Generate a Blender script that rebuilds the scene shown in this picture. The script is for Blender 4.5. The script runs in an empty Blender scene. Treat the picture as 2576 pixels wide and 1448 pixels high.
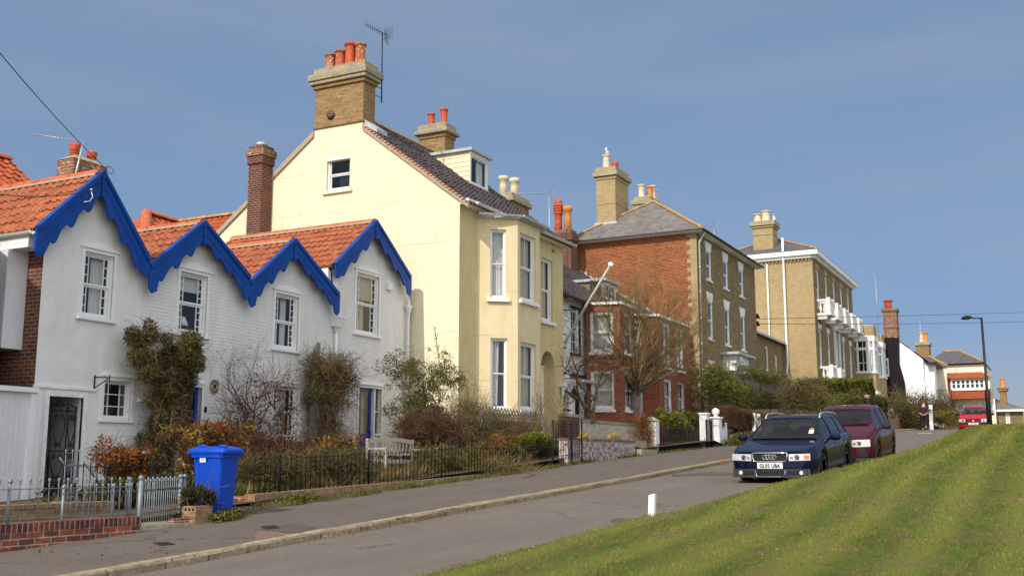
import bpy, bmesh, math, random
import numpy as np
from mathutils import Vector, Matrix
from math import sin, cos, pi, radians, sqrt, atan2

S = bpy.context.scene
COL = S.collection
RN = random.Random(11)

# ---------------------------------------------------------------- camera, sky, sun, exposure
FPX, HEAD, PITCH, EYE = 2677.0, radians(27.2), radians(9.3), 1.55
cd = bpy.data.cameras.new('camera')
cam = bpy.data.objects.new('camera', cd); COL.objects.link(cam); S.camera = cam
cd.sensor_width = 36; cd.lens = FPX / 2576 * 36; cd.clip_end = 6000; cd.clip_start = 0.1
cam.location = (0, 0, EYE)
FW = Vector((cos(HEAD) * cos(PITCH), sin(HEAD) * cos(PITCH), sin(PITCH)))
cam.rotation_euler = FW.to_track_quat('-Z', 'Y').to_euler()

SUN_EL, SUN_AZ = radians(38), radians(176.5)          # azimuth from +X towards +Y
SD = Vector((cos(SUN_AZ) * cos(SUN_EL), sin(SUN_AZ) * cos(SUN_EL), sin(SUN_EL)))
sl = bpy.data.lights.new('sun', 'SUN'); sl.energy = 3.55; sl.angle = radians(0.53); sl.color = (1.0, 0.93, 0.82)
so = bpy.data.objects.new('sun', sl); COL.objects.link(so)
so.rotation_euler = (-SD).to_track_quat('-Z', 'Y').to_euler(); so.location = (-20, 5, 30)

W = bpy.data.worlds.new('World'); S.world = W; W.use_nodes = True
wn, wl = W.node_tree.nodes, W.node_tree.links
wn.clear()
wo = wn.new('ShaderNodeOutputWorld'); bg = wn.new('ShaderNodeBackground'); sk = wn.new('ShaderNodeTexSky')
sk.sky_type = 'NISHITA'; sk.sun_disc = False; sk.sun_elevation = SUN_EL; sk.sun_rotation = radians(90) - SUN_AZ
sk.air_density = 1.0; sk.dust_density = 1.6; sk.ozone_density = 2.2; sk.altitude = 0
tc = wn.new('ShaderNodeTexCoord'); sx = wn.new('ShaderNodeSeparateXYZ'); wl.new(tc.outputs['Generated'], sx.inputs[0])
# spring haze: the clear-sky model is blended with a milky blue that pales towards the horizon
cr = wn.new('ShaderNodeValToRGB'); wl.new(sx.outputs['Z'], cr.inputs[0])
for p_, c_ in ((0.0, (3.15, 3.5, 4.2)), (.12, (2.65, 3.2, 4.15)), (.42, (1.75, 2.62, 4.0)), (1.0, (1.7, 2.7, 4.6))):
    e_ = cr.color_ramp.elements[0] if p_ == 0 else cr.color_ramp.elements[1] if p_ == 1 else cr.color_ramp.elements.new(p_)
    e_.color = (*[x / 6 for x in c_], 1)
x5 = wn.new('ShaderNodeVectorMath'); x5.operation = 'SCALE'; x5.inputs['Scale'].default_value = 6; wl.new(cr.outputs[0], x5.inputs[0])
mh = wn.new('ShaderNodeMix'); mh.data_type = 'RGBA'; mh.inputs[0].default_value = .8; wl.new(sk.outputs[0], mh.inputs[6]); wl.new(x5.outputs[0], mh.inputs[7])
# thin high cloud in the sky's own direction space
mp = wn.new('ShaderNodeMapping'); mp.inputs['Scale'].default_value = (1.6, 1.6, 9)
nz = wn.new('ShaderNodeTexNoise'); nz.inputs['Scale'].default_value = 1.7; nz.inputs['Detail'].default_value = 5; nz.inputs['Roughness'].default_value = .55
rp = wn.new('ShaderNodeMapRange'); rp.inputs[1].default_value = .42; rp.inputs[2].default_value = .8; rp.inputs[3].default_value = 0; rp.inputs[4].default_value = .4
mx = wn.new('ShaderNodeMix'); mx.data_type = 'RGBA'; mx.inputs[7].default_value = (3.0, 3.4, 4.2, 1)
wl.new(tc.outputs['Generated'], mp.inputs[0]); wl.new(mp.outputs[0], nz.inputs['Vector']); wl.new(nz.outputs[0], rp.inputs[0]); wl.new(mh.outputs[2], mx.inputs[6]); wl.new(rp.outputs[0], mx.inputs[0])
# bright lobe added to the sky behind the camera, filling the shaded walls
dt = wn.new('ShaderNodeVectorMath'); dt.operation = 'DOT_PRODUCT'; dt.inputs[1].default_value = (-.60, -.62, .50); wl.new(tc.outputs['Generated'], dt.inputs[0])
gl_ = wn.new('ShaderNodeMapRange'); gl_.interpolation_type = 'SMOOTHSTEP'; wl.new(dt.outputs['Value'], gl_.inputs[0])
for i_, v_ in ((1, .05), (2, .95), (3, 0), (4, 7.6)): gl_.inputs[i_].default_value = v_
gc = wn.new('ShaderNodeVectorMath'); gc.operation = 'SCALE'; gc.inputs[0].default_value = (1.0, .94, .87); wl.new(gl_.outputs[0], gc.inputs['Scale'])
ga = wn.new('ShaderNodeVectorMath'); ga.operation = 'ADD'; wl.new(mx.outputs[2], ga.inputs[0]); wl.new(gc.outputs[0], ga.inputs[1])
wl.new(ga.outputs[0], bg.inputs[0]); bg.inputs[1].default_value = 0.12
wl.new(bg.outputs[0], wo.inputs[0])

S.view_settings.view_transform = 'Standard'; S.view_settings.look = 'None'
S.view_settings.exposure = 0; S.view_settings.gamma = 1; S.view_settings.use_curve_mapping = False
S.cycles.max_bounces = 6; S.cycles.transparent_max_bounces = 12

# ---------------------------------------------------------------- measuring: a pixel of the survey photograph (2576 wide) onto a real plane
def ray(x, y):
    u = (x - 1288) / FPX; v = (724 - y) / FPX
    ct, st, cp, sp = cos(HEAD), sin(HEAD), cos(PITCH), sin(PITCH)
    return Vector((ct * cp + u * st - v * ct * sp, st * cp - u * ct - v * st * sp, sp + v * cp))
E0 = Vector((0, 0, EYE))
def onY(x, y, Y): d = ray(x, y); return E0 + d * (Y / d.y)
def onX(x, y, X): d = ray(x, y); return E0 + d * (X / d.x)
def G(X):                                               # level of road and pavement along the street
    if X < 66: return .05 * X
    if X > 86: return 3.8
    t = (X - 66) / 20.0
    return 3.3 + 1.0 * t - .5 * t * t
def gnd(x, y, off=0):
    d = ray(x, y); s = (EYE - off) / (.05 * d.x - d.z); return E0 + d * s

class Fr:                                               # a wall plane: u along it, v up, w outwards
    def __init__(s, O, a, n): s.O = Vector(O); s.a = Vector(a).normalized(); s.n = Vector(n).normalized()
    def p(s, u, v, w=0): return s.O + s.a * u + Vector((0, 0, v)) + s.n * w
    def uv(s, x, y):
        d = ray(x, y); t = (s.O - E0).dot(s.n) / d.dot(s.n); q = E0 + d * t
        return (q - s.O).dot(s.a), q.z
    def rect(s, xl, xr, yt, yb):                        # a rectangle on the wall from its photo extent
        xm, ym = (xl + xr) / 2, (yt + yb) / 2
        return s.uv(xl, ym)[0], s.uv(xr, ym)[0], s.uv(xm, yb)[1], s.uv(xm, yt)[1]
def front(Y): return Fr((0, Y, 0), (1, 0, 0), (0, -1, 0))       # faces the street, u = X
def side(X): return Fr((X, 0, 0), (0, -1, 0), (-1, 0, 0))       # faces down the street, u = -Y

# ---------------------------------------------------------------- mesh builder
class MB:
    def __init__(s): s.v = []; s.f = []; s.s = []
    def add(s, vs, fs, sm=False):
        b = len(s.v); s.v += [tuple(q) for q in vs]
        for f in fs: s.f.append(tuple(i + b for i in f)); s.s.append(sm)
        return s
    def hexa(s, p): return s.add(p, [(0, 3, 2, 1), (4, 5, 6, 7), (0, 1, 5, 4), (1, 2, 6, 5), (2, 3, 7, 6), (3, 0, 4, 7)])
    def box(s, x0, x1, y0, y1, z0, z1):
        return s.hexa([(x0, y0, z0), (x1, y0, z0), (x1, y1, z0), (x0, y1, z0), (x0, y0, z1), (x1, y0, z1), (x1, y1, z1), (x0, y1, z1)])
    def fbox(s, F, u0, u1, v0, v1, w0, w1):
        return s.hexa([F.p(u0, v0, w1), F.p(u1, v0, w1), F.p(u1, v0, w0), F.p(u0, v0, w0), F.p(u0, v1, w1), F.p(u1, v1, w1), F.p(u1, v1, w0), F.p(u0, v1, w0)])
    def quad(s, a, b, c, d): return s.add([a, b, c, d], [(0, 1, 2, 3)])
    def poly(s, pts): return s.add(pts, [tuple(range(len(pts)))])
    def prism(s, pts, vec):
        n = len(pts); vec = Vector(vec); pts = [Vector(q) for q in pts]
        vs = pts + [q + vec for q in pts]
        return s.add(vs, [tuple(range(n))[::-1], tuple(range(n, 2 * n))] + [(i, (i + 1) % n, n + (i + 1) % n, n + i) for i in range(n)])
    def fprism(s, F, uv, w0, w1): return s.prism([F.p(u, v, w0) for u, v in uv], F.n * (w1 - w0))
    def bar(s, a, b, w, h=None, up=(0, 0, 1)):
        a, b = Vector(a), Vector(b); h = h or w; d = (b - a).normalized(); up = Vector(up)
        if abs(d.dot(up)) > .98: up = Vector((1, 0, 0))
        r = d.cross(up).normalized() * w / 2; q = r.cross(d).normalized() * h / 2
        return s.hexa([a - r - q, a + r - q, a + r + q, a - r + q, b - r - q, b + r - q, b + r + q, b - r + q])
    def tube(s, pts, r, n=6, cap=True, sm=True):
        pts = [Vector(q) for q in pts]; m = len(pts); rs = r if isinstance(r, (list, tuple)) else [r] * m
        vs = []; ref = None
        for i, q in enumerate(pts):
            d = (pts[min(i + 1, m - 1)] - pts[max(i - 1, 0)])
            d = d.normalized() if d.length > 1e-9 else Vector((0, 0, 1))
            if ref is None: ref = Vector((0, 0, 1)) if abs(d.z) < .9 else Vector((1, 0, 0))
            a = d.cross(ref).normalized(); b = a.cross(d).normalized(); ref = b
            vs += [q + (a * cos(2 * pi * k / n) + b * sin(2 * pi * k / n)) * rs[i] for k in range(n)]
        fs = [(i * n + k, i * n + (k + 1) % n, (i + 1) * n + (k + 1) % n, (i + 1) * n + k) for i in range(m - 1) for k in range(n)]
        if cap: fs += [tuple(range(n))[::-1], tuple(range((m - 1) * n, m * n))]
        return s.add(vs, fs, sm)
    def lathe(s, c, prof, n=16, sm=True, axis=None):
        c = Vector(c); vs = []; m = len(prof)
        if axis is None: A, B, Cc = Vector((1, 0, 0)), Vector((0, 1, 0)), Vector((0, 0, 1))
        else: Cc = Vector(axis).normalized(); A = Cc.orthogonal().normalized(); B = Cc.cross(A)
        for r, z in prof: vs += [c + A * (r * cos(2 * pi * k / n)) + B * (r * sin(2 * pi * k / n)) + Cc * z for k in range(n)]
        fs = [(i * n + k, i * n + (k + 1) % n, (i + 1) * n + (k + 1) % n, (i + 1) * n + k) for i in range(m - 1) for k in range(n)]
        fs += [tuple(range(n))[::-1], tuple(range((m - 1) * n, m * n))]
        return s.add(vs, fs, sm)
    def sphere(s, c, r, n=10, sz=1): return s.lathe(c, [(max(1e-4, r * sin(pi * i / n)), -r * sz * cos(pi * i / n)) for i in range(n + 1)], n + 2)
    def build(s, name, mat, parent=None, loc=None, bevel=0):
        return mk(name, s.v, s.f, mat, parent, loc, smooth=s.s, bevel=bevel)

def mk(name, v, f, mat, parent=None, loc=None, smooth=None, bevel=0):
    v = np.array(v, dtype=np.float64).reshape(-1, 3)
    me = bpy.data.meshes.new(name)
    vl = v - np.array(loc) if loc is not None else v
    me.from_pydata(vl.tolist(), [], f)
    ln = len(me.loops)
    if ln:
        nrm = np.empty(len(me.polygons) * 3); me.polygons.foreach_get('normal', nrm); nrm = nrm.reshape(-1, 3)
        tot = np.empty(len(me.polygons), dtype=np.int32); me.polygons.foreach_get('loop_total', tot)
        li = np.empty(ln, dtype=np.int32); me.loops.foreach_get('vertex_index', li)
        N = np.repeat(nrm, tot, axis=0); P = v[li]
        T = np.stack([-N[:, 1], N[:, 0], np.zeros(ln)], 1); L = np.linalg.norm(T, axis=1)
        fl = L < .12; T[fl] = (1, 0, 0); L[fl] = 1; T /= L[:, None]
        B = np.cross(N, T)
        uv = np.stack([(P * T).sum(1), (P * B).sum(1)], 1)
        ul = me.uv_layers.new(name='UVMap'); ul.data.foreach_set('uv', uv.astype(np.float32).ravel())
        if smooth is not None:
            sm = smooth if isinstance(smooth, (list, tuple)) else [smooth] * len(me.polygons)
            me.polygons.foreach_set('use_smooth', np.array(sm[:len(me.polygons)], dtype=bool))
    for m_ in (mat if isinstance(mat, (list, tuple)) else [mat]): me.materials.append(m_)
    me.validate(); me.update()
    o = bpy.data.objects.new(name, me); COL.objects.link(o)
    if loc is not None: o.location = loc
    if parent is not None: attach(o, parent)
    if bevel:
        b = o.modifiers.new('bevel', 'BEVEL'); b.width = bevel; b.segments = 2; b.limit_method = 'ANGLE'; b.angle_limit = radians(35)
        me.polygons.foreach_set('use_smooth', [True] * len(me.polygons))
        b.harden_normals = True
    return o
def attach(o, p):
    o.parent = p
    if p.type == 'EMPTY': o.matrix_parent_inverse = Matrix.LocRotScale(p.location, p.rotation_euler, None).inverted()
def T(name, label, cat, loc=(0, 0, 0), group=None):
    o = bpy.data.objects.new(name, None); COL.objects.link(o); o.location = loc; o.empty_display_size = .2
    return tag(o, label, cat, group)
def tag(o, label, cat, group=None, kind=None):
    if label: o['label'] = label
    if cat: o['category'] = cat
    if group: o['group'] = group
    if kind: o['kind'] = kind
    return o
def struct(o, label=None): o['kind'] = 'structure'; return o
def copy_tree(src, loc=None, parent=None):
    c = src.copy(); COL.objects.link(c)
    if parent: c.parent = parent
    if loc is not None: c.location = loc
    for ch in list(src.children): copy_tree(ch, None, c)
    return c

# ---------------------------------------------------------------- materials
class NT:
    def __init__(s, name):
        s.m = bpy.data.materials.new(name); s.m.use_nodes = True; s.t = s.m.node_tree; s.t.nodes.clear()
        s.o = s.n('ShaderNodeOutputMaterial'); s.b = s.n('ShaderNodeBsdfPrincipled'); s.l(s.b.outputs[0], s.o.inputs[0])
    def n(s, k, **kw):
        x = s.t.nodes.new(k)
        for a, b in kw.items(): setattr(x, a, b)
        return x
    def l(s, a, b): s.t.links.new(a, b); return s
    def inp(s, x, k, v):
        if hasattr(v, 'links') or isinstance(v, bpy.types.NodeSocket): s.l(v, x.inputs[k])
        else:
            if isinstance(v, (tuple, list)) and len(v) == 3 and x.inputs[k].type == 'RGBA': v = (*v, 1)
            x.inputs[k].default_value = v
    def coord(s, kind='UV', scale=(1, 1, 1), rot=0):
        c = s.n('ShaderNodeTexCoord'); m = s.n('ShaderNodeMapping'); m.inputs['Scale'].default_value = scale; m.inputs['Rotation'].default_value = (0, 0, rot)
        if kind == 'W': g = s.n('ShaderNodeNewGeometry'); s.l(g.outputs['Position'], m.inputs[0])
        else: s.l(c.outputs[kind], m.inputs[0])
        return m.outputs[0]
    def noise(s, vec, sc, det=4, ro=.6, dist=0):
        x = s.n('ShaderNodeTexNoise'); s.l(vec, x.inputs['Vector']); x.inputs['Scale'].default_value = sc; x.inputs['Detail'].default_value = det
        x.inputs['Roughness'].default_value = ro; x.inputs['Distortion'].default_value = dist; return x.outputs[0]
    def rng(s, v, a, b, c=0, d=1):
        x = s.n('ShaderNodeMapRange'); s.l(v, x.inputs[0])
        for i, q in zip((1, 2, 3, 4), (a, b, c, d)): x.inputs[i].default_value = q
        return x.outputs[0]
    def mix(s, f, a, b, mode='MIX'):
        x = s.n('ShaderNodeMix', data_type='RGBA', blend_type=mode); s.inp(x, 0, f); s.inp(x, 6, a); s.inp(x, 7, b); return x.outputs[2]
    def math(s, op, a, b=0):
        x = s.n('ShaderNodeMath', operation=op); s.inp(x, 0, a); s.inp(x, 1, b); return x.outputs[0]
    def bump(s, h, st=.3, dist=.01):
        x = s.n('ShaderNodeBump'); s.l(h, x.inputs['Height']); x.inputs['Strength'].default_value = st; x.inputs['Distance'].default_value = dist
        s.l(x.outputs[0], s.b.inputs['Normal']); return s
    def fin(s, col, rough=.7, metal=0, spec=None):
        s.inp(s.b, 'Base Color', col); s.inp(s.b, 'Roughness', rough); s.b.inputs['Metallic'].default_value = metal
        if spec is None and rough > .5: spec = .18
        if spec is not None: s.b.inputs['Specular IOR Level'].default_value = spec
        return s.m

def plain(name, c, rough=.6, metal=0, var=.12, sc=6, bump=0, bsc=40, spec=None):
    t = NT(name); v = t.coord('W'); n = t.noise(v, sc, 5)
    a = tuple(x * (1 - var) for x in c); b = tuple(min(1, x * (1 + var)) for x in c)
    col = t.mix(t.rng(n, .3, .7), a, b)
    if bump: t.bump(t.noise(v, bsc, 3), bump, .01)
    return t.fin(col, rough, metal, spec)
def brickm(name, c1, c2, mortar, var=.35, scale=1, bumpst=.5, patches=None, offset=.5, rough=.85, bw=.225, rh=.075, ms=.009, dark=None, wob_k=.01):
    t = NT(name); uv = t.coord('UV')
    nd = t.noise(uv, 2.2, 3)
    wob = t.n('ShaderNodeVectorMath', operation='ADD'); sc_ = t.n('ShaderNodeVectorMath', operation='SCALE'); cmb = t.n('ShaderNodeCombineXYZ')
    t.l(t.noise(uv, 9, 2), cmb.inputs[0]); t.l(t.noise(uv, 8, 2), cmb.inputs[1]); t.l(cmb.outputs[0], sc_.inputs[0]); sc_.inputs['Scale'].default_value = wob_k
    t.l(uv, wob.inputs[0]); t.l(sc_.outputs[0], wob.inputs[1])
    b = t.n('ShaderNodeTexBrick'); t.l(wob.outputs[0], b.inputs['Vector'])
    b.inputs['Scale'].default_value = 1; b.inputs['Brick Width'].default_value = bw * scale; b.inputs['Row Height'].default_value = rh * scale
    b.inputs['Mortar Size'].default_value = ms * scale; b.inputs['Mortar Smooth'].default_value = .3; b.inputs['Bias'].default_value = 0; b.offset = offset
    for k, c in (('Color1', c1), ('Color2', c2), ('Mortar', mortar)): b.inputs[k].default_value = (*c, 1)
    col = b.outputs['Color']
    n2 = t.noise(uv, 14, 3)
    col = t.mix(.9, col, t.mix(t.rng(n2, .3, .7), (1 - var,) * 3, (1 + var * .6,) * 3), 'MULTIPLY')
    col = t.mix(.8, col, t.mix(t.rng(nd, .3, .7), (1 - var * .6,) * 3, (1 + var * .4,) * 3), 'MULTIPLY')
    if dark is not None:
        b2 = t.n('ShaderNodeTexBrick'); t.l(wob.outputs[0], b2.inputs['Vector']); b2.offset = offset
        for k, v in (('Scale', 1), ('Brick Width', bw * scale), ('Row Height', rh * scale), ('Mortar Size', 0.0)): b2.inputs[k].default_value = v
        b2.inputs['Color1'].default_value = (0, 0, 0, 1); b2.inputs['Color2'].default_value = (1, 1, 1, 1)
        m = t.math('MULTIPLY', t.math('LESS_THAN', b2.outputs['Color'], .3), t.math('SUBTRACT', 1, b.outputs['Fac']))
        col = t.mix(t.math('MULTIPLY', m, .75), col, dark)
    if patches:
        for (pc, sc, th, soft) in patches:
            pn = t.noise(uv, sc, 6, .7)
            col = t.mix(t.rng(pn, th, th + soft), col, pc)
    inv = t.math('SUBTRACT', 1, b.outputs['Fac'])
    h = t.math('ADD', inv, t.math('MULTIPLY', n2, .5))
    t.bump(h, bumpst, .012)
    return t.fin(col, rough)
def render_m(name, c, var=.06, bump=.5, brick=0, stain=None, sc=3.5, rough=.8, patches=None, cracks=None):
    t = NT(name); uv = t.coord('UV'); n = t.noise(uv, sc, 6, .6); n2 = t.noise(uv, 28, 4)
    col = t.mix(t.rng(n, .3, .7), tuple(x * (1 - var) for x in c), tuple(min(1, x * (1 + var)) for x in c))
    if stain: col = t.mix(t.rng(t.noise(t.coord('UV', (2.2, .35, 1)), 1.6, 5, .7), .48, .78, 0, .65), col, stain)
    for (pc, psc, th, soft) in (patches or []): col = t.mix(t.rng(t.noise(uv, psc, 6, .7), th, th + soft), col, pc)
    if cracks:                                              # hairline joints and wandering cracks in the render
        cv = t.n('ShaderNodeVectorMath', operation='ADD'); cq = t.n('ShaderNodeCombineXYZ'); t.l(t.math('MULTIPLY', t.noise(uv, 1.1, 5, .7), .5), cq.inputs[0]); t.l(t.math('MULTIPLY', t.noise(uv, .9, 5, .7), .22), cq.inputs[1]); t.l(uv, cv.inputs[0]); t.l(cq.outputs[0], cv.inputs[1])
        cb_ = t.n('ShaderNodeTexBrick'); t.l(cv.outputs[0], cb_.inputs['Vector'])
        for k, v in (('Scale', 1), ('Brick Width', 2.9), ('Row Height', 1.35), ('Mortar Size', .011), ('Mortar Smooth', .2)): cb_.inputs[k].default_value = v
        col = t.mix(t.math('MULTIPLY', t.math('MULTIPLY', cb_.outputs['Fac'], t.rng(t.noise(uv, .8, 3), .42, .6)), .6), col, cracks)
    h = t.math('ADD', t.math('MULTIPLY', n, 1.0), t.math('MULTIPLY', n2, .35))
    if brick:
        b = t.n('ShaderNodeTexBrick'); cm = t.n('ShaderNodeVectorMath', operation='ADD'); t.l(uv, cm.inputs[0])
        q = t.n('ShaderNodeCombineXYZ'); t.l(t.math('MULTIPLY', t.noise(uv, 7, 2), .02), q.inputs[0]); t.l(t.math('MULTIPLY', t.noise(uv, 6, 2), .02), q.inputs[1]); t.l(q.outputs[0], cm.inputs[1])
        t.l(cm.outputs[0], b.inputs['Vector'])
        for k, v in (('Scale', 1), ('Brick Width', .225), ('Row Height', .075), ('Mortar Size', .01), ('Mortar Smooth', .8)): b.inputs[k].default_value = v
        h = t.math('ADD', h, t.math('MULTIPLY', t.math('SUBTRACT', 1, b.outputs['Fac']), brick))
    t.bump(h, bump, .03)
    return t.fin(col, rough)
def tilem(name, c1, c2, lichen=None, lth=.62, dirt=None, rough=.75, su=.22, sv=.3):
    t = NT(name); uv = t.coord('UV')
    b = t.n('ShaderNodeTexBrick'); t.l(uv, b.inputs['Vector']); b.offset = 0
    for k, v in (('Scale', 1), ('Brick Width', su), ('Row Height', sv), ('Mortar Size', 0.0)): b.inputs[k].default_value = v
    b.inputs['Color1'].default_value = (*c1, 1); b.inputs['Color2'].default_value = (*c2, 1)
    col = t.mix(.85, b.outputs['Color'], t.mix(t.rng(t.noise(uv, 5, 5), .3, .7), (.75,) * 3, (1.15,) * 3), 'MULTIPLY')
    if dirt: col = t.mix(t.rng(t.noise(uv, 1.3, 6, .7), .5, .75), col, dirt)
    if lichen: col = t.mix(t.rng(t.noise(uv, 3.2, 8, .75), lth, lth + .1), col, lichen)
    t.bump(t.noise(uv, 60, 3), .25, .004)
    return t.fin(col, rough)
def leafm(name, cols, rough=.65, trans=.2, dim=.74):
    t = NT(name); g = t.n('ShaderNodeNewGeometry'); r = g.outputs['Random Per Island']
    cr = t.n('ShaderNodeValToRGB'); t.l(r, cr.inputs[0]); cr.color_ramp.interpolation = 'CONSTANT' if len(cols) > 3 else 'LINEAR'
    el = cr.color_ramp.elements
    while len(el) < len(cols): el.new(.5)
    for i, c in enumerate(cols): el[i].position = i / len(cols); el[i].color = (*[q * dim for q in c], 1)
    n = t.noise(t.coord('W'), 2.5, 4)
    col = t.mix(.8, cr.outputs[0], t.mix(t.rng(n, .35, .65), (.5, .52, .5), (1.4, 1.35, 1.15)), 'MULTIPLY')
    m = t.fin(col, rough)
    tr = t.n('ShaderNodeBsdfTranslucent'); t.l(col, tr.inputs[0]); ms = t.n('ShaderNodeMixShader'); ms.inputs[0].default_value = trans
    t.l(t.b.outputs[0], ms.inputs[1]); t.l(tr.outputs[0], ms.inputs[2]); t.l(ms.outputs[0], t.o.inputs[0])
    return m
def glassm(name, tint=(.90, .93, .93), k=.45):
    t = NT(name); tr = t.n('ShaderNodeBsdfTransparent'); tr.inputs[0].default_value = (*tint, 1); gl = t.n('ShaderNodeBsdfGlossy'); gl.inputs['Roughness'].default_value = .02
    gl.inputs['Color'].default_value = (.9, .95, 1, 1)
    lw = t.n('ShaderNodeLayerWeight'); lw.inputs[0].default_value = .5; ms = t.n('ShaderNodeMixShader')
    t.l(t.math('ADD', t.math('MULTIPLY', t.math('POWER', lw.outputs['Facing'], 3.2), k), .05), ms.inputs[0]); t.l(tr.outputs[0], ms.inputs[1]); t.l(gl.outputs[0], ms.inputs[2]); t.l(ms.outputs[0], t.o.inputs[0])
    bp = t.n('ShaderNodeBump'); t.l(t.noise(t.coord('W'), 1.7, 2), bp.inputs['Height']); bp.inputs['Strength'].default_value = .12; bp.inputs['Distance'].default_value = .05
    t.l(bp.outputs[0], gl.inputs['Normal'])
    return t.m
def paintm(name, c, rough=.5, metal=0, coat=.55):
    t = NT(name); m = t.fin(t.mix(t.rng(t.noise(t.coord('W'), 3, 4), .3, .7), tuple(x * .93 for x in c), tuple(x * 1.05 for x in c)), .55, 0, .05)
    t.b.inputs['Coat Weight'].default_value = coat; t.b.inputs['Coat Roughness'].default_value = .05; t.b.inputs['Coat IOR'].default_value = 1.45; return m

M = {}
M['wrender'] = render_m('white_render', (.76, .75, .735), .05, .55, 0, (.62, .60, .56), 2.4)
M['wbrick'] = render_m('white_painted_brick', (.77, .76, .74), .05, .5, 1.0, (.62, .60, .55), 3)
M['wpaint'] = plain('white_paint', (.80, .80, .79), .45, var=.05)
M['wworn'] = plain('worn_white_paint', (.78, .77, .74), .6, var=.15, sc=9, bump=.2)
M['blue'] = plain('royal_blue_paint', (.002, .055, .30), .5, var=.22, sc=2.2, spec=.25)
M['blueD'] = plain('deep_blue_door_paint', (.012, .045, .28), .35, var=.1)
M['cream'] = render_m('cream_render', (.80, .735, .52), .05, .18, 0, (.72, .62, .38), 1.6, patches=[((.68, .59, .37), 3, .62, .2), ((.60, .54, .38), .7, .60, .2)], cracks=(.42, .33, .18))
M['ochre'] = render_m('ochre_render', (.72, .60, .38), .06, .2, 0, (.60, .47, .24), 2, cracks=(.40, .28, .13))
M['ochbrick'] = render_m('ochre_painted_brick', (.66, .54, .29), .07, .5, 1.5, (.45, .36, .19), 2.5, patches=[((.36, .28, .14), 5, .68, .12)])
M['ibrick'] = brickm('mixed_red_brick', (.23, .065, .032), (.13, .045, .03), (.26, .22, .16), .4, dark=(.06, .035, .03))
M['rbrick'] = brickm('garden_red_brick', (.40, .115, .055), (.27, .075, .05), (.46, .37, .27), .5, dark=(.08, .04, .045), patches=[((.45, .38, .34), 6, .7, .06)])
M['fbrick'] = brickm('flank_red_brick', (.40, .098, .032), (.27, .068, .026), (.42, .25, .12), .4, dark=(.10, .035, .022), ms=.011)
M['bbrick'] = brickm('bay_red_brick', (.36, .07, .03), (.26, .055, .028), (.42, .28, .18), .35, dark=(.12, .035, .03), ms=.009)
M['cbrick'] = brickm('stack_red_brick', (.20, .048, .03), (.13, .04, .03), (.26, .20, .15), .4, ms=.012, dark=(.06, .03, .03))
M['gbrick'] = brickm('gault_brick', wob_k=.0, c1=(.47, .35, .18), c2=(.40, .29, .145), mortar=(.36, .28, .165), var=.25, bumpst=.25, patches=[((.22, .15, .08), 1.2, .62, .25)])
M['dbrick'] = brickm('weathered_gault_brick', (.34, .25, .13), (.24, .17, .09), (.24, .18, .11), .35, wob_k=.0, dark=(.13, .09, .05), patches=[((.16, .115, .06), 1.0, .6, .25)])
M['stackb'] = brickm('stack_buff_brick', (.40, .26, .11), (.30, .19, .08), (.30, .21, .12), .35, dark=(.20, .12, .06), patches=[((.45, .43, .38), 9, .72, .03), ((.42, .26, .03), 4, .72, .08)])
M['ybrick'] = brickm('planter_buff_brick', (.33, .22, .115), (.25, .12, .065), (.30, .25, .17), .35, patches=[((.20, .17, .08), 3, .6, .15)])
M['lichstone'] = brickm('lichened_stone', (.42, .38, .28), (.36, .32, .24), (.30, .27, .2), .4, bw=.9, rh=.3, patches=[((.40, .27, .04), 5, .54, .08), ((.55, .54, .50), 9, .62, .05)])
M['lichbrick'] = brickm('lichened_red_brick', (.30, .12, .06), (.20, .09, .05), (.36, .31, .24), .4, patches=[((.60, .58, .54), 7, .58, .04), ((.40, .28, .08), 5, .68, .08)])
M['pantile'] = tilem('orange_pantile', (.46, .145, .065), (.28, .088, .045), dirt=(.26, .10, .055), lichen=(.38, .27, .16), lth=.70)
M['pantileO'] = tilem('old_orange_pantile', (.46, .11, .04), (.34, .085, .035), lichen=(.22, .16, .06), lth=.64)
M['darktile'] = tilem('dark_glazed_pantile', (.030, .022, .028), (.055, .034, .036), lichen=(.20, .12, .08), lth=.70, rough=.42)
M['slate'] = tilem('slate', (.13, .125, .13), (.20, .185, .175), lichen=(.42, .24, .05), lth=.58, dirt=(.24, .20, .15), su=.3, sv=.2)
M['slateD'] = tilem('dark_slate', (.10, .09, .10), (.15, .13, .14), lichen=(.35, .20, .06), lth=.66, su=.3, sv=.2)
M['claytile'] = tilem('plain_clay_tile', (.42, .10, .035), (.32, .08, .03), su=.17, sv=.1)
M['ridge'] = plain('terracotta', (.50, .13, .055), .7, var=.25, sc=5, bump=.3)
M['ridgeL'] = plain('lichened_ridge', (.42, .25, .08), .8, var=.45, sc=6, bump=.4)
M['mortar'] = plain('mortar_bedding', (.42, .34, .24), .9, var=.2, sc=12, bump=.6)
M['pot'] = plain('red_chimney_pot', (.50, .10, .04), .7, var=.25, sc=7, bump=.2)
M['potL'] = brickm('lichened_pot', (.45, .12, .05), (.42, .11, .05), (.42, .12, .05), .2, bw=9, rh=9, patches=[((.42, .40, .30), 5, .54, .03)])
M['potC'] = plain('cream_chimney_pot', (.66, .56, .38), .7, var=.2, sc=6, bump=.2)
M['potO'] = plain('buff_chimney_pot', (.58, .24, .08), .7, var=.2, sc=6)
M['lead'] = plain('lead_sheet', (.45, .47, .50), .5, .2, var=.2, sc=8, bump=.15)
M['iron'] = plain('black_iron', (.012, .012, .014), .5, .3, var=.3, sc=15)
M['galv'] = plain('galvanised_steel', (.22, .25, .27), .5, .35, var=.2, sc=20)
M['alum'] = plain('dull_aluminium', (.50, .50, .50), .45, .6, var=.2)
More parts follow.
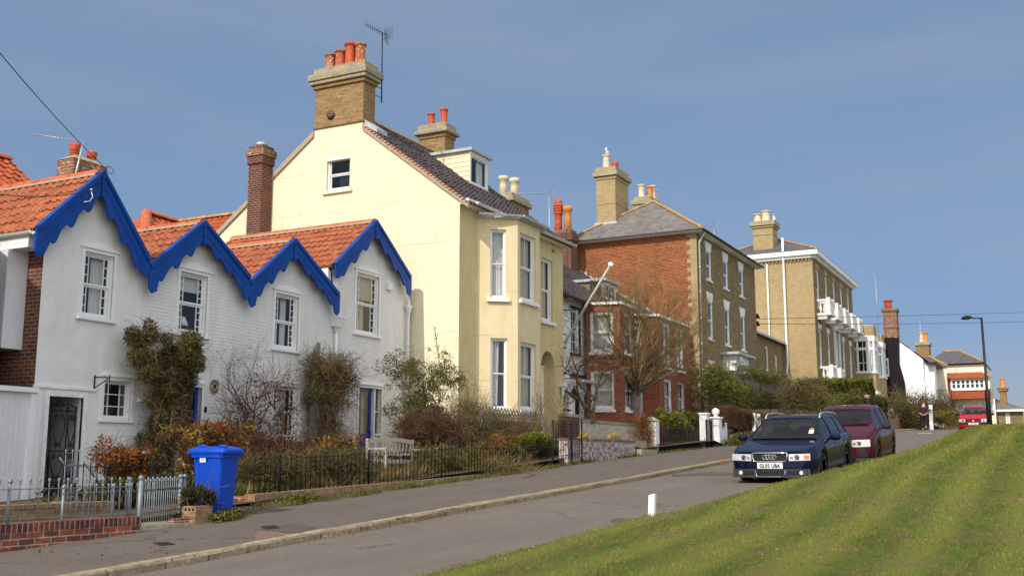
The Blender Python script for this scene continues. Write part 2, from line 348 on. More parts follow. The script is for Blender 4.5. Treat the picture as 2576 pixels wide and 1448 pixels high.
M['bplastic'] = plain('blue_plastic', (.002, .058, .46), .42, spec=.3, var=.12, sc=8, bump=.05)
M['black'] = plain('black_paint', (.010, .010, .012), .6, var=.3)
M['blkwall'] = render_m('tarred_black_wall', (.014, .010, .013), .3, .4, 1.2, rough=.75)
M['plinth'] = render_m('dark_plinth', (.03, .025, .035), .3, .4, .6)
M['room'] = plain('dark_room', (.035, .028, .026), .9, var=.4, sc=2)
M['curtain'] = plain('net_curtain', (.62, .60, .56), .9, var=.06)
M['curtB'] = plain('beige_curtain', (.48, .40, .28), .9, var=.06)
M['glass'] = glassm('window_glass')
M['wwall'] = render_m('bright_white_render', (.86, .86, .88), .03, .12)
M['crmR'] = render_m('pale_cream_render', (.78, .74, .60), .04, .15, 0, (.62, .58, .44))
M['board'] = plain('white_boards', (.66, .66, .69), .5, var=.06)
M['step'] = plain('worn_stone', (.36, .31, .21), .9, var=.35, sc=7, bump=.6)
M['wood'] = plain('silvered_bench_wood', (.44, .39, .30), .75, var=.2, sc=14, bump=.2)
M['woodgrey'] = plain('grey_fence_wood', (.26, .23, .18), .85, var=.3, sc=6, bump=.3)
M['soil'] = plain('garden_soil', (.09, .065, .04), .95, var=.5, sc=6, bump=.8, bsc=18)
M['bark'] = plain('grey_bark', (.20, .165, .12), .85, var=.35, sc=9, bump=.6, bsc=25)
M['twig'] = leafm('brown_twigs', [(.17, .11, .065), (.13, .075, .04), (.22, .15, .08)], .8, 0, 1.0)
M['twigG'] = leafm('mossy_twigs', [(.20, .155, .07), (.14, .10, .05), (.24, .18, .09)], .8, 0, 1.1)
M['twigR'] = leafm('reddish_twigs', [(.14, .065, .045), (.09, .04, .03), (.18, .10, .06)], .8, 0)
M['lfDark'] = leafm('dark_olive_leaves', [(.06, .065, .02), (.09, .075, .03), (.045, .06, .022), (.12, .09, .045), (.07, .09, .02)])
M['lfBrown'] = leafm('brown_mixed_leaves', [(.14, .10, .045), (.09, .08, .03), (.18, .12, .06), (.11, .12, .03)])
M['lfGreen'] = leafm('mid_green_leaves', [(.125, .135, .022), (.18, .18, .03), (.08, .095, .02), (.24, .22, .05), (.11, .11, .03)])
M['lfYel'] = leafm('yellow_green_leaves', [(.22, .24, .02), (.30, .30, .03), (.14, .17, .02), (.26, .24, .03)])
M['lfRed'] = leafm('red_and_green_leaves', [(.30, .045, .02), (.24, .23, .045), (.40, .08, .03), (.15, .15, .04), (.30, .12, .04), (.38, .34, .07), (.16, .03, .02), (.20, .20, .05)])
M['lfMar'] = leafm('maroon_leaves', [(.13, .025, .02), (.09, .02, .02), (.18, .05, .03), (.10, .07, .03)])
M['lfOr'] = leafm('orange_leaves', [(.42, .12, .02), (.30, .08, .02), (.50, .19, .03), (.20, .07, .02)])
M['lfHedgeB'] = leafm('brown_clipped_hedge', [(.20, .11, .06), (.14, .08, .045), (.26, .15, .08)])
M['straw'] = leafm('dry_straw', [(.30, .22, .11), (.22, .15, .07), (.36, .28, .15), (.14, .12, .04)])
M['blade'] = leafm('green_blades', [(.12, .17, .03), (.08, .12, .025), (.20, .22, .05), (.24, .20, .09)])
M['yflower'] = leafm('yellow_petals', [(.75, .50, .02), (.80, .62, .05)])
M['pflower'] = leafm('pink_petals', [(.70, .12, .20), (.75, .25, .2)])
# ---------------------------------------------------------------- building kit
def interp(pts, x):
    for (a, za), (b, zb) in zip(pts, pts[1:]):
        if a <= x <= b: return za + (zb - za) * (x - a) / max(1e-9, b - a)
    return pts[0][1] if x < pts[0][0] else pts[-1][1]
def wall(mb, F, top, base, ops=(), reveal=.12, w=0):
    """front skin of a wall with real openings; top = [(u,v)...]; base = number or [(u,v)...]; op = (u0,u1,v0,v1[,'arch'])"""
    bs = base if isinstance(base, list) else [(top[0][0], base), (top[-1][0], base)]
    U = {u for u, _ in top} | {u for u, _ in bs}; tops = {}
    for o in ops:
        n = 10 if len(o) > 4 else 1
        for k in range(n + 1): U.add(o[0] + (o[1] - o[0]) * k / n)
    def otop(o, u):
        if len(o) < 5: return o[3]
        r = (o[1] - o[0]) / 2; c = (o[0] + o[1]) / 2; return o[3] - r + sqrt(max(0, r * r - (u - c) ** 2))
    U = sorted(q for q in U if top[0][0] - 1e-6 <= q <= top[-1][0] + 1e-6)
    V = []
    for q in U:
        if not V or q - V[-1] > 1e-5: V.append(q)
    for a, b in zip(V, V[1:]):
        m = (a + b) / 2
        inside = sorted([o for o in ops if o[0] < m < o[1]], key=lambda o: o[2])
        lo = (interp(bs, a), interp(bs, b))
        for o in inside:
            if min(lo) < o[2]: mb.quad(F.p(a, lo[0], w), F.p(b, lo[1], w), F.p(b, o[2], w), F.p(a, o[2], w))
            lo = (otop(o, a), otop(o, b))
        mb.quad(F.p(a, lo[0], w), F.p(b, lo[1], w), F.p(b, interp(top, b), w), F.p(a, interp(top, a), w))
    for o in ops:
        n = 10 if len(o) > 4 else 1; r0 = -reveal + w
        vt = [(o[0] + (o[1] - o[0]) * k / n) for k in range(n + 1)]
        for a, b in zip(vt, vt[1:]): mb.quad(F.p(a, otop(o, a), w), F.p(b, otop(o, b), w), F.p(b, otop(o, b), r0), F.p(a, otop(o, a), r0))
        mb.quad(F.p(o[0], o[2], r0), F.p(o[1], o[2], r0), F.p(o[1], o[2], w), F.p(o[0], o[2], w))
        mb.quad(F.p(o[0], o[2], w), F.p(o[0], otop(o, o[0]), w), F.p(o[0], otop(o, o[0]), r0), F.p(o[0], o[2], r0))
        mb.quad(F.p(o[1], o[2], r0), F.p(o[1], otop(o, o[1]), r0), F.p(o[1], otop(o, o[1]), w), F.p(o[1], o[2], w))

def curtain_mesh(mb, F, u0, u1, v0, v1, w, amp=.022, per=.09, taper=0):
    n = max(6, int((u1 - u0) / .015)); vs = []; 
    for k in range(n + 1):
        t = k / n; ph = 2 * pi * (u1 - u0) / per * t
        for v, sc in ((v0, 1 - taper * t), (v1, 1)):
            vs.append(F.p(u0 + (u1 - u0) * t * sc, v, w + amp * sin(ph) + .008 * sin(ph * 2.3)))
    mb.add(vs, [(2 * k, 2 * k + 2, 2 * k + 3, 2 * k + 1) for k in range(n)], True)

def window(par, F, r, rec=.12, fw=.055, kind='sash', cols=1, rows=1, lcols=None, lrows=None, curt=None, sill=None, head=None, arch=None, frame=M['wpaint'], name='window', blind=0, cmat=None, depth=.45, lamp=None, bar=.018, split=.5, wide=.35):
    """r = clear opening (u0,u1,v0,v1). frame, glazing, pane, curtains and a dark room box."""
    u0, u1, v0, v1 = r; W_, H_ = u1 - u0, v1 - v0
    mb = MB(); wb = -rec
    for a in ((u0, u0 + fw, v0, v1), (u1 - fw, u1, v0, v1), (u0 + fw, u1 - fw, v1 - fw, v1), (u0 + fw, u1 - fw, v0, v0 + fw * 1.3)): mb.fbox(F, a[0], a[1], a[2], a[3], wb - .07, wb + .02)
    if arch is not None:                                  # proud architrave with a shallow segmental head
        aw, ap = arch
        mb.fbox(F, u0 - aw, u0, v0 - .02, v1 + aw, -.01, ap); mb.fbox(F, u1, u1 + aw, v0 - .02, v1 + aw, -.01, ap)
        mb.fbox(F, u0 - .0, u1 + .0, v1, v1 + aw, -.01, ap); mb.fbox(F, u0 - aw - .03, u1 + aw + .03, v1 + aw, v1 + aw + .035, -.01, ap + .03)
        n = 10; cu = (u0 + u1) / 2; hw = (u1 - u0) / 2 + aw
        pts = [(cu - hw + 2 * hw * k / n, v1 + aw + .035 + .13 * (1 - ((2 * k / n) - 1) ** 2)) for k in range(n + 1)]
        mb.fprism(F, [(cu + hw, v1 + aw + .035), ] + pts[::-1][1:-1] + [(cu - hw, v1 + aw + .035)], -.01, ap * .55)
    fr = mb.build(name, frame, par)
    i0, i1, j0, j1 = u0 + fw, u1 - fw, v0 + fw * 1.3, v1 - fw
    sb = MB(); js = j0 + (j1 - j0) * split
    parts = [(j0, js, wb - .045, lcols or cols, lrows or rows), (js, j1, wb - .02, cols, rows)] if kind == 'sash' else [(j0, j1, wb - .03, cols, rows)]
    s = min(.04, W_ * .05)
    for (a, b, w, cs, rs) in parts:
        sb.fbox(F, i0, i0 + s, a, b, w - .03, w); sb.fbox(F, i1 - s, i1, a, b, w - .03, w)
        sb.fbox(F, i0 + s, i1 - s, b - s, b, w - .03, w); sb.fbox(F, i0 + s, i1 - s, a, a + s * (1.0 if a > j0 else 1.6), w - .03, w)
        iw = i1 - i0 - 2 * s
        if cs == 'm':
            xs = [.17, .83]
            for x in xs: sb.fbox(F, i0 + s + iw * x - bar / 2, i0 + s + iw * x + bar / 2, a + s, b - s, w - .025, w - .003)
            for k in range(1, rs):
                z = a + (b - a) * k / rs
                sb.fbox(F, i0 + s, i0 + s + iw * .17 - bar / 2, z - bar / 2, z + bar / 2, w - .022, w - .004); sb.fbox(F, i0 + s + iw * .83 + bar / 2, i1 - s, z - bar / 2, z + bar / 2, w - .022, w - .004)
        elif cs == 'M':
            for x in (.24, .76): sb.fbox(F, i0 + s + iw * x - bar / 2, i0 + s + iw * x + bar / 2, a + s, b - s, w - .025, w - .003)
            for k in range(1, rs):
                z = a + (b - a) * k / rs
                sb.fbox(F, i0 + s, i1 - s, z - bar / 2, z + bar / 2, w - .022, w - .006)
        else:
            for k in range(1, cs): x = i0 + (i1 - i0) * k / cs; sb.fbox(F, x - bar / 2, x + bar / 2, a + s, b - s, w - .025, w - .003)
            for k in range(1, rs): z = a + (b - a) * k / rs; sb.fbox(F, i0 + s, i1 - s, z - bar / 2, z + bar / 2, w - .022, w - .006)
    sb.build('sash' if kind == 'sash' else 'casement', frame, fr)
    g = MB()
    for (a, b, w, cs, rs) in parts: g.quad(F.p(i0, a, w - .018), F.p(i1, a, w - .018), F.p(i1, b, w - .018), F.p(i0, b, w - .018))
    g.build('pane', M['glass'], fr)
    if curt:
        c = MB()
        for (a, b, tp) in curt: curtain_mesh(c, F, i0 + (i1 - i0) * a, i0 + (i1 - i0) * b, j0, j1, wb - .16, taper=tp)
        c.build('curtain', cmat or M['curtain'], fr)
    if blind:
        MB().fbox(F, i0, i1, j1 - (j1 - j0) * blind, j1, wb - .13, wb - .12).build('blind', cmat or M['curtain'], fr)
    if lamp:
        lu = i0 + (i1 - i0) * lamp; c0 = F.p(lu, j0 + .04, wb - .3)
        MB().lathe(c0, [(.06, 0), (.02, .03), (.02, .12), (.0201, .14)], 10).build('table_lamp', M['wpaint'], fr)
        MB().lathe(c0 + Vector((0, 0, .13)), [(.17, 0), (.08, .2), (.079, .2)], 14).build('lamp_shade', M['wworn'], fr)
    rm = MB(); dp = wb - depth
    P = lambda u, v, w: F.p(u, v, w)
    a, b, c_, d = u0 - wide * W_, u1 + wide * W_, v0 - .05, v1 + .05
    rm.quad(P(a, c_, dp), P(b, c_, dp), P(b, d, dp), P(a, d, dp))
    rm.quad(P(a, c_, dp), P(u0, v0, wb - .07), P(u0, v1, wb - .07), P(a, d, dp)); rm.quad(P(b, c_, dp), P(u1, v0, wb - .07), P(u1, v1, wb - .07), P(b, d, dp))
    rm.quad(P(a, c_, dp), P(b, c_, dp), P(u1, v0, wb - .07), P(u0, v0, wb - .07)); rm.quad(P(a, d, dp), P(b, d, dp), P(u1, v1, wb - .07), P(u0, v1, wb - .07))
    rm.build('room_interior', M['room'], fr)
    if sill:
        ex, pr, th, sm = sill
        MB().fbox(F, u0 - ex, u1 + ex, v0 - th, v0, -rec, pr).build('sill', sm, fr, bevel=.006)
    if head:                                              # flared flat-arch lintel
        hh, fl, sm = head
        MB().fprism(F, [(u0 - .02, v1), (u1 + .02, v1), (u1 + fl, v1 + hh), (u0 - fl, v1 + hh)], -.02, .018).build('lintel', sm, fr)
    return fr

def tiles(mb, P0, A, B, w, l, tw=.22, tl=.30, h=.035, step=.025, ns=5, rnd=.016):
    """interlocking pantiles: P0 = eave corner, A along the eave, B up the slope"""
    P0, A, B = Vector(P0), Vector(A).normalized(), Vector(B).normalized(); N = A.cross(B).normalized()
    if N.z < 0: N = -N
    nc, nr = max(1, round(w / tw)), max(1, round(l / tl)); tw, tl = w / nc, l / nr
    prof = [0, .55, 1, .75, .15, -.1, 0][:7]; xs = [0, .12, .26, .42, .6, .85]; pz = [.35, 1, 1, .35, 0, 0]
    us = []; hs_ = []
    for c in range(nc):
        for x, z in zip(xs, pz): us.append((c + x) * tw); hs_.append(z * h)
    us.append(nc * tw); hs_.append(pz[0] * h); m = len(us)
    vs = []; rr = random.Random(int(w * 1000) + int(l * 77))
    jit = [[rr.uniform(-rnd, rnd) for _ in range(nc + 1)] for _ in range(nr)]
    for r in range(nr):
        for e in (0, 1):
            for i, (u, z) in enumerate(zip(us, hs_)):
                j = jit[r][min(nc - 1, i // 6)]
                vs.append(P0 + A * u + B * (tl * (r + e) - (.02 if e == 0 else -.0)+ (j if e == 0 else 0)) + N * (z + (step + j if e == 0 else 0)))
    fs = []
    for k in range(2 * nr - 1):
        for i in range(m - 1): fs.append((k * m + i, k * m + i + 1, (k + 1) * m + i + 1, (k + 1) * m + i))
    b = len(vs)                                           # closed verge and eave ends (solid butt)
    e0 = [P0 + A * u - B * .02 - N * .03 for u in us]; vs += e0
    for i in range(m - 1): fs.append((b + i, b + i + 1, i + 1, i))
    mb.add(vs, fs, False)
def ridge(mb, a, b, r=.11, n=8, seg=.42):
    a, b = Vector(a), Vector(b); L = (b - a).length; k = max(1, round(L / seg)); d = (b - a) / k; s = d.normalized().cross(Vector((0, 0, 1))).normalized()
    for i in range(k):
        p, q = a + d * i, a + d * (i + .985); vs = []
        for e, (c, rr_) in enumerate(((p, r), (q, r * .96))): vs += [c + s * (rr_ * cos(pi * j / n)) + Vector((0, 0, 1)) * (rr_ * sin(pi * j / n) * .9) for j in range(n + 1)]
        mb.add(vs, [(j, j + 1, n + 2 + j, n + 1 + j) for j in range(n)] + [tuple(range(n + 1)), tuple(range(n + 1, 2 * n + 2))], False)
def pot(par, c, r, h, mat, kind='plain', tilt=0):
    pr = [(r * 1.05, -.05), (r * 1.05, .05), (r * .92, .1), (r * .86, h * .8), (r * .9, h * .9), (r * 1.12, h * .93), (r * 1.14, h), (r * .85, h), (r * .8, h * .75)]
    if kind == 'roll': pr = [(r, -.05), (r * .95, h * .55), (r * .9, h * .78), (r * 1.2, h * .82), (r * 1.3, h * .9), (r * 1.15, h), (r * .8, h), (r * .75, h * .8)]
    if kind == 'louvre':
        pr = [(r * 1.1, -.05), (r * .95, h * .3), (r * .9, h * .52), (r * 1.15, h * .56)]
        for k in range(4): z = h * (.58 + .075 * k); pr += [(r * 1.28, z), (r * 1.28, z + h * .045), (r * 1.05, z + h * .05), (r * 1.05, z + h * .07)]
        pr += [(r * 1.0, h * .93), (r * 1.05, h), (r * .8, h)]
    if kind == 'short': pr = [(r * 1.1, -.03), (r * 1.0, h * .2), (r * .95, h * .55), (r * 1.15, h * .6), (r * 1.0, h * .68), (r * 1.2, h * .85), (r * 1.2, h), (r * .8, h)]
    return MB().lathe(c, pr, 14, axis=(tilt, tilt * .4, 1)).build('chimney_pot', mat, par)
def stack(par, x0, x1, y0, y1, z0, z1, mat, cap=None, capm=None, name='chimney'):
    """brick chimney stack with stepped courses; cap = [(z_from, z_to, projection, material)]"""
    st = MB().box(x0, x1, y0, y1, z0, z1).build(name, mat, par)
    for (a, b, e, m) in (cap or []): MB().box(x0 - e, x1 + e, y0 - e, y1 + e, a, b).build('capping', m, st, bevel=.03 if e > .02 else 0)
    return st
def downpipe(par, pts, r=.045, mat=None, hop=None):
    mb = MB().tube(pts, r, 8)
    if hop is not None:
        c = Vector(hop); mb.lathe(c, [(r, -.22), (r * 1.2, -.18), (r * 2.2, -.03), (r * 2.4, 0), (r * 2.4, .05), (r * 1.5, .05)], 10)
    for a, b in zip(pts, pts[1:]):
        a, b = Vector(a), Vector(b); n = int((b - a).length / 1.4)
        for k in range(1, n + 1): mb.lathe(a.lerp(b, k / (n + 1)), [(r * 1.25, -.04), (r * 1.25, .04)], 8, axis=b - a)
    return mb.build('downpipe', mat or M['wpaint'], par)
def gutter(par, a, b, mat, r=.065, name='gutter'):
    a, b = Vector(a), Vector(b); s = (b - a).normalized().cross(Vector((0, 0, 1))).normalized(); n = 6; vs = []
    for c in (a, b): vs += [c + s * (r * cos(pi + pi * j / n)) + Vector((0, 0, 1)) * (r * sin(pi + pi * j / n)) for j in range(n + 1)]
    mb = MB().add(vs, [(j, j + 1, n + 2 + j, n + 1 + j) for j in range(n)] + [tuple(range(n + 1)), tuple(range(n + 1, 2 * n + 2))], True)
    k = int((b - a).length / 1.2)
    for i in range(k + 1):
        c = a.lerp(b, i / max(1, k)); mb.tube([c - s * r * 1.1, c - Vector((0, 0, 1)) * r * 1.1, c + s * r * 1.1], .012, 4)
    return mb.build(name, mat, par)
def aerial(name, label, base, h, dirv, L=1.0, mat=None, n=12, vert=False, refl=True, group='television aerials on the chimneys', lean=(0, 0), el=.16):
    base = Vector(base); t = T(name, label, 'aerial', base, group); top = base + Vector((lean[0], lean[1], h)); m = mat or M['alum']
    MB().tube([base, top], .022, 6).build('mast', m, t)
    d = Vector(dirv).normalized(); s = Vector((0, 0, 1)) if vert else d.cross(Vector((0, 0, 1))).normalized(); mb = MB().tube([top - d * .12, top + d * L], .012, 5)
    for k in range(n):
        c = top + d * (L * (k + .5) / n); e = el * (1 - .35 * k / n); mb.tube([c - s * e, c + s * e], .007, 4)
    if refl:
        q = d.cross(s).normalized()
        for sg in (-1, 1):
            for k in range(6): c = top - d * (.08 + .04 * k) + q * sg * (.06 + .05 * k); mb.tube([c - s * .2, c + s * .2], .006, 4)
    mb.build('antenna', m, t); return t

# ---------------------------------------------------------------- planting kit (real leaf faces, numpy)
def leaves(name, pts, size, mat, parent=None, loc=None, seed=1, asp=.5, up=0.0, flat=.0):
    r = np.random.RandomState(seed); P = np.asarray(pts, dtype=float); n = len(P)
    if np.isscalar(size): size = np.full(n, size)
    sz = np.asarray(size) * r.uniform(.6, 1.3, n)
    d = r.normal(size=(n, 3)); d[:, 2] = d[:, 2] * (1 - flat) + up; d /= np.linalg.norm(d, axis=1)[:, None] + 1e-9
    e = np.cross(d, r.normal(size=(n, 3))); e /= np.linalg.norm(e, axis=1)[:, None] + 1e-9
    a = P; b = P + d * (sz * .5)[:, None] + e * (sz * asp * .5)[:, None]; c = P + d * sz[:, None]; f = P + d * (sz * .5)[:, None] - e * (sz * asp * .5)[:, None]
    V = np.stack([a, b, c, f], 1).reshape(-1, 3); I = np.arange(4 * n).reshape(-1, 4)
    return mkfast(name, V, I, mat, parent, loc)
def mkfast(name, V, I, mat, parent=None, loc=None):
    if loc is not None: V = V - np.array(loc)
    me = bpy.data.meshes.new(name); n, k = I.shape
    me.vertices.add(len(V)); me.vertices.foreach_set('co', V.astype(np.float32).ravel())
    me.loops.add(n * k); me.loops.foreach_set('vertex_index', I.astype(np.int32).ravel())
    me.polygons.add(n); me.polygons.foreach_set('loop_start', np.arange(0, n * k, k, dtype=np.int32)); me.polygons.foreach_set('loop_total', np.full(n, k, dtype=np.int32))
    me.update(calc_edges=True); me.materials.append(mat)
    o = bpy.data.objects.new(name, me); COL.objects.link(o)
    if loc is not None: o.location = loc
    if parent is not None: attach(o, parent)
    return o
def sticks(name, segs, mat, parent=None, loc=None, n=3):
    """segs: list of (a, b, ra, rb): one mesh of tapering twigs"""
    A = np.array([s[0] for s in segs], float); B = np.array([s[1] for s in segs], float); ra = np.array([s[2] for s in segs]); rb = np.array([s[3] for s in segs])
    D = B - A; D /= np.linalg.norm(D, axis=1)[:, None] + 1e-9; ref = np.where(np.abs(D[:, 2:3]) < .9, [[0, 0, 1.]], [[1., 0, 0]])
    X = np.cross(D, ref); X /= np.linalg.norm(X, axis=1)[:, None]; Y = np.cross(D, X); V = []
    for (C, r) in ((A, ra), (B, rb)):
        for k in range(n): V.append(C + X * (r * cos(2 * pi * k / n))[:, None] + Y * (r * sin(2 * pi * k / n))[:, None])
    V = np.stack(V, 1); m = len(A); base = (np.arange(m) * 2 * n)[:, None]
    I = np.concatenate([base + np.array([[k, (k + 1) % n, n + (k + 1) % n, n + k]]) for k in range(n)], 0)
    return mkfast(name, V.reshape(-1, 3), I, mat, parent, loc)
def blobs(n, seed, c, rad, clumps=14, tight=.33, low=0.0):
    """points gathered in clumps inside an ellipsoid: uneven outline with gaps"""
    r = np.random.RandomState(seed); c = np.array(c); rad = np.array(rad)
    d = r.normal(size=(clumps, 3)); d /= np.linalg.norm(d, axis=1)[:, None]
    cc = d * (r.uniform(.25, .88, clumps) ** .7)[:, None]; sz = r.uniform(.6, 1.25, clumps) * tight
    k = r.choice(clumps, n, p=sz ** 2 / (sz ** 2).sum()); q = r.normal(size=(n, 3)); q /= np.linalg.norm(q, axis=1)[:, None]
    P = cc[k] + q * (sz[k] * r.uniform(.3, 1, n) ** .5)[:, None]
    if low: P = P[P[:, 2] > -low]
    return c + P * rad
def grow(p, d, L, r0, depth, rr, segs, spread=.6, up=.15, nb=3, taper=.62, wob=.12, pull=None, ln=.72, tips=None):
    p = Vector(p); d = Vector(d).normalized(); k = 3; q = p
    pts = [p]
    for i in range(k):
        d = (d + Vector((rr.gauss(0, wob), rr.gauss(0, wob), rr.gauss(0, wob) + up * .3))).normalized()
        if pull is not None: d = (d + pull(q) ).normalized()
        q2 = q + d * (L / k); ra, rb = r0 * (1 - (1 - taper) * i / k), r0 * (1 - (1 - taper) * (i + 1) / k)
        segs.append((tuple(q), tuple(q2), ra, rb)); q = q2; pts.append(q)
    if depth <= 0:
        if tips is not None: tips.append(tuple(q))
        return
    for j in range(nb):
        a = rr.uniform(0, 2 * pi); o = d.orthogonal().normalized(); o = (Matrix.Rotation(a, 3, d) @ o)
        nd = (d + o * rr.uniform(.4, 1) * spread * 1.6 + Vector((0, 0, up))).normalized()
        st = pts[-1] if j < 2 else pts[rr.choice((1, 2))]
        grow(st, nd, L * ln * rr.uniform(.75, 1.2), r0 * taper * rr.uniform(.6, .95), depth - 1, rr, segs, spread, up, nb, taper, wob, pull, ln, tips)
def scribble(n, seed, c, rad, L=.5, r0=.004, bend=.5, inside=.95, up=0.0):
    """tangle of thin curved stems inside an ellipsoid"""
    r = np.random.RandomState(seed); c = np.array(c); rad = np.array(rad); segs = []
    for i in range(n):
        q = r.normal(size=3); q /= np.linalg.norm(q); p = q * r.uniform(.2, inside); d = r.normal(size=3); d[2] += up; d /= np.linalg.norm(d)
        a = c + p * rad
        for k in range(3):
            b = a + d * L / 3
            segs.append((tuple(a), tuple(b), r0, r0 * .85)); a = b; d = d + r.normal(size=3) * bend * .5; d /= np.linalg.norm(d)
    return segs
def bush(name, label, cat, base, c, rad, n, size, mat, seed=1, stems=40, smat=None, clumps=16, tight=.33, group=None, low=.9, sL=.5, sr=.005, asp=.5, extra=None):
    t = T(name, label, cat, base, group)
    leaves('foliage', blobs(n, seed, c, rad, clumps, tight, low), size, mat, t, seed=seed, asp=asp)
    segs = scribble(stems, seed + 5, c, rad, sL, sr); b = Vector(base)
    rr = random.Random(seed)
    for k in range(7):
        e = Vector(c) + Vector((rr.uniform(-.6, .6) * rad[0], rr.uniform(-.5, .5) * rad[1], rr.uniform(-.2, .6) * rad[2]))
        m_ = b.lerp(e, .5) + Vector((rr.uniform(-.05, .05), rr.uniform(-.05, .05), .05)); segs += [(tuple(b), tuple(m_), sr * 3, sr * 2.4), (tuple(m_), tuple(e), sr * 2.4, sr)]
    sticks('stems', segs, smat or M['twig'], t)
    return t
# ---------------------------------------------------------------- setting: ground, road, pavement, kerb, grass bank
EDGE = [(-60, 6), (9, 5.65), (15, 5.5), (17.5, 5.2), (20, 4.5), (23, 4.1), (30, 3.9), (60, 3.4), (90, 3.1), (160, 3)]
HB = [(-60, .02), (9, .02), (13.8, .03), (15, .05), (16.5, .141), (17.7, .195), (19, .281), (20.6, .369), (23, .419), (28.8, .40), (34, .45), (40, .60), (44, .64), (53, .55), (60, .42), (70, .12), (90, -.5), (160, -2)]
def sstep(t): t = max(0, min(1, t)); return t * t * (3 - 2 * t)
def bank(X, Y):
    e = interp(EDGE, X); h = interp(HB, X); w = .12 if X < 15 else .5
    return G(X) + .015 + h * sstep((e - Y) / w) + .05 * (1 - math.exp(-max(0, e - Y - .1) / .3)) * 0 + .025 * sin(X * 1.7 + Y) * sin(Y * 1.3 - X * .4) * sstep((e - Y) / 2)
BACK = [(-60, 10.95), (10.6, 10.9), (10.9, 11.4), (13.2, 11.75), (24, 12.1), (28, 12.25), (31, 12.15), (41, 11.7), (55, 10.9), (72, 9.3), (90, 9), (160, 9)]
RAISE = [(-60, .12), (13, .12), (27.2, .2), (28.4, .45), (31.5, .45), (33, .25), (43, .3), (47, 1.6), (160, 1.6)]

def sheet(name, Xs, Ys, zf, mat, smooth=True):
    V = np.array([(x, y, zf(x, y)) for x in Xs for y in (Ys(x) if callable(Ys) else Ys)]); n = len(Ys(Xs[0]) if callable(Ys) else Ys); m = len(Xs)
    f = [(i * n + j, (i + 1) * n + j, (i + 1) * n + j + 1, i * n + j + 1) for i in range(m - 1) for j in range(n - 1)]
    return struct(mk(name, V, f, mat, smooth=smooth))
fr_ = lambda a, b, n: [a + (b - a) * k / n for k in range(n + 1)]

def asphalt(name, c, agg=.35):
    t = NT(name); v = t.coord('W'); n1 = t.noise(v, .55, 5, .6); n2 = t.noise(v, 9, 4, .7); n3 = t.noise(v, 70, 3, .8)
    col = t.mix(t.rng(n1, .3, .7), tuple(x * .70 for x in c), tuple(x * 1.2 for x in c))
    col = t.mix(t.rng(n2, .3, .7), t.mix(.75, col, (.75,) * 3, 'MULTIPLY'), col)
    n4 = t.noise(v, 26, 3, .7); col = t.mix(.8, col, t.mix(t.rng(n4, .36, .64), (.62,) * 3, (1.35,) * 3), 'MULTIPLY'); sp = t.rng(n3, .35, .65); col = t.mix(agg, col, t.mix(sp, tuple(x * .45 for x in c), tuple(x * 1.9 for x in c)))
    st = t.noise(t.coord('W', (.14, 1.2, 1)), 1.4, 4, .6)      # worn wheel tracks run with the street
    col = t.mix(t.rng(st, .48, .7, 0, .4), col, tuple(x * 1.3 for x in c))
    cr = t.n('ShaderNodeTexVoronoi', feature='DISTANCE_TO_EDGE'); wv = t.n('ShaderNodeVectorMath', operation='ADD'); t.l(v, wv.inputs[0])
    q = t.n('ShaderNodeCombineXYZ'); t.l(n2, q.inputs[0]); t.l(n1, q.inputs[1]); t.l(q.outputs[0], wv.inputs[1]); t.l(wv.outputs[0], cr.inputs['Vector']); cr.inputs['Scale'].default_value = .55
    crk = t.math('MULTIPLY', t.math('LESS_THAN', cr.outputs[0], .013), t.math('GREATER_THAN', n1, .52)); col = t.mix(t.math('MULTIPLY', crk, .7), col, tuple(x * .35 for x in c))
    t.bump(t.math('ADD', n3, t.math('MULTIPLY', n2, .6)), .5, .012); return t.fin(col, .9)
M['road'] = asphalt('road_asphalt', (.155, .130, .110), .6)
M['pave'] = asphalt('pavement_asphalt', (.125, .105, .090), .6)
M['patch'] = asphalt('reddish_patch', (.19, .125, .10), .5)
M['patchD'] = asphalt('dark_patch', (.10, .088, .083), .5)
M['kerb'] = brickm('kerb_stone', (.36, .29, .19), (.30, .24, .16), (.12, .10, .06), .4, bw=.9, rh=5, ms=.012, patches=[((.20, .17, .10), 4, .58, .15)])
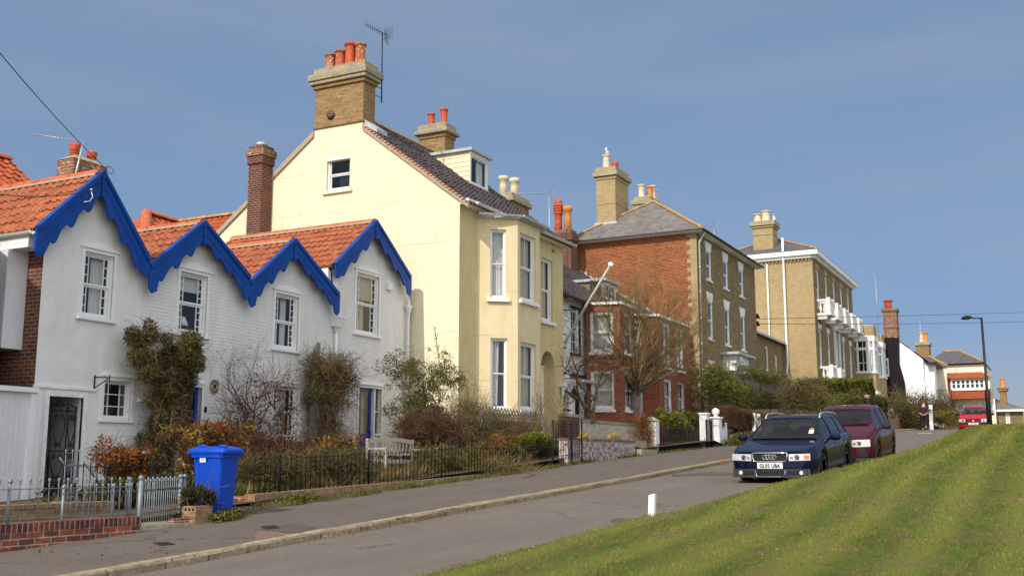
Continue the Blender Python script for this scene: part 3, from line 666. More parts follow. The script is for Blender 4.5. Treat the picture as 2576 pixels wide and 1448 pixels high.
def grassmat(name, k=1.0, blade=False):
    t = NT(name); v = t.coord('W', (1, 1, 1), 0)
    a = t.noise(t.coord('W', (.30, 1.0, 1), radians(4)), 2.4, 6, .72); b = t.noise(t.coord('W', (.5, 1, 1)), 7, 4, .7); c = t.noise(t.coord('W', (.05, .55, .1), radians(-3)), 2.2, 3, .5)
    g1, g2, g3, br = (.072, .112, .014), (.130, .172, .020), (.225, .248, .040), (.205, .140, .065)
    col = t.mix(t.rng(a, .34, .6), tuple(x * k for x in g1), tuple(x * k for x in g2))
    wv = t.n('ShaderNodeTexWave', bands_direction='Y'); t.l(t.coord('W', (.06, 1, .1), radians(-2)), wv.inputs['Vector']); wv.inputs['Scale'].default_value = .33; wv.inputs['Distortion'].default_value = 1.5; wv.inputs['Detail'].default_value = 3; wv.inputs['Detail Scale'].default_value = 2.0
    c = t.math('ADD', t.math('MULTIPLY', c, .55), t.math('MULTIPLY', wv.outputs['Fac'], .45))
    col = t.mix(t.rng(c, .34, .68, 0, .65), col, tuple(x * k for x in g3))
    m = t.math('ADD', t.rng(b, .5, .68), t.rng(t.noise(t.coord('W', (.45, 1.3, 1), radians(7)), 1.7, 7, .75), .44, .58, -.5, .5)); m = t.rng(m, .2, .6)
    f2 = t.rng(t.noise(t.coord('W', (.8, 2.8, 1), radians(5)), 3.6, 6, .8), .50, .62); m = t.math('MINIMUM', 1, t.math('ADD', t.math('MULTIPLY', m, .6), t.math('MULTIPLY', f2, .75)))
    col = t.mix(t.math('MULTIPLY', m, .82), col, tuple(x * k for x in br))
    if blade:
        r = t.n('ShaderNodeNewGeometry').outputs['Random Per Island']; col = t.mix(.9, col, t.mix(r, (.6, .6, .6), (1.4, 1.35, 1.2)), 'MULTIPLY')
        m_ = t.fin(col, .6); tr = t.n('ShaderNodeBsdfTranslucent'); t.l(col, tr.inputs[0]); ms = t.n('ShaderNodeMixShader'); ms.inputs[0].default_value = .3
        t.l(t.b.outputs[0], ms.inputs[1]); t.l(tr.outputs[0], ms.inputs[2]); t.l(ms.outputs[0], t.o.inputs[0]); return m_
    t.bump(t.noise(v, 45, 5, .8), .8, .03); return t.fin(col, .9)
M['grass'] = grassmat('mown_grass', .82); M['grassb'] = grassmat('grass_blades', 1.25, True)

Xl = sorted(set([-60, -30, -10] + fr_(0, 90, 90) + [100, 120, 160, 400, 3000])); 
def low(x, y): return G(min(x, 90)) - .35 - (0 if x < 90 else (x - 90) * .02 if x < 400 else 6.2)
sheet('ground', Xl, [-3000, -300, -60, 0, 12, 40, 300, 3000], low, M['grass'])
sheet('road', [-60, -20] + fr_(0, 96, 96), fr_(2.5, 8.72, 6), lambda x, y: G(x) + .02 * sin(pi * (y - 2.5) / 6.2), M['road'])
KY = lambda x: 8.72 + .03 * sin(x * .5) + .02 * sin(x * 1.3)
sheet('pavement', [-60, -20] + fr_(0, 96, 96), lambda x: [KY(x) + .1, 10, interp(BACK, x) + .35], lambda x, y: G(x) + .095 + .012 * (y - 8.8), M['pave'])
kb = MB()                                                     # kerb stones, one long worn line
xs = [-20] + fr_(0, 96, 240)
prof = [(-.07, -.05), (-.065, .07), (-.045, .098), (.06, .105), (.075, .09)]
vs = [(x, KY(x) + dy + RN.uniform(-.007, .007), G(x) + dz + RN.uniform(-.006, .006)) for x in xs for dy, dz in prof]; n = len(prof)
kb.add(vs, [(i * n + j, (i + 1) * n + j, (i + 1) * n + j + 1, i * n + j + 1) for i in range(len(xs) - 1) for j in range(n - 1)], False)
struct(kb.build('kerb', M['kerb']))
sheet('garden_ground', [-60, -20] + fr_(0, 110, 110), lambda x: [interp(BACK, x) + .12, interp(BACK, x) + 2.5, 17.5, 40], lambda x, y: G(x) + .095 + interp(RAISE, x) * (1 if x < 41 else .35 + .65 * sstep((y - interp(BACK, x)) / 3.5)), M['soil'])
# the grass bank
gx = [-60, -30, -12, -5] + fr_(0, 30, 90) + fr_(30.5, 80, 80) + [90, 110, 160]
def gy(x):
    e = interp(EDGE, x) + (.045 * sin(x * 5.1) + .03 * sin(x * 11.7) if x > 0 else 0); return [e, e - .04, e - .08, e - .13, e - .2, e - .28, e - .36, e - .45, e - .55, e - .8] + fr_(e - 1.2, -8, 14) + [-12, -20, -40, -80]
def gz(x, y):
    e = interp(EDGE, x); z = bank(x, y) + .018 * sin(x * 2.3 + y * .7) * sin(y * 3.1)*.5
    return z - .06 if y > e - .0 else z
sheet('grass_bank', gx, gy, gz, M['grass'])
# flat repairs, covers and lines, each a thin sheet lying on the surface it marks
def decal(name, px, mat, off, base=G, lab=None, cat=None, z0=.095):
    pts = []
    for (x, y) in px:
        q = gnd(x, y, z0)
        if z0 > .05: q.y = max(q.y, 8.86)
        else: q.y = min(q.y, 8.6)
        pts.append((q.x, q.y, G(q.x) + z0 + (.012 * (q.y - 8.8) if z0 > .05 else .02 * sin(pi * (q.y - 2.5) / 6.2)) + off))
    o = MB().poly(pts).build(name, mat)
    return tag(o, lab, cat) if lab else struct(o)
decal('pavement_patch', [(935, 1372), (905, 1365), (760, 1345), (700, 1338), (655, 1336), (640, 1345), (700, 1360), (800, 1372), (860, 1380)][::-1], M['patch'], .004)
decal('pavement_patch', [(640, 1333), (742, 1318), (800, 1325), (750, 1340), (700, 1338)], M['patchD'], .004)
decal('pavement_patch', [(1490, 1215), (1640, 1190), (1690, 1195), (1600, 1207)], M['patch'], .004)
decal('manhole_cover', [(385, 1368), (420, 1365), (442, 1370), (405, 1374)], M['iron'], .007, lab='small dark rectangular cover set into the pavement by the steel gate', cat='manhole cover')
decal('manhole_cover', [(655, 1327), (690, 1323), (706, 1329), (670, 1333)], M['iron'], .009, lab='small dark square cover set into the pavement below the blue bin', cat='manhole cover')
decal('road_patch', [(1535, 1312), (1550, 1306), (1608, 1307), (1600, 1318), (1545, 1322)], M['patchD'], .004, z0=0)
decal('road_patch', [(1640, 1192), (1790, 1187), (1852, 1190), (1852, 1196), (1690, 1198)], M['patchD'], .004, z0=0)
M['yline'] = plain('worn_yellow_line', (.50, .38, .14), .8, var=.35, sc=8)
M['wline'] = plain('worn_white_line', (.62, .60, .55), .8, var=.35, sc=8)
decal('yellow_line', [(2392, 1092), (2397, 1091), (2411, 1100), (2405, 1101)], M['yline'], .005, z0=0)
decal('yellow_line', [(2401, 1091), (2406, 1090), (2416, 1095), (2411, 1096)], M['yline'], .005, z0=0)
decal('white_line', [(2310, 1089.5), (2345, 1090), (2345, 1091), (2310, 1090.5)], M['wline'], .005, z0=0)
# grass blades: what nobody could count
def blades(n, x0, x1, seed, hh, ymin=-7.):
    r = np.random.RandomState(seed); X = x0 * (x1 / x0) ** r.uniform(0, 1, n); E = np.interp(X, [a for a, _ in EDGE], [b for _, b in EDGE]); k = r.uniform(0, 1, n); Y = E - .02 - k * (E - ymin)
    ang = np.arctan2(Y, X); keep = (ang > radians(-1.0)) & (ang < radians(44)); X, Y = X[keep], Y[keep]; Z = np.array([gz(x, min(y, interp(EDGE, x) - .03)) for x, y in zip(X, Y)])
    return np.stack([X, Y, Z], 1), hh * (X / 12) ** .5
P1, s1 = blades(120000, 6.5, 58, 3, .024)
r_ = np.random.RandomState(4); n_ = len(P1); h_ = s1 * r_.uniform(.5, 1.5, n_); az = r_.uniform(0, 2 * pi, n_); wd = .006 * (P1[:, 0] / 12) ** .8 + .002
ln_ = np.stack([r_.normal(0, .5, n_), r_.normal(0, .5, n_), np.ones(n_)], 1) * h_[:, None]; sd = np.stack([np.cos(az), np.sin(az), 0 * az], 1) * wd[:, None]
V_ = np.stack([P1 - sd - [0, 0, .01], P1 + sd - [0, 0, .01], P1 + ln_], 1).reshape(-1, 3)
tag(mkfast('grass', V_, np.arange(3 * n_).reshape(-1, 3), M['grassb']), 'short mown grass with dry brown clippings covering the bank by the road', 'grass', kind='stuff')

# dry clippings lying in long rows between the mower stripes, and coarse tufts along the lip of the bank
def scatter(n, seed, stripes=True, lip=False):
    r = np.random.RandomState(seed); X = 6.5 * (50 / 6.5) ** r.uniform(0, 1, n); E = np.interp(X, [a for a, _ in EDGE], [b for _, b in EDGE])
    if lip: Y = E - .02 - np.abs(r.normal(0, .09, n))
    else: k = r.randint(0, 16, n); Y = E - .35 - k * .62 - r.normal(0, .10, n) + .12 * np.sin(X * .8 + k) - .05 * (X - 10) * 0
    keep = (np.arctan2(Y, X) > radians(-1)) & (np.sin(X * 2.1 + np.floor(Y) * 5) + r.normal(0, .6, n) > -.1); X, Y = X[keep], Y[keep]
    return np.array([(x, y, gz(x, min(y, interp(EDGE, x) - .03)) + .008) for x, y in zip(X, Y)])
M['clip'] = leafm('dry_clippings', [(.26, .17, .09), (.18, .115, .06), (.32, .23, .12), (.14, .10, .05)], .9, 0, 1.0)
P_ = scatter(26000, 61); tag(leaves('grass_clippings', P_, .045 * (P_[:, 0] / 14) ** .6, M['clip'], None, seed=62, asp=.16, flat=.85), 'dry brown grass clippings lying in rows on the mown bank', 'grass clippings', kind='stuff')
P_ = scatter(5000, 63, lip=True); tag(leaves('grass_tufts', P_, .05 * (P_[:, 0] / 12) ** .5, M['grassb'], None, seed=64, asp=.10, up=1.4), 'longer ragged grass along the lip of the bank beside the road', 'grass', kind='stuff')
# ---------------------------------------------------------------- the four white gabled cottages, facade on Y = 17
FC = front(17.0); YB = 16.74
# peak (X,z), left end (X,z), right end (X,z), roof depth back to Y, facade X range, wall material
COT = [dict(pk=(14.66, 7.30), l=(13.24, 5.88), r=(16.02, 5.72), x0=13.60, x1=16.10, back=22.0, m='wrender'),
       dict(pk=(17.55, 6.86), l=(16.02, 5.60), r=(19.12, 5.84), x0=16.10, x1=19.10, back=22.0, m='wbrick'),
       dict(pk=(20.72, 7.05), l=(19.12, 5.70), r=(22.60, 5.92), x0=19.10, x1=22.80, back=22.0, m='wbrick'),
       dict(pk=(24.25, 8.25), l=(22.42, 6.70), r=(26.08, 6.92), x0=22.80, x1=26.40, back=22.0, m='wbrick')]
labs = ['white rendered cottage under the leftmost and biggest blue bargeboard, with a brick return wall', 'white painted brick cottage with a round name plaque beside its blue door',
        'third white cottage from the left, under a low blue gable, with a rainwater box', 'white cottage whose blue gable stands against the yellow house, with an alarm box']
def rakept(P, E, t, d):                                       # point at t along the slope, d below it (perpendicular)
    dx, dz = E[0] - P[0], E[1] - P[1]; L = sqrt(dx * dx + dz * dz); ux, uz = dx / L, dz / L
    nx, nz_ = (-uz, ux) if ux < 0 else (uz, -ux)
    if nz_ > 0: nx, nz_ = -nx, -nz_
    return (P[0] + ux * t + nx * d, P[1] + uz * t + nz_ * d)
def barge(par, c, tails):
    for sgn, E, tail in ((-1, c['l'], tails[0]), (1, c['r'], tails[1])):
        P = c['pk']; L = sqrt((E[0] - P[0]) ** 2 + (E[1] - P[1]) ** 2)
        vdrop = .50; low = [(P[0], P[1] - vdrop - .06)]; n = 3; t0 = .34; wl = (L - t0 - .05) / n
        for k in range(7): t = t0 * k / 7; low.append(rakept(P, E, t + .02, .34 + .02 - .0 * t)) if t > .3 else None
        for k in range(n):
            a = t0 + wl * k
            for s, d in ((0, .335), (.15, .315), (.35, .325), (.55, .37), (.75, .42), (.9, .435), (.95, .42), (.955, .365), (.99, .35)): low.append(rakept(P, E, a + s * wl, d))
        tp = [(P[0], P[1]), (E[0], E[1])]
        q = tail
        if q == 'drop': tl = [(E[0], E[1] - .45), (E[0] - sgn * .1, E[1] - .56), (E[0] - sgn * .22, E[1] - .50)]
        elif q == 'tip': tl = [(E[0] - .0, E[1] - .12), (E[0] + (-sgn) * .02, E[1] - .30), (E[0] - sgn * .10, E[1] - .36), (E[0] - sgn * .2, E[1] - .32)]
        else: tl = [(E[0] + sgn * .04, E[1] - .02), (E[0] + sgn * .04, E[1] - .45), (E[0] - sgn * .04, E[1] - .56), (E[0] - sgn * .16, E[1] - .5)]
        pl = tp + tl + low[::-1]
        mb = MB()                                             # board as a strip of quads so that the scallops stay crisp
        # triangulate by walking: pair the lower edge with its projection on the top edge
        def top_at(pt):
            dx, dz = E[0] - P[0], E[1] - P[1]; L2 = dx * dx + dz * dz; t = max(0, min(1, ((pt[0] - P[0]) * dx + (pt[1] - P[1]) * dz) / L2)); return (P[0] + dx * t, P[1] + dz * t)
        lo = low + tl[::-1][:]; y0, y1 = YB, YB + .045
        top = [top_at(p) for p in lo]; top[0] = P
        for i in range(len(lo) - 1):
            a, b, c_, d = lo[i], lo[i + 1], top[i + 1], top[i]
            mb.quad((a[0], y0, a[1]), (b[0], y0, b[1]), (c_[0], y0, c_[1]), (d[0], y0, d[1])); mb.quad((a[0], y1, a[1]), (b[0], y1, b[1]), (c_[0], y1, c_[1]), (d[0], y1, d[1]))
            mb.quad((a[0], y0, a[1]), (b[0], y0, b[1]), (b[0], y1, b[1]), (a[0], y1, a[1]))
        a = lo[-1]; mb.quad((a[0], y0, a[1]), (E[0], y0, E[1]), (E[0], y1, E[1]), (a[0], y1, a[1]))
        b_ = mb.build('bargeboard', M['blue'], par)
        # soffit and capping strip
        cp = MB(); A0 = (P[0], P[1] + .035); E1 = (E[0], E[1] + .035)
        n1 = rakept(P, E, 0, .07); n2 = rakept(P, E, L, .07)
        cp.prism([(P[0], YB - .03, P[1] + .04), (E[0], YB - .03, E[1] + .04), (n2[0], YB - .03, n2[1]), (P[0], YB - .03, P[1] - .05)], (0, .14, 0))
        cp.build('capping_strip', M['blue'], b_)
        m1 = rakept(P, E, 0, .22); m2 = rakept(P, E, L, .22)
        MB().prism([(P[0], YB - .008, P[1] - .235), (m2[0], YB - .008, m2[1]), (m2[0], YB - .008, m2[1] - .03), (P[0], YB - .008, P[1] - .26)], (0, .007, 0)).build('moulding', M['blue'], b_)
    MB().fbox(front(YB - .012), c['pk'][0] - .03, c['pk'][0] + .03, c['pk'][1] - .5, c['pk'][1] - .05, 0, .012).build('joint_cover', M['blue'], par)
def tileroof(par, c, left=True, right=True, mat='pantile', y0=16.84, ridge_m='ridge'):
    P = c['pk']; D = c['back'] - y0; rf = None
    mb = MB()
    for E, on in ((c['l'], left), (c['r'], right)):
        if not on: continue
        L = sqrt((E[0] - P[0]) ** 2 + (E[1] - P[1]) ** 2)
        tiles(mb, (E[0], y0, E[1] - .02), (0, 1, 0), (P[0] - E[0], 0, P[1] - E[1]), D, L - .03, .21, .31)
    rf = mb.build('roof', M[mat], par)
    r = MB(); ridge(r, (P[0], y0 - .05, P[1] - .04), (P[0], c['back'], P[1] - .04), .12); r.build('ridge_tiles', M[ridge_m], rf)
    b = MB(); 
    for E in (c['l'], c['r']):
        a = rakept(P, E, .0, .0); q = rakept(P, E, .15, -.035); q0 = rakept(P, E, .0, -.04)
        b.prism([(a[0], y0, a[1] + .02), (q[0], y0, q[1] - .005), (q[0], y0, q[1] + .035), (a[0], y0, a[1] + .06)], (0, D, 0))
    b.build('mortar_bed', M['mortar'], rf)
    return rf
cot = []
tl = [('end', 'tip'), ('drop', 'drop'), ('drop', 'end'), ('tip', 'end')]
WU = [FC.rect(208, 283, 638, 802), FC.rect(449, 519, 688, 842), FC.rect(690, 749, 741, 880), FC.rect(895, 952, 690, 842)]
for i, c in enumerate(COT):
    t = T('cottage', labs[i], 'cottage', ((c['x0'] + c['x1']) / 2, 17, G((c['x0'] + c['x1']) / 2) + .2), 'white cottages with blue bargeboards'); cot.append(t)
    x0, x1 = c['x0'], c['x1']; P, L_, R_ = c['pk'], c['l'], c['r']
    def rz(x): return (L_[1] + (P[1] - L_[1]) * (x - L_[0]) / (P[0] - L_[0]) if x < P[0] else P[1] + (R_[1] - P[1]) * (x - P[0]) / (R_[0] - P[0])) - .1
    top = [(x0, rz(x0)), (P[0], rz(P[0])), (x1, min(rz(x1) if x1 <= R_[0] else rz(R_[0]), 9))]
    if i == 2: top = [(x0, rz(x0)), (P[0], rz(P[0])), (22.6, rz(22.6)), (22.62, 5.9), (x1, 5.9)]
    if i == 3: top = [(x0, 6.62), (P[0], rz(P[0])), (26.08, rz(26.08)), (x1, 6.55)]
    ops = [WU[i]]
    if i == 0: W2 = FC.rect(259, 327, 958, 1056); DO = FC.rect(117, 204, 997, 1184); DO = (DO[0], DO[1], .7, DO[3]); ops += [W2, DO]
    if i == 1: DB = FC.rect(462, 503, 972, 1140); DB = (DB[0], DB[1], G(17) + .3, DB[3]); ops += [DB]
    if i == 2: W2 = FC.rect(686, 748, 971, 1104); ops += [W2]
    if i == 3: DB = FC.rect(893, 957, 975, 1150); DB = (DB[0], DB[1], G(24) + .35, DB[3]); ops += [DB]
    mb = MB(); wall(mb, FC, top, G(x0) - .2, ops, .13)
    if i == 0:                                                # rendered skin turns the corner in raw brick
        s = MB(); s.quad((x0, 17, .3), (x0, 17.95, .3), (x0, 17.95, 5.6), (x0, 17, 5.75)); s.quad((x0, 17, 5.75), (x0, 17.95, 5.6), (x0, 22, 5.6), (x0, 22, 5.6))
        s.quad((x0 + .03, 17.95, .3), (x0 + .03, 22, .3), (x0 + .03, 22, 5.7), (x0 + .03, 17.95, 5.7)); s.build('return_wall', M['ibrick'], t)
    mb.build('wall', M[c['m']], t)
    b = MB(); b.quad((x0, 22, .3), (x1, 22, .3), (x1, 22, rz(x1 if x1 < R_[0] else R_[0])), (x0, 22, rz(x0))); b.add([(x0, 22, rz(max(x0, L_[0]))), (x1, 22, rz(min(x1, R_[0]))), (P[0], 22, P[1] - .1)], [(0, 1, 2)])
    b.quad((x1, 17, .5), (x1, 22, .5), (x1, 22, 5.6), (x1, 17, 5.6)); b.build('rear_wall', M['wbrick'], t)
    rf = tileroof(t, c)
    barge(t, c, tl[i])
# windows
A_ = (.075, .03)
window(cot[0], FC, WU[0], cols='m', rows=3, lcols='m', lrows=3, curt=[(.45, .98, 0)], wide=0, rec=.055, fw=.042, arch=A_, sill=(.12, .07, .055, M['wpaint']), cmat=M['curtain'])
window(cot[0], FC, FC.rect(259, 327, 958, 1056), kind='casement', cols='M', rows=3, rec=.055, fw=.028, arch=A_, sill=(.1, .06, .05, M['wpaint']), blind=.0)
window(cot[1], FC, WU[1], cols='m', rows=4, lcols='m', lrows=4, blind=.28, rec=.055, fw=.042, arch=A_, sill=(.12, .07, .055, M['wpaint']), lamp=.55)
window(cot[2], FC, WU[2], cols='m', rows=4, lcols='m', lrows=4, curt=[(.5, .8, .15)], rec=.055, fw=.042, arch=A_, sill=(.12, .07, .055, M['wpaint']))
window(cot[2], FC, FC.rect(686, 748, 971, 1104), cols='m', rows=4, lcols='m', lrows=4, curt=[(.38, .8, .1)], rec=.055, fw=.042, arch=A_, sill=(.12, .07, .055, M['wpaint']))
window(cot[3], FC, WU[3], cols='m', rows=4, lcols='m', lrows=4, curt=[(.1, .62, 0)], blind=.42, rec=.055, fw=.042, arch=A_, sill=(.12, .07, .055, M['wpaint']), cmat=M['curtB'])
def archhead(par, r, aw=.07, ap=.03):
    u0, u1, v0, v1 = r; mb = MB(); mb.fbox(FC, u0 - aw, u0, v0, v1 + aw, -.01, ap); mb.fbox(FC, u1, u1 + aw, v0, v1 + aw, -.01, ap); mb.fbox(FC, u0, u1, v1, v1 + aw, -.01, ap); mb.fbox(FC, u0 - aw - .03, u1 + aw + .03, v1 + aw, v1 + aw + .035, -.01, ap + .03)
    n = 10; cu = (u0 + u1) / 2; hw = (u1 - u0) / 2 + aw; pts = [(cu - hw + 2 * hw * k / n, v1 + aw + .035 + .13 * (1 - ((2 * k / n) - 1) ** 2)) for k in range(n + 1)]
    mb.fprism(FC, pts[::-1], -.01, ap * .5); return mb.build('door_surround', M['wpaint'], par)
def blue_door(par, r, panes, wd=None):
    u0, u1, v0, v1 = r; H = v1 - v0; fz = v0 + H * (1 - panes)
    d = MB(); d.fbox(FC, u0, u0 + .09, v0, v1, -.13, -.09); d.fbox(FC, u1 - .09, u1, v0, v1, -.13, -.09); d.fbox(FC, u0 + .09, u1 - .09, v1 - .1, v1, -.13, -.09); d.fbox(FC, u0 + .09, u1 - .09, v0, fz, -.13, -.10)
    w = (u1 - u0 - .18 - .1) / 2
    for k in range(2): a = u0 + .09 + .02 + k * (w + .06); d.fbox(FC, a, a + w, v0 + .12, fz - .12, -.10, -.085)
    d.fbox(FC, u0 + .09, u1 - .09, (fz + v1) / 2 - .015, (fz + v1) / 2 + .015, -.12, -.095)
    o = d.build('door', M['blueD'], par)
    g = MB(); g.quad(FC.p(u0 + .09, fz, -.112), FC.p(u1 - .09, fz, -.112), FC.p(u1 - .09, v1 - .1, -.112), FC.p(u0 + .09, v1 - .1, -.112)); g.build('pane', M['glass'], o)
    c = MB(); curtain_mesh(c, FC, u0 + .62 * (u1 - u0), u1 - .12, fz, v1 - .1, -.25); c.build('curtain', M['curtB'], o)
    MB().fbox(FC, u0 - .2, u1 + .2, v0 - .1, v1 + .1, -.75, -.72).build('room_interior', M['room'], o)
    MB().lathe(FC.p(u0 + .05 if panes > .7 else u1 - .05, v0 + H * .42, -.09), [(.01, 0), (.01, .03), (.028, .04), (.028, .06), (.01, .065)], 10, axis=(0, -1, 0)).build('door_handle', M['alum'], o)
    return o
D2 = FC.rect(462, 503, 972, 1140); D2 = (D2[0], D2[1], G(17) + .3, D2[3]); archhead(cot[1], D2); blue_door(cot[1], D2, .78)
D4 = FC.rect(893, 957, 975, 1150); D4 = (D4[0], D4[1], G(24) + .35, D4[3]); sd = archhead(cot[3], D4)
u0, u1, v0, v1 = D4; dl, dr = FC.uv(901, 1050)[0] + .03, FC.uv(940, 1050)[0]
m = MB(); m.fbox(FC, dl - .07, dl, v0, v1, -.13, .0); m.fbox(FC, dr, dr + .07, v0, v1, -.13, .0)
zz = v0 + (v1 - v0) * .36
for a, b in ((u0, dl - .07), (dr + .07, u1)): m.fbox(FC, a, b, v0, zz, -.12, -.02); m.fbox(FC, a, b, zz, zz + .06, -.13, .03); m.fbox(FC, a, b, v0 + (v1 - v0) * .68, v0 + (v1 - v0) * .68 + .03, -.12, -.06)
sl_ = m.build('side_light', M['wpaint'], cot[3])
for a, b in ((u0, dl - .07), (dr + .07, u1)): MB().quad(FC.p(a, zz, -.09), FC.p(b, zz, -.09), FC.p(b, v1, -.09), FC.p(a, v1, -.09)).build('pane', M['glass'], sl_)
blue_door(cot[3], (dl, dr, v0, v1), .62)
# passage doorway with ironwork gate in cottage one
DO = FC.rect(117, 204, 997, 1184); DO = (DO[0], DO[1], .7, DO[3]); u0, u1, v0, v1 = DO
m = MB(); m.quad(FC.p(u0, v0, -.13), FC.p(u0, v0, -3), FC.p(u0, v1, -3), FC.p(u0, v1, -.13)); m.quad(FC.p(u1, v0, -.13), FC.p(u1, v0, -3), FC.p(u1, v1, -3), FC.p(u1, v1, -.13))
m.quad(FC.p(u0, v1, -.13), FC.p(u1, v1, -.13), FC.p(u1, v1, -3), FC.p(u0, v1, -3)); m.quad(FC.p(u0, v0, 0), FC.p(u1, v0, 0), FC.p(u1, v0, -3), FC.p(u0, v0, -3))
m.build('passage', plain('shaded_passage_paint', (.50, .47, .47), .8, var=.2), cot[0]); MB().quad(FC.p(u0, v0, -2.9), FC.p(u1, v0, -2.9), FC.p(u1, v1, -2.9), FC.p(u0, v1, -2.9)).build('passage_end', M['woodgrey'], cot[0])
m = MB(); m.fbox(FC, u0 - .1, u0, v0, v1 + .1, -.05, .02); m.fbox(FC, u1, u1 + .09, v0, v1 + .1, -.05, .02); m.fbox(FC, u0, u1, v1, v1 + .1, -.05, .02); m.fbox(FC, 13.58, u1 + .3, v1 + .14, v1 + .19, -.02, .035); m.build('door_surround', M['wworn'], cot[0])
vb = 1.15
MB().fbox(FC, u0 - .0, u1, .7, vb, -.12, .015).build('plinth_panel', M['black'], cot[0]); MB().fbox(FC, u1 + .1, 15.6, .6, .98, -.01, .02).build('plinth', M['black'], cot[0])
ig = MB(); w_ = -.16; W_ = u1 - u0
for a in (u0 + .02, u1 - .02, u0 + .27 * W_, u1 - .27 * W_): ig.tube([FC.p(a, vb, w_), FC.p(a, v1 - .16, w_)], .014, 5)
for z in (vb + .03, vb + .62, v1 - .26): ig.tube([FC.p(u0 + .02, z, w_), FC.p(u1 - .02, z, w_)], .013, 5)
def scroll(mb, F, cu, cv, w, r, s=1, a0=0, turns=1.4, rad=.011):
    pts = []
    for k in range(22):
        t = k / 21; a = a0 + s * turns * 2 * pi * t; q = r * (1 - .82 * t); pts.append(F.p(cu + q * cos(a), cv + q * sin(a), w))
    mb.tube(pts, rad, 4)
for cu, k in ((u0 + .5 * W_, 1), (u0 + .14 * W_, .6), (u1 - .14 * W_, .6)):
    for z0, z1 in ((vb + .05, vb + .6), (vb + .66, v1 - .28)):
        for s in (-1, 1):
            h = z1 - z0; a = .17 * W_ * k
            ig.tube([FC.p(cu, z0 + .06, w_), FC.p(cu + s * a * .7, z0 + h * .3, w_), FC.p(cu + s * a, z0 + h * .55, w_), FC.p(cu + s * a * .9, z0 + h * .8, w_), FC.p(cu + s * a * .5, z0 + h * .95, w_)], .011, 4)
            scroll(ig, FC, cu + s * a * .55, z0 + h * .84, w_, .05, s, pi / 2, 1.1)
            scroll(ig, FC, cu + s * a * .45, z0 + .07, w_, .04, -s, -pi / 2, 1.1)
for s, cu in ((1, u0 + .2), (-1, u1 - .2)): ig.tube([FC.p(cu - s * .18, v1 - .2, w_), FC.p(cu, v1 - .12, w_), FC.p(cu + s * .15, v1 - .16, w_)], .011, 4); scroll(ig, FC, cu + s * .15, v1 - .12, w_, .05, s, -pi / 2, 1.2)
tag(ig.build('iron_gate', M['iron'], loc=None), 'black wrought iron gate with heart scrolls in the dark passage doorway of the first cottage', 'gate')
# fittings
br = MB(); q = FC.uv(237, 960); bx, bz = q
br.fbox(FC, bx - .012, bx + .012, bz - .22, bz + .14, 0, .02)
br = MB(); a = FC.p(FC.uv(237, 958)[0], FC.uv(237, 958)[1], .01); e = a + Vector((0, -.40, .05))
br.bar(a + Vector((0, 0, -.2)), a + Vector((0, 0, .12)), .022); br.tube([a + Vector((0, 0, .08)), e], .012, 5); br.tube([a + Vector((0, 0, -.14)), e + Vector((0, .04, -.02))], .011, 5); br.tube([e + Vector((0, 0, .05)), e + Vector((0, -.03, .02)), e, e + Vector((0, -.02, -.08))], .012, 5)
br.build('sign_bracket', M['iron'], cot[0])
pu, pv = FC.uv(538, 972); pl = MB(); n = 24; pl.add([FC.p(pu, pv, .03)] + [FC.p(pu + .14 * cos(2 * pi * k / n), pv + .17 * sin(2 * pi * k / n), .025) for k in range(n)], [(0, 1 + k, 1 + (k + 1) % n) for k in range(n)]); 
pl.add([FC.p(pu + .14 * cos(2 * pi * k / n), pv + .17 * sin(2 * pi * k / n), w) for w in (0, .025) for k in range(n)], [(k, (k + 1) % n, n + (k + 1) % n, n + k) for k in range(n)])
po = pl.build('name_plaque', M['step'], cot[1]); MB().fprism(FC, [(pu - .035, pv + .05), (pu - .035, pv - .01), (pu, pv - .06), (pu + .035, pv - .01), (pu + .035, pv + .05)], .03, .036).build('shield', M['iron'], po)
tx = MB()
for k in range(9): a = pi * .15 + pi * .7 * k / 8; tx.fbox(FC, pu + .1 * cos(a) - .008, pu + .1 * cos(a) + .008, pv + .12 * sin(a) - .014, pv + .12 * sin(a) + .014, .028, .034); tx.fbox(FC, pu + .1 * cos(a) - .008, pu + .1 * cos(a) + .008, pv - .12 * sin(a) - .014, pv - .12 * sin(a) + .014, .028, .034)
tx.build('lettering', M['iron'], po)
au, av = FC.uv(977, 721); MB().fbox(FC, au - .15, au + .13, av - .11, av + .12, 0, .09).build('alarm_box', M['wworn'], cot[3], bevel=.02)
u, v = FC.uv(571, 1034 - 50); 
MB().fbox(FC, FC.uv(514, 1030)[0], FC.uv(514, 1030)[0] + .05, FC.uv(514, 1030)[1] - .06, FC.uv(514, 1030)[1] + .07, 0, .03).build('door_bell', M['black'], cot[1])
downpipe(cot[2], [FC.p(22.66, 5.5, .12), FC.p(22.72, 5.15, .10), FC.p(22.72, 4.95, .08)], .04)
hu = 22.75; hz = FC.uv(853, 810)[1]; h = MB(); h.hexa([FC.p(hu - .13, hz - .16, .17), FC.p(hu + .13, hz - .16, .17), FC.p(hu + .13, hz - .16, 0), FC.p(hu - .13, hz - .16, 0), FC.p(hu - .18, hz + .07, .22), FC.p(hu + .18, hz + .07, .22), FC.p(hu + .18, hz + .07, 0), FC.p(hu - .18, hz + .07, 0)]); h.fbox(FC, hu - .2, hu + .2, hz + .07, hz + .12, 0, .24)
dp = downpipe(cot[2], [FC.p(hu, hz - .15, .08), FC.p(hu, 1.2, .08)], .045); h.build('hopper', M['wworn'], dp)
hz = FC.uv(1017, 772)[1]; downpipe(cot[3], [FC.p(26.22, 6.3, .1), FC.p(26.22, hz, .1), FC.p(26.2, 1.6, .1)], .045, hop=FC.p(26.22, hz, .1))
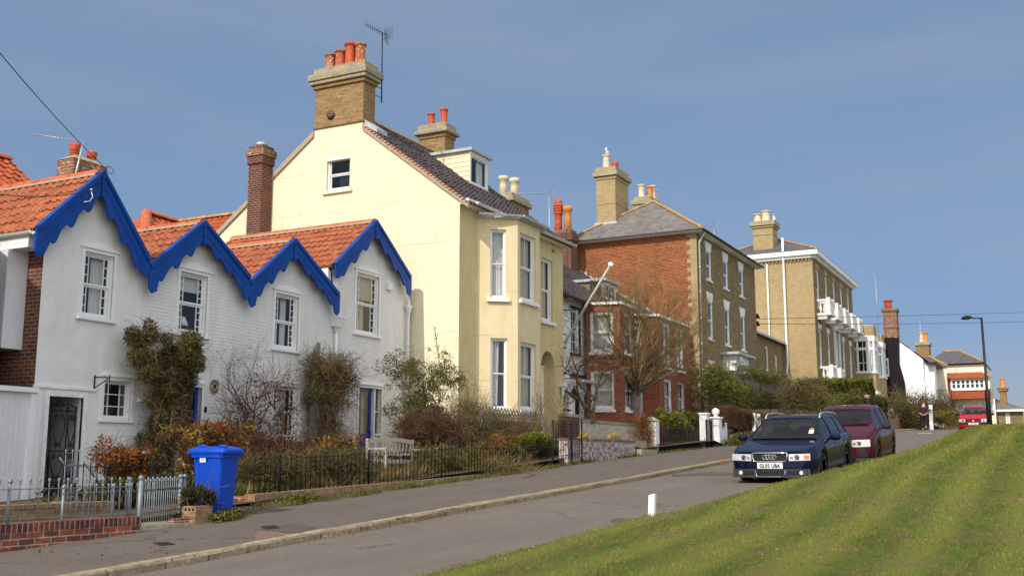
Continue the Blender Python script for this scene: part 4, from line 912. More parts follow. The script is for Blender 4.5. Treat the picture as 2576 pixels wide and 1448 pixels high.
# flat strip of roof between the third and fourth cottage, with dark gutter and lead apron
m = MB(); m.box(22.3, 22.75, 16.9, 21, 5.95, 6.6); m.build('parapet', M['wpaint'], cot[3]); gutter(cot[3], (22.36, 16.8, 6.62), (22.36, 21, 6.62), M['iron'], .06); downpipe(cot[3], [(22.42, 16.92, 6.6), (22.5, 16.9, 6.0)], .035, M['iron'])
# tall left neighbour parts of cottage one: gutter, boarded bay
m = MB(); X0 = 13.15
m.box(X0, 13.6, 17.42, 22, 3.65, 5.52)
bb = m.build('boarded_bay', M['board'], cot[0]); 
g = MB()
for k in range(1, 14): y = 17.42 + k * .16; g.box(X0 - .004, X0 + .001, y, y + .014, 3.66, 5.5)
g.build('board_joints', M['wworn'], bb)
gutter(cot[0], (13.16, 16.8, 5.80), (13.16, 22, 5.80), M['wpaint'], .065)
m = MB().box(13.2, 13.55, 16.95, 22, 5.52, 5.78); m.build('soffit', M['wpaint'], cot[0])

# cable hook and coil on the first bargeboard, rust run below the sign bracket, small wall light
hk = onY(229, 487, 16.68); m = MB(); m.tube([hk + Vector((0, 0, .06)), hk + Vector((.03, -.02, -.06)), hk + Vector((-.02, 0, -.16)), hk + Vector((-.14, .03, -.2))], .012, 5); m.lathe(hk + Vector((0, 0, .05)), [(.02, 0), (.03, .03), (.02, .05)], 8); m.build('cable_hook', M['alum'], cot[0])
cc = onY(276, 428, 16.7); m = MB(); m.tube([cc + Vector((.1 * cos(a) * (1 + .1 * sin(3 * a)), 0, .07 * sin(a))) for a in [2 * pi * k / 18 for k in range(30)]], .006, 4); m.tube([cc + Vector((-.08, 0, -.03)), cc + Vector((-.1, 0, -.25)), cc + Vector((-.3, .02, -.38))], .008, 4); m.build('cable_coil', M['iron'], cot[0])
u, v = FC.uv(237, 985); MB().fbox(FC, FC.uv(352, 1010)[0] - .06, FC.uv(380, 1010)[0], FC.uv(365, 1007)[1] - .03, FC.uv(365, 1007)[1] + .03, 0, .09).build('outside_light', M['wpaint'], cot[0])

# the neighbour at the left edge: only the tip of its eave is in the picture, its wall shades the boarded bay
nb = T('house', 'neighbouring house at the left edge, only the dark corner of its eave showing', 'house', (10, 18, .4), 'houses further up the street')
q = onX(7, 522, 12.62); MB().box(7, 12.55, 17.15, 24, .2, 5.35).build('wall', M['ibrick'], nb)
m = MB(); m.prism([(6.9, q.y + .05, 5.30), (12.62, q.y + .05, 5.30), (12.62, q.y + .05, 5.42), (6.9, q.y + .05, 5.42)], (0, 8, 0)); m.build('eaves', M['iron'], nb)
m = MB(); m.quad((6.9, q.y, 5.44), (12.66, q.y, 5.44), (12.66, q.y + 3.2, 7.4), (6.9, q.y + 3.2, 7.4)); m.quad((6.9, q.y + 6.4, 5.44), (12.66, q.y + 6.4, 5.44), (12.66, q.y + 3.2, 7.4), (6.9, q.y + 3.2, 7.4)); m.build('roof', M['pantileO'], nb)
# ---------------------------------------------------------------- tall cream and ochre house; flank on X = 26.5, front on Y = 15.35, canted two-storey bay
HX0, HX1, HYF, HYB, PKY, PKZ, EZ = 26.5, 33.8, 15.35, 24.6, 19.85, 12.72, 9.28
yh = T('house', 'tall cream rendered house with a two-storey bay and four red pots on its gable chimney', 'house', (30, HYF, G(30) + .3), 'houses further up the street')
FS = side(HX0); FF = front(HYF)
WG = FS.rect(822, 880, 396, 479)
SL = (PKZ - EZ) / (PKY - HYF)
mb = MB(); bz_ = G(26.5) - .3
zc_ = 12.15; CY0, CY1 = 18.88, 20.78
wall(mb, FS, [(-HYB, PKZ - (HYB - PKY) * SL), (-CY1, PKZ - (CY1 - PKY) * SL), (-CY1 + .001, zc_), (-CY0 - .001, zc_), (-CY0, PKZ - (PKY - CY0) * -0 - (PKY - CY0) * SL), (-HYF, EZ)], bz_, [WG], .12)
mb.build('flank_wall', M['cream'], yh)
mb = MB(); mb.quad((HX1, HYF, 1), (HX1, HYB, 1), (HX1, HYB, 9.2), (HX1, HYF, EZ)); mb.add([(HX1, HYF, EZ), (HX1, HYB, 9.2), (HX1, PKY, PKZ)], [(0, 1, 2)]); mb.quad((HX0, HYB, 1), (HX1, HYB, 1), (HX1, HYB, 9.15), (HX0, HYB, 9.15)); mb.build('rear_wall', M['ochbrick'], yh)
BY, bx0, bx1, bx2, bx3 = 14.35, 27.55, 28.3, 29.84, 30.6      # bay plan
wm = FF.rect(1357, 1377, 648, 806); wm = (32.05, 32.95, wm[2], wm[3])
DA = (32.0, 33.05, 1.9, FF.uv(1375, 882)[1], 'arch')
mb = MB(); wall(mb, FF, [(HX0, EZ), (HX1, EZ)], 1.0, [wm, DA], .13)
for a, b in [(DA[0] + (DA[1] - DA[0]) * k / 10, DA[0] + (DA[1] - DA[0]) * (k + 1) / 10) for k in range(10)]:
    r_a = (DA[1] - DA[0]) / 2; ca = (DA[0] + DA[1]) / 2; ha = lambda u: DA[3] - r_a + sqrt(max(0, r_a * r_a - (u - ca) ** 2)); mb.quad(FF.p(a, ha(a), -.13), FF.p(b, ha(b), -.13), FF.p(b, ha(b), -.45), FF.p(a, ha(a), -.45))
for u in DA[:2]: mb.quad(FF.p(u, DA[2], -.13), FF.p(u, DA[3] - .52, -.13), FF.p(u, DA[3] - .52, -.45), FF.p(u, DA[2], -.45))
mb.build('front_wall', M['ochbrick'], yh)
MB().fbox(FF, HX0 - .0, bx0, .8, 2.75, -.01, .03).build('plinth', M['plinth'], yh)
# bay: three faces with windows
BT, BZ = 8.86, 1.3
def face(a, b):
    a, b = Vector((a[0], a[1], 0)), Vector((b[0], b[1], 0)); d = b - a; return Fr(a, d, (d.y, -d.x, 0)), d.length
F1, L1 = face((bx0, HYF), (bx1, BY)); F2, L2 = face((bx1, BY), (bx2, BY)); F3, L3 = face((bx2, BY), (bx3, HYF))
def onF(F, x, y): return F.uv(x, y)
w1u = (F1.uv(1233, 666)[0], F1.uv(1273, 666)[0]); w1 = (w1u[0], w1u[1], F1.uv(1253, 750)[1], F1.uv(1253, 577)[1]); w1d = (F1.uv(1234, 940)[0], F1.uv(1276, 940)[0], F1.uv(1255, 1030)[1], F1.uv(1255, 850)[1])
w2 = (F2.uv(1309, 680)[0], F2.uv(1338, 680)[0], F2.uv(1323, 757)[1], F2.uv(1323, 590)[1]); w2d = (F2.uv(1310, 940)[0], F2.uv(1340, 940)[0], F2.uv(1325, 1032)[1], F2.uv(1325, 862)[1])
w2 = (w2[0], L2 - .28, w2[2], w2[3]); w2d = (w2d[0], L2 - .28, w2d[2], w2d[3])
bm = MB()
wall(bm, F1, [(0, BT), (L1, BT)], 2.75, [w1, w1d], .12); wall(bm, F2, [(0, BT), (L2, BT)], 2.75, [w2, w2d], .12); wall(bm, F3, [(0, BT), (L3, BT)], 2.75, [(.3, .95, w1[2], w1[3]), (.3, .95, w1d[2], w1d[3])], .12)
bay = bm.build('bay', M['ochre'], yh)
pm = MB()
for F, L in ((F1, L1), (F2, L2), (F3, L3)): pm.fbox(F, -.02, L + .02, BZ - .3, 2.75, -.05, .03)
pm.build('plinth', M['plinth'], yh)
MB().prism([(bx0 - .1, HYF, BT), (bx1 - .07, BY - .12, BT), (bx2 + .07, BY - .12, BT), (bx3 + .1, HYF, BT)], (0, 0, .08)).build('bay_roof', M['lead'], yh)
SLb = (.1, .1, .11, M['wpaint'])
for F, w, c in ((F1, w1, [(0, 1, 0)]), (F1, w1d, [(0, .62, .22)]), (F2, w2, [(.35, 1, 0)]), (F2, w2d, [(.3, 1, 0)]), (F3, (.3, .95, w1[2], w1[3]), None), (F3, (.3, .95, w1d[2], w1d[3]), None)):
    window(bay, F, w, rec=.1, cols=1 if F is F1 else 2, lcols=1, curt=c, sill=SLb, cmat=M['curtain'] if F is F1 else M['curtB'], wide=0, depth=.3)
window(yh, FF, wm, rec=.10, cols=2, lcols=1, curt=[(.2, 1, 0)], sill=(.1, .1, .11, M['wpaint']), cmat=M['curtB'])
window(yh, FS, WG, rec=.1, cols=1, blind=.0, sill=(.12, .08, .09, M['cream']), frame=M['wpaint'])
MB().fbox(FS, WG[0], WG[1], WG[3] - .08, WG[3] + .0, -.1, .012).build('head_board', M['wpaint'], yh)
# arched doorway: white door with fanlight
u0, u1, v0, v1, _ = DA; r = (u1 - u0) / 2
d = MB(); d.fbox(FF, u0, u1, v0, v1 - r, -.45, -.40); d.fbox(FF, u0 + .0, u1, v1 - r, v1 - r + .07, -.45, -.36); 
for k in range(2):
    for (a, b) in ((.1, .42), (.5, .93)): d.fbox(FF, u0 + .12 + k * .45, u0 + .45 + k * .45, v0 + (v1 - r - v0) * a, v0 + (v1 - r - v0) * b, -.40, -.385)
do = d.build('door', M['wpaint'], yh); g = MB(); n = 12; g.add([FF.p(u0 + r, v1 - r, -.42)] + [FF.p(u0 + r + r * cos(pi * k / n), v1 - r + r * sin(pi * k / n), -.42) for k in range(n + 1)], [(0, 1 + k, 2 + k) for k in range(n)]); g.build('fanlight', M['glass'], do)
# corbel bracket by the door and brackets
q = (33.55, FF.uv(1398, 975)[1]); c = MB(); c.fbox(FF, q[0] - .14, q[0] + .14, q[1] + .05, q[1] + .16, 0, .2); c.lathe(FF.p(q[0], q[1] - .3, .08), [(.02, 0), (.06, .1), (.05, .2), (.1, .36)], 8); c.build('wall_bracket', M['wworn'], yh)
# roof
rf = MB(); ln = sqrt((PKZ - EZ) ** 2 + (PKY - HYF) ** 2); OV = .32; k = OV / (PKY - HYF)
P0 = (HX0 + .02, HYF - OV, EZ - OV * SL + .04)
tiles(rf, P0, (1, 0, 0), (0, PKY - HYF, PKZ - EZ), HX1 - HX0 + .1, ln * (1 + k), .24, .27, h=.045, step=.03)
rf.quad((HX0 + .02, HYB + .2, 9.05), (HX1, HYB + .2, 9.05), (HX1, PKY, PKZ + .06), (HX0 + .02, PKY, PKZ + .06))
ro = rf.build('roof', M['darktile'], yh)
r = MB(); ridge(r, (HX0 + .6, PKY, PKZ + .03), (HX1, PKY, PKZ + .03), .13); r.build('ridge_tiles', M['ridgeL'], ro)
v = MB()
for (ya, za, yb, zb) in ((HYF - OV, EZ - OV * SL, CY0, PKZ - (PKY - CY0) * SL), (HYB + .1, 9.1, CY1, PKZ - (CY1 - PKY) * SL)):
    v.prism([(HX0 - .07, ya, za - .12), (HX0 - .07, yb, zb - .12), (HX0 - .07, yb, zb + .06), (HX0 - .07, ya, za + .06)], (.12, 0, 0))
v.build('verge', M['mortar'], ro)
v = MB()                                                   # red undercloak tiles poking out below the dark ones
for i in range(34):
    t = i / 34 * .78; y = HYF - OV + (PKY - HYF + OV) * t; z = EZ - OV * SL + (PKZ - EZ + OV * SL) * t
    v.box(HX0 - .09 - RN.uniform(0, .02), HX0 + .05, y, y + .10, z + .062, z + .082)
v.build('verge_tiles', M['ridge'], ro)
# eaves box, gutters
m = MB(); m.box(HX0 + .0, HX1 + .1, HYF - .30, HYF, EZ - .22, EZ - .06); m.build('soffit', M['wpaint'], yh)
gutter(yh, (HX0 + .35, HYF - .38, EZ - .12), (HX1 + .25, HYF - .38, EZ - .12), M['wworn'], .075)
gutter(yh, (bx0 - .25, HYF - .2, BT + .10), (bx1 - .02, BY - .2, BT + .10), M['wworn'], .065); gutter(yh, (bx1 - .02, BY - .2, BT + .10), (bx2 + .25, BY - .2, BT + .08), M['wworn'], .065); gutter(yh, (bx2 + .2, BY - .2, BT + .08), (bx3 + .2, HYF - .3, BT + .05), M['wworn'], .065)
# gable chimney
CX0, CX1 = HX0 - .02, 27.12
ch = stack(yh, CX0, CX1, CY0, CY1, 12.149, 13.45, M['stackb'], cap=[(12.12, 12.24, .04, M['stackb']), (13.45, 13.58, .07, M['stackb']), (13.58, 13.70, .15, M['lichstone']), (13.70, 13.92, .20, M['lichstone']), (13.92, 14.14, .06, M['lichstone'])])
MB().lathe((CX0 - .03, 20.12, 12.52), [(.15, 0), (.15, .02), (.11, .03), (.11, .035), (.07, .045), (.03, .06), (.03, .05)], 16, axis=(-1, 0, 0)).build('flue_vent', M['cbrick'], ch)
ym = (CX0 + CX1) / 2
for (y, r, h, m_) in ((20.45, .175, .56, 'potL'), (20.06, .175, .63, 'potL'), (19.66, .19, .80, 'pot'), (19.27, .18, .72, 'potL')): pot(ch, (ym, y, 14.14), r, h, M[m_])
t_ = MB()                                                  # lead flashing each side of the stack
t_.prism([(CX1 + .0, CY0 - .02, 12.0), (CX1, CY0 - .5, 11.62 + .1), (CX1, CY0 - .5, 11.75 + .1), (CX1, CY0 - .02, 12.2)], (-.6, 0, 0)); t_.build('flashing', M['lead'], ch)
# second ridge chimney
c2 = stack(yh, 32.2, 32.88, 19.3, 20.4, 11.8, 13.3, M['stackb'], cap=[(13.3, 13.45, .05, M['stackb']), (13.45, 13.6, .17, M['lichstone']), (13.6, 13.84, .06, M['lichstone'])])
pot(c2, (32.54, 20.1, 13.84), .135, .52, M['pot']); pot(c2, (32.54, 19.55, 13.84), .14, .62, M['pot'])
# dormer
DY, dx0, dx1 = 17.44, 30.8, 32.1
zr = lambda y: EZ + (y - HYF) * SL
dzt = onY(1183, 372, DY).z; zb = zr(DY) + .03
d = MB(); yb_ = HYF + (dzt - .02 - EZ) / SL
d.add([(x, y, z) for x in (dx0, dx1) for y, z in ((DY, zb), (DY, dzt - .1), (yb_, dzt - .1))], [(0, 1, 2), (3, 5, 4), (1, 2, 5, 4)])
dm = d.build('dormer', M['cream'], yh)
b = MB()
for k in range(1, 7):
    z = zb + (dzt - .1 - zb) * k / 7; ye = HYF + (z - EZ) / SL; b.box(dx0 - .012, dx0 + .01, DY + .02, ye, z - .006, z + .006)
b.build('weatherboards', M['cream'], dm)
MB().box(dx0 - .12, dx1 + .12, DY - .12, yb_ + .25, dzt - .1, dzt).build('dormer_roof', M['lead'], dm)
FD = front(DY)
window(dm, FD, (dx0 + .03, dx1 - .03, zb + .05, dzt - .2), rec=.02, kind='casement', cols=2, rows=1, curt=[(.55, .95, 0)], fw=.05, depth=.45, wide=0)
MB().fbox(FD, dx0 - .02, dx1 + .02, dzt - .2, dzt - .1, -.03, .02).build('fascia', M['wworn'], dm); MB().fbox(FD, dx0 - .04, dx1 + .04, zb - .1, zb + .05, -.2, .06).build('apron', M['lead'], dm)
# brick stove chimney against the flank
ox = T('chimney_stack', 'narrow red brick chimney with a round metal cowl, standing against the cream flank', 'chimney', (26.1, 22.4, 2))
stack(ox, 25.95, 26.47, 22.42, 22.98, 1.2, 11.35, M['cbrick'], cap=[(11.1, 11.36, .05, M['cbrick']), (11.36, 11.62, .09, M['lichbrick']), (11.62, 11.72, .02, M['cbrick'])], name='shaft')
MB().lathe((26.2, 22.7, 11.7), [(.17, 0), (.17, .06), (.20, .08), (.19, .14), (.10, .20), (.01, .22)], 16).build('cowl', M['alum'], ox)
aerial('aerial', 'tall television aerial on the side of the big four-pot chimney', (27.25, 18.72, 12.95), 2.35, (-.75, .75, .42), .62, M['iron'], 8, True, True, el=.13, lean=(-.03, 0))
MB().tube([(27.13, 18.9, 13.2), (27.25, 18.72, 13.1)], .012, 4).tube([(27.13, 18.9, 13.5), (27.25, 18.72, 13.42)], .012, 4).build('aerial_bracket', M['iron'], ch)
# letters cast under the eaves
def text(par, F, s, u, v, w, h, mat, name='lettering', depth=.004, sx=1.0, bold=0):
    cu = bpy.data.curves.new('t', 'FONT'); cu.body = s; cu.size = h; cu.extrude = depth; cu.align_x = 'CENTER'; cu.offset = bold
    o = bpy.data.objects.new('t', cu); COL.objects.link(o); bpy.context.view_layer.update()
    me = bpy.data.meshes.new_from_object(o); bpy.data.objects.remove(o); bpy.data.curves.remove(cu)
    up = getattr(F, 'up', Vector((0, 0, 1)))
    for vv in me.vertices: vv.co = F.p(u + vv.co.x * sx, v, w + vv.co.z) + up * vv.co.y
    me.materials.clear(); me.materials.append(mat); o = bpy.data.objects.new(name, me); COL.objects.link(o)
    if par is not None: attach(o, par)
    return o
tq = FF.uv(1371, 607); text(yh, FF, 'C P', 33.0, tq[1] - .02, .004, .2, M['plinth']); text(yh, FF, '1871', 33.0, tq[1] - .28, .004, .16, M['plinth'])
# ---------------------------------------------------------------- houses behind the cottages
bh = T('house', 'red-tiled range rising behind the leftmost cottage, under a lichened chimney with two pots', 'house', (12, 24, 2), 'houses further up the street')
a_, b_ = onY(0, 398, 23), onY(150, 440, 23); rz_ = b_.z + (16 - b_.x) * .0
m = MB(); tiles(m, (6, 20.2, rz_ - 2.1), (1, 0, 0), (0, 2.8, 2.1), 11.2, 3.5, .24, .32); m.quad((6, 25.8, rz_ - 2.1), (17.2, 25.8, rz_ - 2.1), (17.2, 23, rz_), (6, 23, rz_)); ro = m.build('roof', M['pantileO'], bh)
r = MB(); ridge(r, (6, 23, rz_), (17.2, 23, rz_), .14); r.build('ridge_tiles', M['ridge'], ro)
m = MB(); m.quad((6, 20.4, 1), (17, 20.4, 1), (17, 20.4, rz_ - 2.0), (6, 20.4, rz_ - 2.0)); m.quad((17, 20.4, 1), (17, 25.6, 1), (17, 25.6, rz_ - 2), (17, 20.4, rz_ - 2)); m.add([(17, 20.4, rz_ - 2), (17, 25.6, rz_ - 2), (17, 23, rz_ - .1)], [(0, 1, 2)]); m.build('wall', M['ibrick'], bh)
cs = stack(bh, 17.05, 18.05, 20.5, 21.07, 5.5, 8.72, M['lichbrick'])
zt = 8.72
MB().hexa([(17.03, 20.48, zt), (18.07, 20.48, zt), (18.07, 21.09, zt), (17.03, 21.09, zt), (17.25, 20.68, zt + .14), (17.85, 20.68, zt + .14), (17.85, 20.9, zt + .14), (17.25, 20.9, zt + .14)]).build('flaunching', M['lichstone'], cs)
pot(cs, (17.32, 20.82, zt + .08), .11, .36, M['pot'], 'short'); pot(cs, (17.8, 20.78, zt + .06), .11, .30, M['pot'], 'short')
aerial('aerial', 'leaning aerial with a long boom beside the lichened two-pot chimney', (16.95, 20.4, zt - .9), 1.3, (-.62, .78, .12), 1.15, M['alum'], 14, False, False, el=.07, lean=(.25, .0))
bq = T('house', 'low red pantiled roof with a rounded hip seen behind the second blue gable', 'house', (21, 24, 2), 'houses further up the street')
p1, p2 = onY(368, 537, 23.5), onY(448, 562, 23.5); p3 = onY(585, 541, 23.5)
zr_ = p2.z; hx = p1.x * 21.2 / 23.5; m = MB(); tiles(m, (p1.x, 21.2, zr_ - 1.8), (1, 0, 0), (0, 2.3, 1.8), 23.4 - p1.x, 2.9, .24, .3)
m.add([(hx, 21.2, zr_ - 1.8), (p1.x, 21.2, zr_ - 1.8), (p1.x, 23.5, zr_)], [(0, 1, 2)]); m.add([(hx, 21.2, zr_ - 1.8), (p1.x, 23.5, zr_), (hx, 25.8, zr_ - 1.8)], [(0, 1, 2)]); ro = m.build('roof', M['pantileO'], bq)
r = MB(); ridge(r, (p1.x, 23.5, zr_ + .05), (23.4, 23.5, zr_ + .02), .13); ridge(r, (p1.x, 23.5, zr_ + .05), (hx, 21.2, zr_ - 1.75), .15); r.build('ridge_tiles', M['ridge'], ro)
m = MB(); q5 = onX(585, 541, 28); tiles(m, (25.6, 24.9, q5.z - 2.1), (0, 1, 0), (2.4, 0, 2.1), 8.0, 3.2, .24, .3); ro3 = m.build('rear_roof', M['pantileO'], yh)
r = MB(); ridge(r, (28, 24.9, q5.z), (28, 32.9, q5.z), .13); r.build('ridge_tiles', M['ridgeL'], ro3)
m = MB(); m.quad((p1.x, 21.4, 1), (23.4, 21.4, 1), (23.4, 21.4, zr_ - 1.7), (p1.x, 21.4, zr_ - 1.7)); m.quad((p1.x, 21.4, 1), (p1.x, 25.6, 1), (p1.x, 25.6, zr_ - 1.7), (p1.x, 21.4, zr_ - 1.7)); m.build('wall', M['ibrick'], bq)

# ---------------------------------------------------------------- white house with dark roof, beyond the bay
wh = T('house', 'small white house with black window shutters and a leaning flagpole, beside the ochre wall', 'house', (36.5, 16.5, 2), 'houses further up the street')
FW_ = front(16.5); ew = 7.75
WW = (FW_.uv(1437, 830)[0], FW_.uv(1449, 830)[0], FW_.uv(1443, 888)[1], FW_.uv(1443, 778)[1]); WW = (37.05, 37.75, WW[2], WW[3])
WW2 = (36.15, 36.75, FW_.uv(1422, 1028)[1], FW_.uv(1422, 985)[1]); DW = (37.25, 37.95, 2.3, FW_.uv(1445, 985)[1])
m = MB(); wall(m, FW_, [(33.8, ew), (39.0, ew)], 1.2, [WW, WW2, DW], .12); m.build('wall', M['wwall'], wh)
window(wh, FW_, WW, cols=2, rows=2, lcols=2, lrows=2, rec=.05, sill=(.12, .08, .09, M['black'])); window(wh, FW_, WW2, cols=2, rows=2, kind='casement', rec=.05, sill=(.1, .06, .06, M['black']))
m = MB(); m.fbox(FW_, WW[1] + .02, WW[1] + .16, WW[2], WW[3] + .1, 0, .03); m.fbox(FW_, WW[0] - .1, WW[1] + .2, WW[3] + .02, WW[3] + .12, 0, .05); m.build('window_trim', M['black'], wh)
d = MB().fbox(FW_, DW[0], DW[1], DW[2], DW[3], -.12, -.08); d.fbox(FW_, DW[0] + .1, DW[1] - .1, DW[2] + .9, DW[3] - .2, -.08, -.07); d.build('door', M['black'], wh)
d = MB(); d.fbox(FW_, DW[0] - .12, DW[0], DW[2], DW[3] + .1, 0, .05); d.fbox(FW_, DW[1], DW[1] + .12, DW[2], DW[3] + .1, 0, .05); d.hexa([FW_.p(DW[0] - .3, DW[3] + .35, .55), FW_.p(DW[1] + .3, DW[3] + .35, .55), FW_.p(DW[1] + .3, DW[3] + .35, 0), FW_.p(DW[0] - .3, DW[3] + .35, 0), FW_.p(DW[0] - .3, DW[3] + .42, .6), FW_.p(DW[1] + .3, DW[3] + .42, .6), FW_.p(DW[1] + .3, DW[3] + .55, 0), FW_.p(DW[0] - .3, DW[3] + .55, 0)])
for u in (DW[0] - .22, DW[1] + .22): d.fprism(FW_, [(u, DW[3] - .1), (u, DW[3] + .35)], 0, .1) if 0 else d.hexa([FW_.p(u - .05, DW[3] - .1, .06), FW_.p(u + .05, DW[3] - .1, .06), FW_.p(u + .05, DW[3] - .1, 0), FW_.p(u - .05, DW[3] - .1, 0), FW_.p(u - .05, DW[3] + .35, .4), FW_.p(u + .05, DW[3] + .35, .4), FW_.p(u + .05, DW[3] + .35, 0), FW_.p(u - .05, DW[3] + .35, 0)])
d.build('door_canopy', M['wpaint'], wh)
MB().fbox(FW_, DW[0] - .35, DW[1] + .35, DW[3] + .55, DW[3] + .66, 0, .12).build('canopy_beam', M['black'], wh)
q = onY(1421, 857, 16.3); 
ln2 = onY(1445, 992, 16.1); t = MB(); t.lathe(ln2 + Vector((0, 0, -.16)), [(.04, 0), (.09, .04), (.12, .26), (.13, .28), (.05, .38), (.02, .42), (.01, .5)], 6); t.tube([ln2 + Vector((0, .35, -.3)), ln2 + Vector((0, .1, -.3)), ln2 + Vector((0, 0, -.18))], .015, 5); tag(t.build('wall_lantern', M['iron'], loc=tuple(ln2)), 'black wall lantern beside the front door of the white house', 'lantern')
pq = FW_.uv(1415, 858); MB().fbox(FW_, 36.1, 36.55, pq[1] - .25, pq[1] + .3, 0, .03).build('name_board', M['black'], wh); MB().fbox(FW_, 36.15, 36.5, pq[1] - .2, pq[1] + .25, .03, .035).build('board_face', M['wwall'], wh)
RS = (11.72 - 7.75) / (22.6 - 16.2)                             # roof slope shared by the white and the red house
tilt = lambda y: 7.75 + (y - 16.2) * RS
m = MB(); L = sqrt((22.6 - 16.1) ** 2 + (6.5 * RS) ** 2); tiles(m, (33.8, 16.1, tilt(16.1)), (1, 0, 0), (0, 6.5, 6.5 * RS), 5.2, L, .26, .3, h=.045, step=.03); ro = m.build('roof', M['darktile'], wh)
gutter(wh, (33.9, 16.05, 7.7), (39, 16.05, 7.62), M['iron'], .07)
MB().quad((33.8, 27, 1), (39, 27, 1), (39, 27, 8.6), (33.8, 27, 8.6)).quad((33.8, 27, 8.6), (39, 27, 8.6), (39, 22.6, 11.72), (33.8, 22.6, 11.72)).build('rear', M['darktile'], wh)
c3 = stack(wh, 37.7, 39.3, 19.4, 20.4, 9, 12.1, M['stackb'], cap=[(12.1, 12.3, .12, M['lichstone']), (12.3, 12.48, .04, M['lichstone'])]); pot(c3, (37.95, 19.9, 12.4), .17, .85, M['potC'], 'roll'); pot(c3, (38.95, 19.9, 12.45), .18, .95, M['potC'], 'roll')
# flagpole
fp0, fp1 = FW_.p(FW_.uv(1412, 860)[0] + .1, FW_.uv(1412, 860)[1], .1), onY(1536, 665, 12.9)
fo = T('flagpole', 'white angled flagpole leaning out over the front of the white house', 'flagpole', tuple(fp0)); MB().tube([fp0, fp0.lerp(fp1, .5), fp1], [.05, .048, .035], 8).build('pole', M['wworn'], fo); MB().lathe(fp1, [(.03, -.02), (.085, 0), (.088, .02), (.06, .03), (.02, .035)], 12, axis=fp1 - fp0).build('finial', M['wworn'], fo)
k_ = fp0.lerp(fp1, .45); MB().tube([k_, (k_.x + .2, 16.5, k_.z + .1)], .02, 5).tube([fp0, (fp0.x, 16.5, fp0.z)], .02, 5).build('stay', M['iron'], fo)

# ---------------------------------------------------------------- red brick house with two tall bays
rh = T('house', 'red brick house with two white-corniced canted bays behind the bare tree', 'house', (44, 16.3, 2.4), 'houses further up the street')
FR = front(16.4)
m = MB(); wall(m, FR, [(39.0, 7.9), (51, 7.9)], 1.5, [], .1); m.build('wall', M['bbrick'], rh)
m = MB(); tiles(m, (39, 16.1, tilt(16.1)), (1, 0, 0), (0, 6.5, 6.5 * RS), 12, L, .26, .3, h=.045, step=.03); m.quad((39, 27, 8.6), (51, 27, 8.6), (51, 22.6, 11.72), (39, 22.6, 11.72)); ro = m.build('roof', M['darktile'], rh)
r = MB(); ridge(r, (39, 22.6, 11.7), (51, 22.6, 11.7), .13); r.build('ridge_tiles', M['ridgeL'], ro)
m = MB(); n = 22
for k in range(n):
    y = 16.3 + 6.3 * k / n; z = tilt(y); m.box(50.93, 50.99, y, y + 6.3 / n, z + .02, z + .2 + .08 * (k % 2))
m.build('flashing', M['lead'], ro)
def bigbay(par, pts, zt, zl, winrows, mat, cm=M['wpaint']):
    mb = MB(); rooms = []
    for (a, b, wins) in pts:
        F, L = face(a, b); ops = [(L * x0, L * x1, z0, z1) for x0, x1 in wins for z0, z1 in winrows]
        wall(mb, F, [(0, zt), (L, zt)], zl, ops, .1); rooms.append((F, ops, L))
    o = mb.build('bay', mat, par)
    for F, ops, L in rooms:
        for op in ops: window(o, F, op, rec=.06, cols=1, sill=(.06, .07, .1, cm), curt=[(0, 1, 0)], fw=.07, wide=0, depth=.3)
    bands = MB()
    for F, ops, L in rooms: bands.fbox(F, -.05, L + .05, zt, zt + .1, -.1, .09)
    bands.build('cornice', cm, o)
    s = MB()
    for F, ops, L in rooms: zz = winrows[0][1] + .5; s.fbox(F, -.03, L + .03, zz, zz + .12, -.02, .05)
    s.build('string_course', M['cbrick'], o)
    P = [Vector((a[0], a[1], zt + .1)) for a, b, w in pts] + [Vector((pts[-1][1][0], pts[-1][1][1], zt + .1))]
    MB().poly(P).build('bay_roof', M['lead'], o)
    return o
zu = (onY(1513, 878, 15.3).z, onY(1513, 775, 15.3).z); zl_ = (onY(1640, 1030, 15).z, onY(1640, 965, 15).z)
zlow = (3.55, 5.05)
bigbay(rh, [((38.0 - .0, 16.4), (37.85 + .0, 15.85), []), ] if 0 else [((38.05, 16.3), (38.35, 15.0), [(.12, .8)]), ((38.35, 15.0), (39.9, 15.0), [(.28, .85)]), ((39.9, 15.0), (40.6, 16.4), [(.2, .8)])], 7.62, 1.6, [zlow, (zu[0], zu[1])], M['bbrick'])
zu2 = (onY(1682, 925, 14.9).z, onY(1682, 816, 14.9).z)
bigbay(rh, [((41.4, 16.4), (42.4, 14.9), [(.12, .62)]), ((42.4, 14.9), (46.8, 14.9), [(.16, .38), (.56, .78)]), ((46.8, 14.9), (47.6, 16.4), [])], 7.62, 1.6, [zlow, (zu2[0], zu2[1])], M['bbrick'])
# small grey dormer on the shared roof
dY = 17.6; dl_, dr_ = onY(1519, 740, dY).x, onY(1550, 740, dY).x; dzt_ = onY(1519, 706, dY).z; zb_ = tilt(dY); yb_ = 16.2 + (dzt_ - 7.75) / RS
m = MB(); m.add([(x, y, z) for x in (dl_, dr_) for y, z in ((dY, zb_), (dY, dzt_), (yb_, dzt_))], [(0, 1, 2), (3, 5, 4), (1, 2, 5, 4)]); do_ = m.build('dormer', M['woodgrey'], rh)
MB().box(dl_ - .12, dr_ + .15, dY - .15, yb_ + .1, dzt_, dzt_ + .12).build('dormer_roof', M['lead'], do_)
window(do_, front(dY), (dl_ + .05, dr_ - .05, zb_ + .05, dzt_ - .05), kind='casement', rec=.02, cols=4, rows=2, fw=.06)
